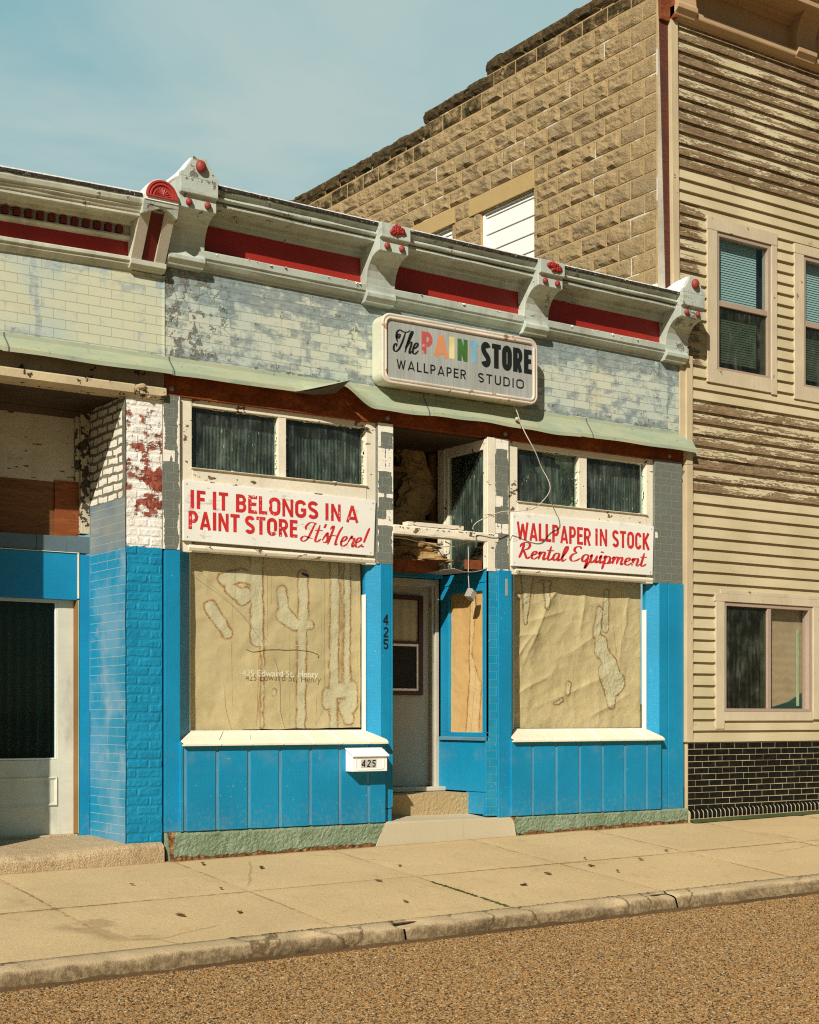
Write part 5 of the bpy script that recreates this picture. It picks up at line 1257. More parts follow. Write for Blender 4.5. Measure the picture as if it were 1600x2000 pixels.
SCR = {  # script letters: advance, strokes (x, y), x height 0.5, ascender 1
 'e': (0.40, [[(0.0, 0.20), (0.17, 0.27), (0.28, 0.40), (0.22, 0.50), (0.10, 0.44), (0.05, 0.24), (0.10, 0.05), (0.22, 0.0), (0.33, 0.07), (0.42, 0.18)]]),
 'n': (0.50, [[(0.0, 0.32), (0.08, 0.48), (0.10, 0.40), (0.08, 0.0)], [(0.09, 0.22), (0.18, 0.44), (0.30, 0.50), (0.36, 0.40), (0.34, 0.12), (0.40, 0.0), (0.52, 0.15)]]),
 'm': (0.72, [[(0.0, 0.32), (0.08, 0.48), (0.10, 0.40), (0.08, 0.0)], [(0.09, 0.22), (0.17, 0.44), (0.27, 0.50), (0.33, 0.40), (0.31, 0.0)], [(0.32, 0.22), (0.41, 0.44), (0.51, 0.50), (0.57, 0.40), (0.55, 0.12), (0.61, 0.0), (0.73, 0.15)]]),
 't': (0.36, [[(0.12, 0.92), (0.11, 0.45), (0.10, 0.12), (0.17, 0.0), (0.28, 0.05), (0.38, 0.18)], [(-0.06, 0.62), (0.34, 0.64)]]),
 'a': (0.48, [[(0.33, 0.42), (0.22, 0.50), (0.08, 0.40), (0.04, 0.20), (0.12, 0.02), (0.24, 0.08), (0.33, 0.30)], [(0.35, 0.50), (0.33, 0.14), (0.38, 0.0), (0.50, 0.15)]]),
 'l': (0.32, [[(0.0, 0.15), (0.16, 0.45), (0.26, 0.80), (0.22, 0.98), (0.12, 0.88), (0.08, 0.45), (0.10, 0.10), (0.17, 0.0), (0.34, 0.17)]]),
 'q': (0.46, [[(0.33, 0.42), (0.22, 0.50), (0.08, 0.40), (0.04, 0.20), (0.12, 0.02), (0.24, 0.08), (0.33, 0.30)], [(0.35, 0.50), (0.33, 0.0), (0.31, -0.40), (0.36, -0.30), (0.50, 0.12)]]),
 'u': (0.50, [[(0.0, 0.34), (0.06, 0.50), (0.05, 0.15), (0.11, 0.0), (0.23, 0.06), (0.34, 0.30)], [(0.36, 0.50), (0.34, 0.14), (0.40, 0.0), (0.52, 0.16)]]),
 'i': (0.25, [[(0.0, 0.30), (0.08, 0.50), (0.07, 0.14), (0.13, 0.0), (0.27, 0.16)], [(0.075, 0.70), (0.095, 0.79)]]),
 'p': (0.48, [[(0.0, 0.32), (0.09, 0.50), (0.08, 0.0), (0.06, -0.42)], [(0.09, 0.30), (0.20, 0.48), (0.33, 0.44), (0.37, 0.25), (0.30, 0.04), (0.18, 0.0), (0.12, 0.06)], [(0.28, 0.03), (0.38, 0.03), (0.50, 0.16)]]),
 's': (0.34, [[(0.0, 0.10), (0.16, 0.52), (0.22, 0.34), (0.27, 0.15), (0.20, 0.0), (0.05, 0.03)], [(0.20, 0.0), (0.30, 0.05), (0.38, 0.18)]]),
 'r': (0.38, [[(0.0, 0.20), (0.12, 0.54), (0.17, 0.42), (0.30, 0.42), (0.27, 0.12), (0.33, 0.0), (0.42, 0.15)]]),
 'h': (0.48, [[(0.0, 0.2), (0.16, 0.6), (0.24, 0.90), (0.18, 0.98), (0.11, 0.82), (0.08, 0.4), (0.07, 0.0)], [(0.08, 0.20), (0.18, 0.44), (0.30, 0.50), (0.35, 0.38), (0.33, 0.12), (0.39, 0.0), (0.52, 0.15)]]),
 'H': (0.72, [[(0.0, 0.80), (0.10, 0.98), (0.16, 0.90), (0.13, 0.45), (0.10, 0.02)], [(0.62, 1.0), (0.52, 0.70), (0.48, 0.30), (0.50, 0.04), (0.62, 0.10)], [(0.02, 0.42), (0.25, 0.50), (0.50, 0.48)]]),
 'I': (0.62, [[(0.10, 0.60), (0.05, 0.80), (0.20, 1.0), (0.45, 1.0), (0.52, 0.92)], [(0.46, 1.0), (0.40, 0.55), (0.30, 0.12), (0.12, -0.02), (-0.02, 0.10), (0.10, 0.26), (0.36, 0.20), (0.56, 0.16)]]),
 'R': (0.70, [[(0.16, 0.95), (0.15, 0.5), (0.08, 0.0)], [(-0.02, 0.70), (0.04, 0.92), (0.26, 1.03), (0.48, 0.94), (0.46, 0.66), (0.18, 0.50)], [(0.22, 0.52), (0.40, 0.20), (0.54, 0.0), (0.68, 0.14)]]),
 'E': (0.62, [[(0.50, 0.84), (0.36, 1.0), (0.16, 0.92), (0.14, 0.70), (0.32, 0.55)], [(0.32, 0.55), (0.10, 0.44), (0.02, 0.20), (0.14, 0.0), (0.36, 0.04), (0.56, 0.22)]]),
 'T': (0.66, [[(0.10, 0.42), (-0.02, 0.56), (0.0, 0.74), (0.12, 0.74), (0.10, 0.60), (-0.06, 0.62), (-0.10, 0.84), (0.06, 0.96), (0.30, 0.90), (0.55, 0.92), (0.70, 1.02)], [(0.44, 0.93), (0.40, 0.5), (0.30, 0.12), (0.12, -0.02), (-0.04, 0.08), (-0.06, 0.26), (0.06, 0.32), (0.10, 0.20)]]),
 '!': (0.30, [[(0.16, 1.05), (0.10, 0.55), (0.08, 0.26)], [(0.055, 0.02), (0.075, 0.10)]]),
 "'": (0.10, [[(0.06, 1.0), (0.03, 0.78)]]),
}
def script(b_, text, x0, x1, z0, h, y, slant=0.32, pen=0.115, thin=0.35, capscale=1.0):
    tot = sum(SCR[c][0] for c in text); k = (x1-x0-slant*0.3*h)/(tot*h); x = x0; q = 0
    for c in text:
        adv, ss = SCR[c]
        for pts in ss:
            sp = smooth(pts) if len(pts) > 2 else [tuple(Vector(pts[0]).lerp(Vector(pts[1]), i/4)) for i in range(5)]
            def wf(t, d, c=c, n=len(pts)):
                a = d.normalized(); down = abs(a.y)
                e = 1 if n == 2 else min(1, 0.45+4*min(t, 1-t))
                return pen*(thin+(1-thin)*down**1.2)*e*(1.25 if n == 2 and c in 'i!' else 1)
            q += 1
            strip(b_, sp, wf, lambda u, v, l_, x=x: (x+(u*k+slant*v)*h, y-0.0012-l_, z0+v*h), 0.00010*(q % 9))
        x += adv*k*h

# painted board over the left window
t = thing('painted_sign', (6.55, 0.03, 3.10), 'white board lettered in red about belonging in a paint store, over the left window', 'sign')
b = MB(); b.loft([[(5.594, y, 3.112), (7.504, y, 3.098), (7.526, y, 3.602), (5.594, y, 3.618)] for y in (0.004, 0.028)])
b.build('board', M_SIGN, t, bevel=0.003)
RW = {'I': 0.42, 'W': 1.6, 'N': 1.12, 'A': 1.15, 'T': 0.98, 'O': 1.12, 'L': 0.82, 'E': 0.86, 'F': 0.85, 'G': 1.12, 'S': 1.05, 'B': 1.0, 'P': 1.0, 'R': 1.05, 'C': 1.05, 'K': 1.1}
yS = 0.004
for tx_, xa_, xb_, z_, h_, T_, t2_, g_ in (('IF', 5.656, 5.800, 3.388, 0.156, 0.21, 0.19, 0.22), ('IT', 5.866, 6.015, 3.388, 0.156, 0.21, 0.19, 0.22), ('BELONGS', 6.09, 6.914, 3.386, 0.156, 0.21, 0.19, 0.16), ('IN', 6.984, 7.150, 3.384, 0.154, 0.21, 0.19, 0.22), ('A', 7.205, 7.337, 3.384, 0.154, 0.21, 0.19, 0.22), ('PAINT', 5.641, 6.126, 3.212, 0.155, 0.21, 0.19, 0.16), ('STORE', 6.178, 6.700, 3.208, 0.155, 0.21, 0.19, 0.16)):
    b = MB(); block_text(b, layout(tx_, xa_, xb_, RW, g_), z_, h_, yS, T_, t2_, 0.002); b.build('lettering', M_LRED, t, recalc=False)
b = MB(); script(b, "It's", 6.735, 7.03, 3.185, 0.165, yS, 0.34, 0.125); b.build('lettering', M_LRED, t, recalc=False)
b = MB(); script(b, "Here!", 6.99, 7.44, 3.165, 0.175, yS, 0.34, 0.125)
b.build('lettering', M_LRED, t, recalc=False)
for x, z in ((5.625, 3.59), (7.495, 3.575), (5.63, 3.145), (7.47, 3.125)): MB().sphere((x, 0.003, z), 0.007, 8, 6, (1, 0.4, 1)).build('nail', M_STEELB, t, smooth=True)
# painted board over the right window
t = thing('painted_sign', (10.04, 0.03, 3.10), 'white board lettered in red about wallpaper and rental equipment, over the right window', 'sign')
b = MB(); b.loft([[(9.108, y, 3.098), (10.973, y, 3.104), (10.990, y, 3.615), (9.112, y, 3.616)] for y in (0.004, 0.028)])
b.build('board', M_SIGN, t, bevel=0.003)
for tx_, xa_, xb_, z_, h_, T_, t2_, g_ in (('WALLPAPER', 9.166, 10.122, 3.358, 0.176, 0.185, 0.165, 0.13), ('IN', 10.176, 10.342, 3.362, 0.174, 0.185, 0.165, 0.22), ('STOCK', 10.408, 10.925, 3.362, 0.174, 0.185, 0.165, 0.15)):
    b = MB(); block_text(b, layout(tx_, xa_, xb_, RW, g_), z_, h_, yS, T_, t2_, 0.002); b.build('lettering', M_LRED, t, recalc=False)
b = MB(); script(b, 'Rental', 9.176, 9.800, 3.180, 0.152, yS, 0.34, 0.145, 0.4); b.build('lettering', M_LRED, t, recalc=False)
b = MB(); script(b, 'Equipment', 9.835, 10.880, 3.190, 0.150, yS, 0.34, 0.145, 0.4)
b.build('lettering', M_LRED, t, recalc=False)
for x, z in ((9.14, 3.58), (10.955, 3.585), (9.14, 3.13), (10.94, 3.135)): MB().sphere((x, 0.003, z), 0.007, 8, 6, (1, 0.4, 1)).build('nail', M_STEELB, t, smooth=True)
# light box sign
t = thing('lightbox_sign', (8.365, 0.0, 4.95), 'rounded grey light box sign with many coloured painted letters, hung above the doorway', 'sign')
def rrect(x0, x1, z0, z1, r, n=8):
    out = []
    for cx, cz, a in ((x1-r, z1-r, 0), (x0+r, z1-r, 90), (x0+r, z0+r, 180), (x1-r, z0+r, 270)):
        for i in range(n+1):
            q = R(a+90*i/n); out.append((cx+r*math.cos(q), cz+r*math.sin(q)))
    return out
def rr3(off, r, y): return [(x, y, z) for x, z in rrect(7.470-off, 9.266+off, 4.645-off, 5.272+off, r+off)]
b = MB(); b.loft([rr3(-0.03, 0.09, 0.0), rr3(-0.004, 0.09, -0.012), rr3(0, 0.09, -0.03), rr3(0, 0.09, -0.17)])
b.build('cabinet', M_CAB, t, bevel=0)
b = MB()
pr = [(0.0, -0.165), (0.006, -0.172), (0.006, -0.186), (-0.004, -0.196), (-0.014, -0.196), (-0.020, -0.190), (-0.026, -0.190), (-0.032, -0.199), (-0.044, -0.199), (-0.052, -0.190), (-0.052, -0.176)]
b.loft([rr3(o_, 0.09, y) for o_, y in pr], caps=False)
b.build('frame', M_FRAME, t, smooth=True)
b = MB(); f0 = rr3(-0.048, 0.09, -0.180); b.poly(f0); b.build('face', M_FACE, t, recalc=False)
yF = -0.180
b = MB(); script(b, 'The', 7.60, 7.875, 4.945, 0.205, yF, 0.30, 0.14, 0.3); b.build('lettering', M_LBLK, t, recalc=False, label='black script lettering')
for c, x0, x1, m_, z in zip('PAINT', (7.905, 8.045, 8.222, 8.310, 8.455), (8.035, 8.210, 8.278, 8.435, 8.560), (M_LP, M_LA, M_LI, M_LN, M_LT), (4.962, 4.955, 4.958, 4.952, 4.952)):
    b = MB(); block_text(b, [(c, x0, x1)], z, 0.205, yF, 0.27 if c != 'I' else 0.30, 0.20); b.build('lettering', m_, t, recalc=False, label={'P': 'faded red letter', 'A': 'orange letter', 'I': 'pale yellow letter', 'N': 'green letter', 'T': 'pale blue letter'}[c])
b = MB(); block_text(b, layout('STORE', 8.590, 9.204, {'S': 1, 'T': 0.95, 'O': 1.05, 'R': 1.05, 'E': 0.85}, 0.12), 4.935, 0.232, yF, 0.24, 0.20); b.build('lettering', M_LBLK, t, recalc=False, label='black block lettering')
b = MB(); block_text(b, layout('WALLPAPER', 7.630, 8.412, {'W': 1.5, 'A': 1.2, 'L': 0.8, 'P': 0.9, 'E': 0.85, 'R': 0.95}, 0.33), 4.786, 0.088, yF, 0.17, 0.16); b.build('lettering', M_LBLK, t, recalc=False, label='thin black block lettering')
b = MB(); block_text(b, layout('STUDIO', 8.555, 9.106, {'I': 0.3, 'O': 1.3, 'U': 1.05, 'D': 1.1, 'S': 0.95, 'T': 1.0}, 0.4), 4.780, 0.090, yF, 0.17, 0.16)
b.build('lettering', M_LBLK, t, recalc=False, label='thin black block lettering')
# mailbox
t = thing('mailbox', (7.35, -0.045, 1.14), 'white plastic wall mailbox numbered 425, fixed under the left window sill', 'mailbox')
b = MB(); b.exx([(-0.046, 1.140), (-0.166, 1.140), (-0.166, 1.283), (-0.046, 1.338)], 7.169, 7.538)
bd = b.build('body', M_PLASTIC, t, bevel=0.004)
b = MB(); b.exx([(-0.047, 1.345), (-0.047, 1.352), (-0.060, 1.350), (-0.178, 1.291), (-0.186, 1.276), (-0.180, 1.270), (-0.172, 1.282)], 7.158, 7.550)
b.build('lid', M_PLASTIC, t, bevel=0.003)
b = MB()
def ring2(o_): return [(7.200+o_, 1.165+o_), (7.215+o_*.7, 1.160+o_), (7.222+o_*.5, 1.154+o_), (7.482-o_*.5, 1.154+o_), (7.489-o_*.7, 1.160+o_), (7.504-o_, 1.165+o_), (7.504-o_, 1.258-o_), (7.489-o_*.7, 1.262-o_), (7.482-o_*.5, 1.268-o_), (7.222+o_*.5, 1.268-o_), (7.215+o_*.7, 1.262-o_), (7.200+o_, 1.258-o_)]
b.loft([[(x, y, z) for x, z in ring2(o_)] for o_, y in ((0, -0.165), (0.002, -0.170), (0.005, -0.170), (0.008, -0.165))], caps=False); b.build('raised_border', M_PLASTIC, t)
M_GREYST = paint('grey_sticker', (0.46, 0.46, 0.42), 0.1, 0.5, 0.1)
b = MB()
for k in range(3): b.loft([[(7.254+k*0.055, y, 1.172), (7.308+k*0.055, y, 1.174), (7.312+k*0.055, y, 1.250), (7.258+k*0.055, y, 1.248)] for y in (-0.166, -0.1675)])
b.build('number_sticker', M_GREYST, t)
b = MB()
for k, c in enumerate('425'):
    for j, pts in enumerate(glyph(c, 0.62, 0.17, 0.15)):
        strip(b, pts, lambda t_, d: 0.18, lambda u, v, l_, k=k: (7.262+k*0.055+(u+0.12*v)*0.060, -0.1682-l_, 1.180+v*0.062), 0.00012*j)
b.build('numeral', M_LB2, t, recalc=False)
# house number on the pilaster
for c, z in (('4', 2.475), ('2', 2.360), ('5', 2.250)):
    b = MB()
    for j, pts in enumerate(glyph(c, 0.62, 0.15, 0.14)):
        strip(b, smooth(pts, 4) if len(pts) > 6 else pts, lambda t_, d: 0.145, lambda u, v, l_, z=z: (7.602+(u+0.05*v)*0.085, -0.0035-l_, z+v*0.092), 0.00012*j)
    b.build('house_number', M_LB2, p2, recalc=False, solid=0.002)
# lettering and cracks on the left show window's glass
def small_text(txt, x, wd, z, h, y, mat, parent, name='glass_lettering'):
    cu = bpy.data.curves.new('tmp', 'FONT'); cu.body = txt; cu.size = h*1.38; cu.resolution_u = 3
    ob = bpy.data.objects.new('tmp', cu); COL.objects.link(ob)
    me = bpy.data.meshes.new_from_object(ob); bpy.data.objects.remove(ob)
    xs = [v.co.x for v in me.vertices]; x0_ = min(xs); k = wd/(max(xs)-x0_)
    for v in me.vertices: v.co = (x+(v.co.x-x0_)*k, y, z+v.co.y)
    me.materials.append(mat); o_ = bpy.data.objects.new(name, me); COL.objects.link(o_); o_.parent = parent; return o_
for tx_, x_, wd_ in (('425', 6.222, 0.115), ('Edward', 6.372, 0.255), ('St,', 6.660, 0.085), ('Henry', 6.785, 0.205)): small_text(tx_, x_, wd_, 1.985, 0.060, 0.1345, M_LWH, WL)
b = MB()
def crack(pts, r): b.tube([(x, 0.135, z) for x, z in smooth(pts, 6)], r, 5)
crack([(6.23, 2.27), (6.30, 2.245), (6.42, 2.255), (6.60, 2.262), (6.78, 2.265), (6.92, 2.250), (6.97, 2.225), (6.96, 2.205)], 0.0035)
crack([(6.46, 2.262), (6.55, 2.10), (6.58, 1.9), (6.585, 1.7), (6.64, 1.52)], 0.0016)
crack([(5.74, 2.86), (5.95, 2.74), (6.2, 2.55), (6.44, 2.27)], 0.0014); crack([(6.02, 1.95), (6.03, 1.75), (6.10, 1.53)], 0.0014)
b.build('crack_repair', M_CABLE, WL, recalc=False)
# cable hanging from the light box, and the little junction box on its wire
cp = smooth([(9.04, 4.63), (9.07, 4.50), (9.10, 4.43), (9.14, 4.28), (9.25, 4.10), (9.325, 3.97), (9.352, 3.83), (9.30, 3.72), (9.18, 3.635), (9.02, 3.598), (8.86, 3.585), (8.72, 3.54), (8.60, 3.475), (8.56, 3.40)], 6)
b = MB(); n = len(cp)
b.tube([(x, -0.10-0.16*math.sin(math.pi*min(1, i/n*1.05))-0.02*math.sin(i*0.4), z) for i, (x, z) in enumerate(cp)], 0.0048, 7)
b.sphere((9.075, -0.115, 4.50), 0.024, 8, 6, (1, 1, 0.8), 0.3)
tag(b.build('cable', M_CABLE, recalc=False, smooth=True), 'loose pale cable looping from the light box down across the right white board', 'cable')
b = MB(); b.tube([(x, -0.05, z) for x, z in smooth([(8.90, 3.60), (9.02, 3.57), (9.13, 3.53), (9.20, 3.50)], 5)], 0.004, 5)
t = thing('junction_box', (8.63, 0.05, 2.80), 'small grey electrical box dangling on a thin wire in the doorway', 'junction box')
b = MB(); b.tube([(x, 0.05, z) for x, z in smooth([(8.60, 3.33), (8.615, 3.2), (8.612, 3.0), (8.622, 2.845)], 6)], 0.0045, 6); b.build('wire', M_CABLE, t, recalc=False)
b = MB(); b.box(-0.045, 0.045, -0.03, 0.03, -0.045, 0.045); mt = Matrix.Translation((8.64, 0.05, 2.80)) @ Matrix.Rotation(R(28), 4, 'Y') @ Matrix.Rotation(R(18), 4, 'Z')
b.v = [tuple(mt @ Vector(p)) for p in b.v]; bx_ = b.build('box', M_STEELB, t, bevel=0.004)
b = MB(); b.box(-0.038, 0.038, -0.036, -0.030, -0.038, 0.038); b.v = [tuple(mt @ Vector(p)) for p in b.v]; b.build('cover', M_CABLE, t, bevel=0.002)
b = MB(); b.tube([(x, y, z) for x, y, z in [(7.74, 0.1, 3.295), (7.9, 0.08, 3.29), (8.1, 0.07, 3.26), (8.3, 0.06, 3.235), (8.45, 0.06, 3.25), (8.62, 0.05, 3.30)]], 0.005, 6)
tag(b.build('wire', M_CABLE, recalc=False), 'thin slack wire strung under the white transom bar', 'wire')
b = MB(); b.tube([(8.28, 0.1, 3.30), (8.27, 0.08, 3.22), (8.33, 0.08, 3.15), (8.41, 0.08, 3.18), (8.42, 0.08, 3.27), (8.36, 0.08, 3.29)], 0.005, 6)
tag(b.build('wire', M_EDGE, recalc=False), 'dark curled wire loop hanging under the middle of the transom bar', 'wire')
# ------------------------------------------------------------------ shop on the left
LS = thing('neighbouring_shop', (4.0, 0.0, 0.45), 'left hand shop with a deep entry, dentilled cornice and yellowed brick panels', 'shop')
XA = 2.0
def bricks(b_, fn, u0, u1, v0, v1, bl, rh, joint, nu, nv, disp, seed, skip=None, off0=0.0, first_off=0.0, top=None, clip=None):
    """courses of separate faces; fn(u, v, out) -> 3d"""
    rr_ = random.Random(seed); rows = int(round((v1-v0)/rh)); rh = (v1-v0)/rows
    for r_ in range(rows):
        za, zb = v0+r_*rh, v0+(r_+1)*rh; u = u0-(bl*0.5 if r_ % 2 else 0)-off0*bl
        while u < u1-1e-6:
            L_ = bl*(1+rr_.uniform(-0.06, 0.06)); ua, ub = max(u0, u), min(u1, u+L_); u += L_
            for (ha, hc, h0, h1) in (clip or ()):
                if h0 < (za+zb)/2 < h1:
                    if ua < ha < ub: ub = ha
                    elif ua < hc < ub: ua = hc
                    elif ha <= ua and ub <= hc: ub = ua
            if ub-ua < 0.03 or (skip and skip((ua+ub)/2, (za+zb)/2, ua, ub)): continue
            q = rr_.random(); s_ = rr_.random()*50; tp = top((ua+ub)/2, zb) if top else 0
            j = joint*rr_.uniform(0.7, 1.3)/2
            def F(a, c_, ua=ua, ub=ub, za=za, zb=zb, q=q, s_=s_, j=j, tp=tp):
                uu, vv = lerp(ua+j, ub-j, a), lerp(za+j, zb-j, c_)
                e = min(a*(ub-ua), (1-a)*(ub-ua), c_*(zb-za), (1-c_)*(zb-za))
                return fn(uu, vv, disp(uu, vv, e, q, s_)), (q, tp)
            n0 = len(b_.v); b_.grid(F, nu, nv, ('cell', 'top'))
            # skirts back to the mortar
            ring = [n0+i for i in range(nu+1)]+[n0+k*(nu+1)+nu for k in range(1, nv+1)]+[n0+nv*(nu+1)+i for i in range(nu-1, -1, -1)]+[n0+k*(nu+1) for k in range(nv-1, 0, -1)]
            m0 = len(b_.v)
            for idx in ring:
                b_.v.append(None)
            for k, idx in enumerate(ring):
                a_, c_ = 0, 0
                p = b_.v[idx]; b_.v[m0+k] = fn.back(p)
                b_.at['cell'][m0+k] = q; b_.at['top'][m0+k] = tp
            K = len(ring)
            for k in range(K):
                b_.f.append((ring[k], ring[(k+1) % K], m0+(k+1) % K, m0+k)); b_.mi.append(b_.m)
    return b_
class Front:
    def __init__(s, y): s.y = y
    def __call__(s, u, v, d): return (u, s.y-d, v)
    def back(s, p): return (p[0], s.y+0.02, p[2])
class Side:
    def __init__(s, x): s.x = x
    def __call__(s, u, v, d): return (s.x-d, u, v)
    def back(s, p): return (s.x+0.03, p[1], p[2])
box(XA, 5.418, 0.0, 0.05, 4.60, 5.30).build('parapet_wall', M_VENL, LS)
box(XA, 5.40, 0.06, 0.35, 4.50, 5.75).build('backing_wall', M_CEMENT, LS)
b = MB(); b.box(5.405, 5.4225, -0.006, 0.05, 4.62, 5.30); b.build('edge_strip', M_VENL, LS, bevel=0.002)
b = MB(); b.quad((XA, 0.3, 5.6), (5.42, 0.3, 5.6), (5.42, 12, 5.1), (XA, 12, 5.1)); b.build('roof', M_ROOF, LS)
def rough2(prof, x0, x1, n, amp, seed=0):
    b_ = MB(); rings = []
    for k in range(n+1):
        x = lerp(x0, x1, k/n)
        rings.append([(x, y+amp*mn.noise(Vector((x*3.1, q*0.7+seed, 2)))*(y < -0.04), z+0.024*(x-4.5)+amp*0.8*mn.noise(Vector((x*2.2+5, q*0.4+seed, 0)))*(y < -0.04)) for q, (y, z) in enumerate(prof)])
    b_.loft(rings); return b_
lc = rough2([(0.36, 5.80), (-0.29, 5.805), (-0.305, 5.80), (-0.305, 5.775), (-0.295, 5.745), (-0.275, 5.735), (-0.275, 5.722), (-0.262, 5.715), (-0.252, 5.690), (-0.240, 5.682), (-0.240, 5.660), (-0.225, 5.657), (-0.10, 5.655), (-0.088, 5.628), (-0.025, 5.622), (-0.020, 5.553), (-0.058, 5.551), (-0.062, 5.537), (-0.040, 5.520), (-0.010, 5.515), (0.05, 5.515), (0.05, 5.55), (0.36, 5.6)], XA, 5.09, 70, 0.004).build('cornice', M_MINTL, LS, bevel=0.002)
rough2([(-0.005, 5.392), (-0.062, 5.378), (-0.070, 5.370), (-0.070, 5.345), (-0.055, 5.340), (-0.050, 5.318), (-0.030, 5.300), (-0.012, 5.280), (0.02, 5.275), (0.02, 5.392)], XA, 5.12, 60, 0.003, 4).build('ledge_moulding', M_MINTL, lc, bevel=0.002)
b = MB(); b.box(XA, 5.11, 0.002, 0.05, 5.37, 5.53); b.shear(lambda x, y, z: (x, y, z+0.024*(x-4.5))); b.build('frieze_panel', M_RED, lc)
x = 5.02
while x > XA+0.1:
    b = MB(); b.box(x-0.052, x, -0.070, -0.018, 5.560, 5.616); b.shear(lambda x_, y, z: (x_, y, z+0.024*(x_-4.5))); b.build('dentil', M_DRED, lc, bevel=0.002); x -= 0.0955
edge_strip(XA, 5.08, 5.815, False, -0.305).shear(lambda x_, y, z: (x_, y, z+0.024*(x_-4.5))).build('roof_edge', M_EDGE, lc)
b = MB(); b.box(XA, 5.08, -0.305, 0.3, 5.826, 5.836); b.shear(lambda x_, y, z: (x_, y, z+0.024*(x_-4.5)+0.004*mn.noise(Vector((x_*20, 0, 0))))); b.build('gravel_stop', M_HOOD, lc)
# end console with fan top
x0, x1 = 5.085, 5.392; c = (x0+x1)/2
def con(xa, xb, za, zb, ya, yb, th=0.05):      # slanted face plank
    return MB().loft([[(xa, ya, za), (xb, ya, za), (xb, ya+th, za), (xa, ya+th, za)], [(xa, yb, zb), (xb, yb, zb), (xb, yb+th, zb), (xa, yb+th, zb)]])
b = MB(); b.loft([[(x0+0.01, -0.045, 5.375), (x1-0.01, -0.045, 5.375), (x1-0.01, 0.05, 5.375), (x0+0.01, 0.05, 5.375)], [(x0+0.005, -0.245, 5.745), (x1-0.005, -0.245, 5.745), (x1-0.005, 0.05, 5.745), (x0+0.005, 0.05, 5.745)]])
co = b.build('end_console', M_MINTL, LS, bevel=0.003)
for xa, xb in ((x0, x0+0.095), (x1-0.095, x1)):
    b = con(xa, xb, 5.37, 5.735, -0.068, -0.272, 0.03); b.build('console_rib', M_JAMB, co, bevel=0.003)
con(x0+0.096, x1-0.096, 5.373, 5.72, -0.050, -0.252, 0.01).build('groove_panel', M_DRED, co)
b = MB()
b.exx([(0.03, 5.305), (-0.055, 5.305), (-0.062, 5.315), (-0.085, 5.335), (-0.088, 5.375), (0.03, 5.375)], x0-0.005, x1+0.005); b.build('console_base', M_MINTL, co, bevel=0.003)
b = MB()
pk = (c+0.03, -0.335, 5.770)
tl, tr, bl, brr = (x0, -0.335, 5.822), (x1, -0.335, 5.822), (x0, -0.300, 5.690), (x1, -0.300, 5.690); mid = (c+0.03, -0.300, 5.775)
b.loft([[tl, tr, (x1, 0.02, 5.822), (x0, 0.02, 5.822)], [(x0, -0.322, 5.76), (x1, -0.322, 5.76), (x1, 0.02, 5.76), (x0, 0.02, 5.76)]])
b.loft([[(x0, -0.322, 5.76), (mid[0], -0.312, 5.76), (mid[0], 0.02, 5.76), (x0, 0.02, 5.76)], [bl, (x0+0.012, -0.30, 5.692), (x0+0.012, 0.02, 5.692), (x0, 0.02, 5.690)]])
b.loft([[(mid[0], -0.312, 5.76), (x1, -0.322, 5.76), (x1, 0.02, 5.76), (mid[0], 0.02, 5.76)], [(x1-0.012, -0.30, 5.692), brr, (x1, 0.02, 5.690), (x1-0.012, 0.02, 5.692)]])
b.build('console_cap', M_MINT2, co)
b = MB(); rad = 0.149
hood = []
for q in range(12):
    t_ = q/11; y = lerp(-0.335, 0.55, t_); rj = rad+0.004*math.sin(q*2.1); zz = 5.822-0.05*t_
    hood.append([(c+rj*math.cos(R(a)), y, zz+(rj*math.sin(R(a))+0.006*mn.noise(Vector((a, y*5, 0))))*(1-0.15*t_)) for a in range(0, 181, 12)]+[(c-rj, y, zz-0.03), (c+rj, y, zz-0.03)])
b.loft(hood); b.build('hood', M_HOOD, co, smooth=False)
b = MB()
def arcring(r_, y): return [(c+r_*math.cos(R(a)), y, 5.826+r_*math.sin(R(a))) for a in range(0, 181, 9)]
b.loft([arcring(0.136, -0.334), arcring(0.136, -0.350), arcring(0.122, -0.352), arcring(0.118, -0.344), arcring(0.110, -0.344), arcring(0.106, -0.350), arcring(0.096, -0.350), arcring(0.092, -0.340), arcring(0.080, -0.340), arcring(0.076, -0.346), arcring(0.068, -0.346), arcring(0.064, -0.336)], closed=False, caps=False)
for k in range(9):
    a0, a1 = R(k*20+1), R(k*20+19); am = (a0+a1)/2
    P = lambda a, r_, y: (c+r_*math.cos(a), y, 5.828+r_*math.sin(a))
    b.poly([P(am, 0.008, -0.350), P(a0, 0.062, -0.337), P(am, 0.066, -0.352)]); b.poly([P(am, 0.008, -0.350), P(am, 0.066, -0.352), P(a1, 0.062, -0.343)])
b.poly(arcring(0.140, -0.3355)); b.exx([(-0.352, 5.818), (-0.352, 5.830), (-0.335, 5.830), (-0.335, 5.818)], c-0.137, c+0.137)
M_FAN = paint('fan_red_paint', (0.40, 0.045, 0.035), 0.15, 0.5, 0.2)
b.build('fan_ornament', M_FAN, co, recalc=False)
sheet(XA, 4.02, lambda x: 4.464+0.004*math.sin(x*5), lambda x: -0.103, 'drip_flashing', LS); sheet(4.0, 5.44, lambda x: 4.462+0.004*math.sin(x*6+1), lambda x: -0.106, 'drip_flashing', LS)
b = MB(); b.box(XA, 5.418, 0.0, 0.10, 4.355, 4.61); b.build('weathered_beam', M_WEATH, LS, bevel=0.004)
b = rough2([(-0.03, 4.362), (-0.042, 4.352), (-0.042, 4.290), (-0.030, 4.280), (-0.012, 4.262), (0.02, 4.258), (0.10, 4.258), (0.10, 4.362)], XA, 5.418, 60, 0.004, 2)
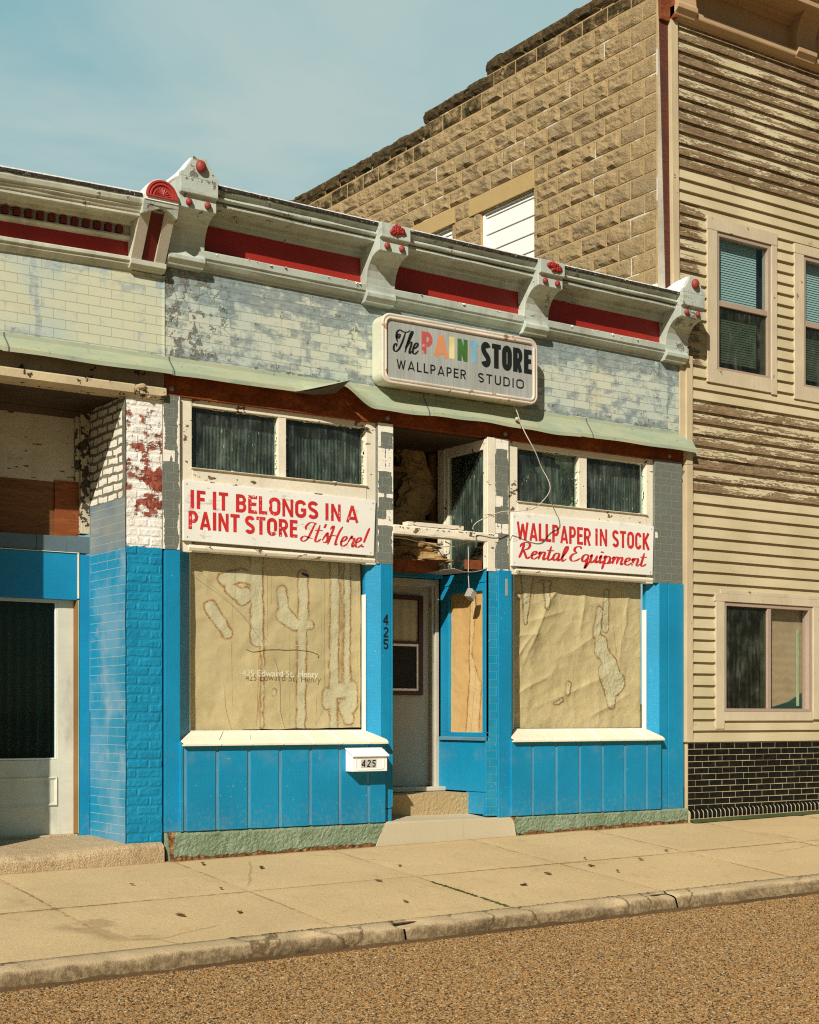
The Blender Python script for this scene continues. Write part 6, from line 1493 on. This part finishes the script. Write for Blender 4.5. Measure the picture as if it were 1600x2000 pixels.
b.shear(lambda x_, y, z: (x_, y, z-0.024*(x_-4.5))); b.build('beam_moulding', M_STRIPE, LS)
b = MB(); b.sphere((5.20, -0.045, 4.345), 0.03, 8, 6, (1.3, 0.8, 0.8), 0.6); b.sphere((5.27, -0.02, 4.275), 0.02, 8, 6, (1, 1, 0.8), 0.6); b.build('foam_blob', M_STONE, LS, smooth=True)
b = MB()
for k in range(5): b.box(XA, 5.07, 0.04+k*0.15, 0.187+k*0.15, 4.262+0.003*(k % 2), 4.29)
b.build('entry_ceiling', M_SOFFIT, LS, bevel=0.003)
b = MB(); b.box(XA, 5.07, 0.72, 0.80, 4.235, 4.262); b.exx([(0.70, 4.262), (0.79, 4.19), (0.80, 4.262)], XA, 5.07); b.build('entry_cove', M_SOFFIT, LS)
# brick pier
def pdisp(u, v, e, q, s_): return 0.008+0.0052*min(1, e/0.007)+0.0025*(q-0.5)+0.0030*fbm(u, v, s_, 28, 3)-0.003*max(0, fbm(u, v, 3, 5, 2))
def pier(x0_, x1_):
    b_ = MB(); bricks(b_, Front(0.022), x0_, x1_, 0.585, 4.27, 0.21, 0.0765, 0.005, 12, 5, pdisp, 5)
    b_.m = 0; b_.box(x0_, x1_, 0.0125, 0.75, 0.585, 4.27)
    return b_.build('brick_pier', M_PIER, LS, recalc=False)
pier(5.078, 5.404)
b = MB(); b.box(2.4, 3.71, 0.0, 0.75, 0.5, 4.27); b.build('brick_pier', M_PIER, LS)
rv = MB(); rv.grid(lambda u, v: (5.070+0.004*mn.noise(Vector((u*3, v*9, 0))), lerp(0.0, 0.74, u), lerp(0.59, 4.262, v)), 20, 90); rv.build('tiled_return', M_REVEAL, LS, recalc=False)
# entry back wall
b = MB(); b.box(XA, 4.95, 0.80, 0.86, 3.60, 4.262); b.build('peeling_board', M_BOARD, LS)
b = MB(); b.box(XA, 4.768, 0.796, 0.85, 3.16, 3.632); b.box(4.60, 4.768, 0.794, 0.85, 3.55, 3.612); b.build('plywood_panel', M_PLY, LS, bevel=0.002)
box(4.770, 4.984, 0.782, 0.85, 3.16, 3.645).build('plywood_panel', M_PLYR, LS, bevel=0.002)
M_PEEL = paint('peeling_post_paint', (0.52, 0.45, 0.31), 0.2, 0.7, 0.7, (0.09, 0.06, 0.03), (1, 1, 0.3), 40, 0.005, 1.1, (0.07, 0.055, 0.035), 16)
b = MB(); b.box(4.985, 5.065, 0.73, 0.86, 3.20, 4.262); b.box(4.950, 4.984, 0.77, 0.86, 3.646, 4.262); b.build('peeling_post', M_PEEL, LS, bevel=0.004)
b = MB(); b.box(XA, 4.59, 0.738, 0.86, 3.040, 3.166); b.box(4.593, 4.86, 0.737, 0.86, 3.038, 3.168); b.box(4.863, 5.066, 0.736, 0.86, 3.032, 3.175); b.build('tile_band', M_GSTRIP, LS, bevel=0.002)
box(XA, 4.952, 0.735, 0.86, 2.628, 3.026).build('door_header', M_BLUE, LS, bevel=0.003)
b = MB(); b.box(4.953, 4.966, 0.725, 0.86, 2.64, 3.03); b.box(XA, 4.966, 0.725, 0.80, 3.028, 3.034); b.build('header_edge', M_CREAM, LS, bevel=0.002)
box(4.967, 5.066, 0.735, 0.86, 0.60, 3.02).build('entry_post', M_BLUE, LS, bevel=0.004)
b = MB(); b.box(4.948, 4.958, 0.74, 0.84, 0.63, 2.63); b.build('door_stop', M_WOODB, LS, bevel=0.002)
M_GTRIM = paint('pale_green_trim', (0.30, 0.38, 0.22), 0.2, 0.6, 0.4)
b = MB(); b.box(4.958, 4.966, 0.73, 0.84, 0.63, 2.63); b.build('door_trim', M_GTRIM, LS, bevel=0.002)
d = MB(); d.box(4.798, 4.946, 0.80, 0.845, 0.615, 2.66); d.box(3.72, 4.798, 0.80, 0.845, 0.615, 1.262); d.box(3.72, 4.798, 0.80, 0.845, 2.60, 2.66)
d = d.build('door', M_DOORW, LS, bevel=0.003)
b = MB(); b.box(4.780, 4.797, 0.805, 0.83, 1.264, 2.60); b.box(3.72, 4.780, 0.805, 0.83, 1.264, 1.280); b.build('glazing_bead', M_WHITE, d, bevel=0.003)
def frm(x0_, x1_, z0_, z1_, y, wd, h):
    b_ = MB(); rings = []
    for o_, yy in ((0, y), (wd*0.25, y-h), (wd*0.6, y-h*0.4), (wd, y+h*0.3)):
        rings.append([(x0_+o_, yy, z0_+o_), (x1_-o_, yy, z0_+o_), (x1_-o_, yy, z1_-o_), (x0_+o_, yy, z1_-o_)])
    b_.loft(rings, caps=False); return b_
frm(3.80, 4.800, 0.868, 1.120, 0.799, 0.035, 0.012).build('panel_moulding', M_DOORW, d)
MB().box(3.72, 4.780, 0.815, 0.819, 1.28, 2.60).build('pane', M_DARKGL, d)
b = MB(); b.box(XA, 5.0, 0.95, 1.6, 0.6, 4.2); b.build('unlit_backing', M_DARK, LS)  # dark box in place of the unlit shop interior
b = MB(); b.grid(lambda u, v: (lerp(3.72, 4.790, u), 0.885+0.022*math.sin(u*2*math.pi*11+1.5*math.sin(u*9))*(1-0.2*v)+0.01*mn.noise(Vector((u*7, v, 0))), lerp(1.25, 2.63, v)), 260, 8)
tag(b.build('curtain', M_CURT, smooth=True, recalc=False, solid=0.002), 'dark teal pleated curtain behind the glass of the white door at the left', 'curtain')
# worn stone sill
b = MB(); rings = []
for k in range(61):
    x = lerp(XA, 5.392, k/60); wr = 0.0 if x > 5.02 else 0.045*min(1, (5.02-x)/0.55)
    e = 0.012*fbm(x, 0, 0, 3, 4)
    rings.append([(x, 0.80, 0.40), (x, 0.80, 0.615), (x, 0.30, 0.600-wr*0.3), (x, 0.02, 0.590-wr), (x, -0.030+wr*0.3+e, 0.575-wr), (x, -0.052+wr*0.2+e, 0.548-wr), (x, -0.058+e*0.6, 0.52-wr*0.7), (x, -0.060+0.5*e, zwalk(x, 0)+0.05), (x, -0.060, zwalk(x, 0)-0.05)])
b.loft(rings); b.build('stone_sill', M_STONE, LS, smooth=False)
b = MB(); b.box(3.72, 4.95, 0.70, 0.80, 0.602, 0.628); b.build('threshold', M_STONE, LS, bevel=0.01)

# ------------------------------------------------------------------ clapboard building on the right
CB = thing('clapboard_building', (14.0, 0.0, 0.55), 'tall two storey building with peeling tan clapboards and a rough block side wall', 'building')
XE = 17.2
rr = random.Random(21)
holes = [(11.735, 12.82, 5.215, 6.99), (13.108, 14.20, 5.195, 6.94), (11.865, 13.62, 1.587, 2.95)]
def peelz(z):
    if z > 7.40: return 1.0
    if 6.98 < z <= 7.40: return 0.12
    if 4.95 < z <= 5.2: return 0.2
    if 5.2 < z <= 6.98: return 0.0
    if 3.93 < z <= 4.95: return 0.95
    return 0.0
EXP = 0.1216
b = MB(); z = 1.362; k = 0
while z < 8.95:
    zt = min(z+EXP+0.012, 8.97); xs = 11.285 if z > 5.30 else 11.507
    spans = [(xs, XE)]
    for (a, c_, z0_, z1_) in holes:
        if z+EXP*0.5 > z0_ and z+EXP*0.5 < z1_:
            out = []
            for s0, s1 in spans:
                if a > s0: out.append((s0, min(a+0.02, s1)))
                if c_ < s1: out.append((max(c_-0.02, s0), s1))
            spans = out
    pz = peelz(z); seed = rr.random()*90
    cut = []
    for s0, s1 in spans:
        xx = s0+rr.uniform(0.9, 3.6)
        while xx < s1-0.5: cut.append((s0, xx-0.0022)); s0 = xx+0.0022; xx += rr.uniform(1.8, 3.8)
        cut.append((s0, s1))
    spans = cut
    for s0, s1 in spans:
        n = max(2, int((s1-s0)/0.12)); dz = rr.uniform(-0.0025, 0.0025)
        def pl(x):
            p_ = pz
            if 5.2 < z <= 6.98 and x < 11.75: p_ = 0.95 if (z > 6.1 or z < 5.75) and z > 5.35 else 0.3
            return max(0, min(1, p_*(0.85+0.5*mn.noise(Vector((x*0.6, seed, 0))))))
        rings = []
        for q in range(n+1):
            x = lerp(s0, s1, q/n); wv = 0.0028*mn.noise(Vector((x*1.7, seed, 2)))
            m0 = len(b.v)
            rings.append([(x, 0.004, zt), (x, -0.0285+wv, z+0.005+dz), (x, -0.030+wv, z+dz+wv), (x, 0.006, z+dz)])
        base = len(b.v); b.loft(rings, closed=False, caps=True)
        for q in range(n+1):
            x = lerp(s0, s1, q/n)
            for j_, lw in enumerate((0.0, 1.0, 1.0, 1.0)):
                b.at.setdefault('peel', {})[base+q*4+j_] = pl(x); b.at.setdefault('low', {})[base+q*4+j_] = 1-lw
    z += EXP; k += 1
b.build('clapboard_siding', M_SIDING, CB, recalc=False)
box(11.45, XE, 0.21, 0.35, 1.34, 8.97).build('front_wall', M_DARK, CB)
# corner boards
b = MB(); b.loft([[(11.232, -0.042, 5.9), (11.322, -0.042, 5.9), (11.322, 0.03, 5.9), (11.232, 0.03, 5.9)], [(11.190, -0.042, 8.94), (11.292, -0.042, 8.94), (11.292, 0.03, 8.94), (11.190, 0.03, 8.94)]]); b.box(11.35, 11.42, -0.014, 0.04, 4.52, 5.40); b.box(11.424, 11.512, -0.040, 0.04, 4.30, 5.45); b.box(11.425, 11.515, -0.040, 0.04, 1.36, 4.297)
b.build('corner_board', M_TRIM, CB, bevel=0.003)
# tar paper strip at the wall's end and the pale cement beside it
b = MB(); b.loft([[(11.172, 0.004, 6.0), (11.236, 0.004, 6.0), (11.236, 0.03, 6.0), (11.172, 0.03, 6.0)], [(11.058, 0.004, 9.3), (11.192, 0.004, 9.3), (11.192, 0.03, 9.3), (11.058, 0.03, 9.3)]])
b.build('roofing_strip', M_TAR, CB)
b = MB(); b.box(11.062, 11.30, 0.018, 0.06, 5.2, 9.6); b.build('end_rendering', M_CEMENT, CB)
b = MB(); b.box(11.055, 11.196, -0.028, 0.004, 8.92, 9.6); b.box(11.196, 11.245, -0.09, 0.01, 8.95, 9.6); b.build('rusted_cap', M_RUSTW, CB, bevel=0.003)
# windows upstairs
def upper(x0, x1, z0, z1, fx0, fx1, fz0, fz1, zm):
    b_ = MB()
    b_.box(x0, fx0, -0.036, 0.02, z0, fz1+0.0); b_.box(fx1, x1, -0.036, 0.02, z0-0.015, fz1); b_.box(x0-0.004, x1+0.004, -0.038, 0.02, fz1+0.002, z1); b_.box(fx0, fx1, -0.034, 0.02, z0, fz0)
    w_ = b_.build('window', M_CASING, CB, bevel=0.003)
    f = MB(); f.box(fx0, fx0+0.045, -0.020, 0.07, fz0, fz1); f.box(fx1-0.045, fx1, -0.020, 0.07, fz0, fz1); f.box(fx0+0.045, fx1-0.045, -0.020, 0.07, fz1-0.045, fz1); f.box(fx0+0.045, fx1-0.045, -0.020, 0.07, fz0, fz0+0.03)
    f.box(fx0+0.045, fx1-0.045, -0.010, 0.07, zm-0.04, zm+0.02); f.box(fx1-0.085, fx1-0.046, 0.03, 0.065, fz0+0.03, zm-0.04)
    f.build('frame', M_VINYL, w_, bevel=0.003)
    MB().box(fx0+0.045, fx1-0.045, 0.020, 0.024, zm+0.02, fz1-0.045).build('pane', M_SKYGL, w_)
    MB().box(fx0+0.045, fx1-0.045, 0.014, 0.018, fz0+0.03, zm-0.04).build('insect_screen', M_SCREEN, w_)
    MB().box(fx0, fx1, 0.16, 0.17, fz0, fz1).build('unlit_backing', M_DARK, w_)  # near-black sheet painted for the unlit room behind the blind
    b_ = MB(); zz = fz1-0.05
    while zz > fz0+0.12:
        b_.loft([[(fx0+0.05, y, zz+dz_) for y, dz_ in ((0.082, -0.0155), (0.087, -0.004), (0.090, 0.0105))], [(fx1-0.12, y, zz+dz_) for y, dz_ in ((0.082, -0.0155), (0.087, -0.004), (0.090, 0.0105))]], closed=False, caps=False); zz -= 0.0265
    return w_, b_
for i, (a, lab) in enumerate((((11.735, 12.82, 5.215, 6.99, 11.885, 12.735, 5.366, 6.85, 6.10), 'lowered grey blind in the nearer upstairs window of the clapboard building'), ((13.108, 14.20, 5.195, 6.94, 13.262, 14.11, 5.35, 6.83, 6.08), 'lowered grey blind in the upstairs window cut by the right edge'))):
    w_, bb = upper(*a)
    tag(bb.build('venetian_blind', M_BLIND, recalc=False, solid=0.001), lab, 'blind', 'venetian blinds')
# slider downstairs
b = MB(); b.box(11.865, 11.995, -0.036, 0.02, 1.50, 2.872); b.box(13.418, 13.62, -0.036, 0.02, 1.60, 2.872); b.box(11.85, 13.62, -0.038, 0.02, 2.874, 2.955); b.box(11.997, 13.416, -0.034, 0.02, 1.587, 1.682); b.box(11.94, 13.62, -0.030, 0.01, 2.957, 3.0)
sw = b.build('window', M_CASING, CB, bevel=0.003)
f = MB(); f.box(11.995, 12.038, -0.022, 0.07, 1.684, 2.872); f.box(13.355, 13.415, -0.022, 0.07, 1.684, 2.872); f.box(12.038, 13.355, -0.022, 0.07, 2.83, 2.872); f.box(12.038, 13.355, -0.022, 0.07, 1.684, 1.72); f.box(12.69, 12.745, -0.014, 0.06, 1.72, 2.83)
f.build('frame', M_VINYL, sw, bevel=0.003)
MB().box(12.038, 12.69, 0.012, 0.016, 1.72, 2.83).build('insect_screen', M_SCREEN, sw)
MB().box(12.745, 13.355, 0.024, 0.028, 1.72, 2.83).build('pane', M_GLASS, sw)
MB().box(12.0, 12.70, 0.12, 0.13, 1.70, 2.86).build('unlit_backing', M_DARK, sw)  # near-black sheet painted for the unlit room behind the screen
MB().box(12.71, 13.40, 0.10, 0.11, 1.70, 2.86).build('reflection_board', M_TANREFL, sw)  # added board behind the pane, coloured to stand in for its tan reflection
M_MBLACK = paint('dark_green_cloth', (0.012, 0.05, 0.035), 0.2, 0.8, 0.1)
b = MB(); b.loft([[(12.80, y, 1.72), (13.36, y, 1.72), (13.36, y, 1.90), (13.15, y, 1.80)] for y in (0.085, 0.095)]); b.build('folded_cloth', M_MBLACK, sw)
b = MB(); b.box(13.27, 13.30, 0.07, 0.09, 1.75, 2.62); b.build('inside_rod', M_GTRIM, sw)
# glazed black brick base
b = MB()
fr_ = Front(-0.012)
bricks(b, fr_, 11.462, XE, 0.695-0.0672*2, 1.352, 0.207, 0.0672, 0.0085, 2, 2, lambda u, v, e, q, s_: 0.006+0.0015*(q-0.5)+0.002*min(1, e/0.01), 9)
b.build('glazed_brick_base', M_BLACK, CB, recalc=False)
box(11.45, XE, -0.0145, 0.02, 0.55, 1.36).build('mortar_bed', M_PMORT, CB)
b = MB(); x = 11.462
while x < XE:
    zb = zwalk(x, -0.04)+0.028
    b.exx([(0.0, zb), (-0.05, zb), (-0.058, zb+0.02), (-0.056, zb+0.065), (-0.045, zb+0.088), (-0.02, zb+0.100), (0.0, zb+0.100)], x+0.005, x+0.057); x += 0.0655
b.build('soldier_course', M_BLACK, CB, bevel=0.004)
b = MB(); zq = lambda x: zwalk(x, -0.04)+0.028
b.loft([[(x, -0.010, zq(x)-0.1), (x, -0.052, zq(x)-0.1), (x, -0.052, zq(x)+0.068), (x, -0.040, zq(x)+0.086), (x, -0.016, zq(x)+0.097), (x, -0.010, zq(x)+0.097)] for x in (11.455, XE)]); b.build('mortar_bed', M_PMORT, CB)
b = MB(); b.grid(lambda u, v: (lerp(11.44, XE, u), lerp(-0.062, -0.13-0.03*mn.noise(Vector((u*40, 0, 0))), v), zwalk(lerp(11.44, XE, u), -0.1)+lerp(0.034, 0.004, v)), 120, 3); o = b.build('moss', M_MOSS, recalc=False); o['kind'] = 'stuff'; o['label'] = 'brown earth and moss along the foot of the black brick base'; o['category'] = 'moss'
# front cornice of the clapboard building
b = MB(); b.exx([(0.05, 8.945), (-0.04, 8.945), (-0.045, 8.965), (-0.075, 8.985), (-0.10, 9.000), (-0.105, 9.012), (-0.105, 9.065), (-0.09, 9.075), (0.05, 9.075)], 11.196, XE)
cc = b.build('cornice', M_TAN, CB, bevel=0.003)
box(11.2, XE, 0.0, 0.2, 9.075, 9.9).build('frieze_panel', M_TAN, cc)
b = MB(); b.exx([(0.0, 9.35), (-0.03, 9.36), (-0.04, 9.40), (-0.09, 9.41), (-0.10, 9.45), (-0.38, 9.47), (-0.40, 9.40), (-0.43, 9.395), (-0.435, 9.46), (-0.47, 9.48), (-0.49, 9.53), (-0.55, 9.60), (-0.56, 9.68), (0.0, 9.75)], 11.2, XE, 8); b.build('crown_moulding', M_TAN, cc, bevel=0.003)
ns = lambda x, y, z: (x, y, z)
bracket(11.20, 11.49, False, CB, M_TAN, M_TAN, 0.0, 3.60, 1.28, ns); bracket(13.055, 13.36, False, CB, M_TAN, M_TAN, 0.0, 3.60, 1.28, ns); bracket(14.95, 15.25, False, CB, M_TAN, M_TAN, 0.0, 3.60, 1.28, ns)
# rock faced block side wall, stepping down to the back
XW = 11.06
def blk(u, v, e, q, s_):
    k_ = min(1, e/0.035); f1 = fbm(u*0.9, v*1.6, s_, 7, 5); f2 = abs(mn.noise(Vector((u*5, v*11, s_))))
    smooth_ = sst(0.10, 0.75, u)
    return 0.002+k_*(0.004+smooth_*(0.010+0.024*f1+0.020*f2+0.012*(q-0.5)))
def coping(u, v):
    t_ = 9.535 if u < 2.96 else (9.36 if u < 4.27 else 9.195)
    return max(0.0, 1-(t_-v)/0.42)
win = [(2.055, 3.075, 4.0, 7.735), (3.66, 4.55, 4.0, 7.755)]; lin = [(2.045, 3.295, 7.745, 7.955), (3.60, 4.62, 7.76, 7.955)]
b = MB(); sd = Side(XW-0.004)
bricks(b, sd, 0.03, 15.0, 5.105, 9.195, 0.40, 0.2045, 0.022, 9, 6, blk, 3, None, top=coping, clip=win+lin)
bricks(b, sd, 0.03, 4.27, 9.195, 9.36, 0.40, 0.165, 0.022, 9, 5, blk, 4, top=coping)
bricks(b, sd, 0.03, 2.96, 9.36, 9.535, 0.44, 0.175, 0.022, 9, 5, blk, 6, top=coping)
b.build('block_wall', M_BLOCK, CB, recalc=False)
b = MB()
for (y0_, y1_, z0_, z1_) in ((0.02, 2.055, 4.5, 9.53), (2.055, 2.955, 7.735, 9.53), (2.955, 3.075, 7.735, 9.355), (3.075, 3.66, 4.5, 9.355), (3.66, 4.55, 7.755, 9.19), (4.55, 15.0, 4.5, 9.19)):
    b.box(XW, XW+0.2, y0_, y1_, z0_, z1_)
b.box(XW, XW+0.2, 3.66, 4.265, 9.19, 9.355)
b.build('mortar_wall', M_MORTAR, CB)
for (a, c_, z0_, z1_) in lin:
    MB().box(XW-0.024, XW+0.1, a, c_, z0_, z1_).build('lintel', M_LINTEL, CB, bevel=0.006)
M_VINW = paint('white_vinyl_siding', (0.84, 0.83, 0.77), 0.03, 0.4, 0.1, gs=60)
for (a, c_, z0_, z1_) in win:
    b = MB(); z = 4.8
    while z < z1_-0.02:
        zt = min(z+0.205, z1_-0.02); b.exy([(XW+0.060, z), (XW+0.042, z), (XW+0.040, z+0.006), (XW+0.056, zt), (XW+0.066, zt)], a+0.02, c_-0.045); z += 0.205
    bw = b.build('boarded_window', M_VINW, CB, bevel=0.002)
    b = MB(); b.box(XW+0.025, XW+0.07, c_-0.045, c_-0.005, 4.8, z1_-0.01); b.box(XW+0.025, XW+0.07, a+0.002, a+0.02, 4.8, z1_-0.01); b.box(XW+0.025, XW+0.07, a+0.02, c_-0.045, z1_-0.02, z1_-0.004); b.build('frame', M_VINW, bw, bevel=0.002)
# worn coping stones, uneven along the top
rr = random.Random(31)
b = MB()
for (y0_, y1_, zt, hh) in ((0.02, 2.965, 9.535, 0.17), (2.93, 4.275, 9.36, 0.165), (4.24, 15.0, 9.195, 0.17)):
    y = y0_
    while y < y1_-0.05:
        ye = min(y1_, y+rr.uniform(0.34, 0.5)); jz = rr.uniform(-0.012, 0.014); sd_ = rr.uniform(0, 40); q_ = rr.random()
        n = max(4, int((ye-y)/0.03)); rings = []
        for k in range(n+1):
            yy = lerp(y+0.006, ye-0.006, k/n); en = 0.022*(1-min(1, min(k, n-k)/1.6))
            R_ = []
            for j_, (dx, dz) in enumerate([(-0.008, -hh+0.012), (-0.034, -hh*0.7), (-0.040, -hh*0.35), (-0.032, -0.055), (-0.012, -0.012), (0.03, 0.004), (0.10, 0.008), (0.19, 0.006), (0.19, -hh)]):
                a_ = 0.020*fbm(yy, dz*2, sd_+j_*0.15, 6, 4) if j_ < 7 else 0
                R_.append((XW+dx+(a_ if j_ < 4 else 0)+en*(j_ < 5), yy, zt+jz+dz+(a_ if j_ > 2 else 0)-en*0.8*(j_ in (3, 4, 5, 6))))
            rings.append(R_)
        m0 = len(b.v); b.loft(rings)
        for i_ in range(m0, len(b.v)): b.at.setdefault('top', {})[i_] = 1.0; b.at.setdefault('cell', {})[i_] = q_
        y = ye
b.build('coping', M_BLOCK, CB, recalc=True)
# white sealed flashing where the cornice meets the wall
b = MB(); b.loft([[(10.55, 0.02, 5.99), (11.36, 0.02, 6.00), (11.36, 0.5, 6.0), (10.55, 0.5, 5.98)], [(10.95, 0.02, 6.10), (11.36, 0.02, 6.10), (11.36, 0.5, 6.12), (11.02, 0.5, 6.12)], [(11.04, 0.02, 6.16), (11.22, 0.02, 6.15), (11.25, 0.3, 6.14), (11.05, 0.3, 6.17)]]); b.build('roof_flashing', M_HOOD, PS)

# ------------------------------------------------------------------ litter, moss in the joints
rr = random.Random(5)
def leaf(x, y, s_, a):
    b_ = MB(); P = []
    for u_, v_ in ((-1, 0), (-0.5, 0.38), (0.1, 0.5), (0.7, 0.28), (1, 0), (0.6, -0.3), (0, -0.42), (-0.6, -0.3)):
        px_, py_ = s_*(u_*math.cos(a)-v_*math.sin(a)), s_*(u_*math.sin(a)+v_*math.cos(a)); P.append((x+px_, y+py_, zwalk(x+px_, y+py_)+0.010+0.012*rr.random()+0.02*abs(v_)*s_*10))
    c0 = (x, y, zwalk(x, y)+0.008)
    for i in range(8): b_.poly([c0, P[i], P[(i+1) % 8]])
    return b_
LV = [(5.62, -0.30), (6.0, -0.62), (5.05, -2.02), (4.62, -1.95), (6.6, -1.45), (7.12, -0.98), (8.1, -1.75), (8.75, -1.9), (8.7, -1.62), (9.35, -1.55), (7.6, -2.05), (4.75, -0.85), (9.9, -1.3), (6.35, -2.2), (5.3, -1.25), (8.9, -1.3)]
for i, (x, y) in enumerate(LV):
    o = leaf(x, y, rr.uniform(0.022, 0.045), rr.uniform(0, 6)).build('dead_leaf', M_LEAF, recalc=False)
    tag(o, 'small curled dead leaf lying on the pale sidewalk', 'leaf', 'dead leaves on the sidewalk')
b = MB()
for q in range(900):
    x = rr.uniform(4.3, 14) if q < 700 else rr.uniform(6.6, 7.3); y = -2.655+rr.uniform(-0.012, 0.012)
    d_ = max(0, mn.noise(Vector((x*0.9, 3, 0)))+0.25)
    if q >= 700: x = 7.01+rr.uniform(-0.012, 0.012); y = rr.uniform(-2.6, -1.6)
    r_ = rr.uniform(0.006, 0.016)*(0.4+d_)
    b.sphere((x, y, zwalk(x, y)-0.002), r_, 5, 4, (1.6, 0.8, 0.55), 0.5)
o = b.build('moss', M_MOSS, recalc=False); o['kind'] = 'stuff'; o['label'] = 'dark moss growing in the joint between sidewalk and kerb'; o['category'] = 'moss'
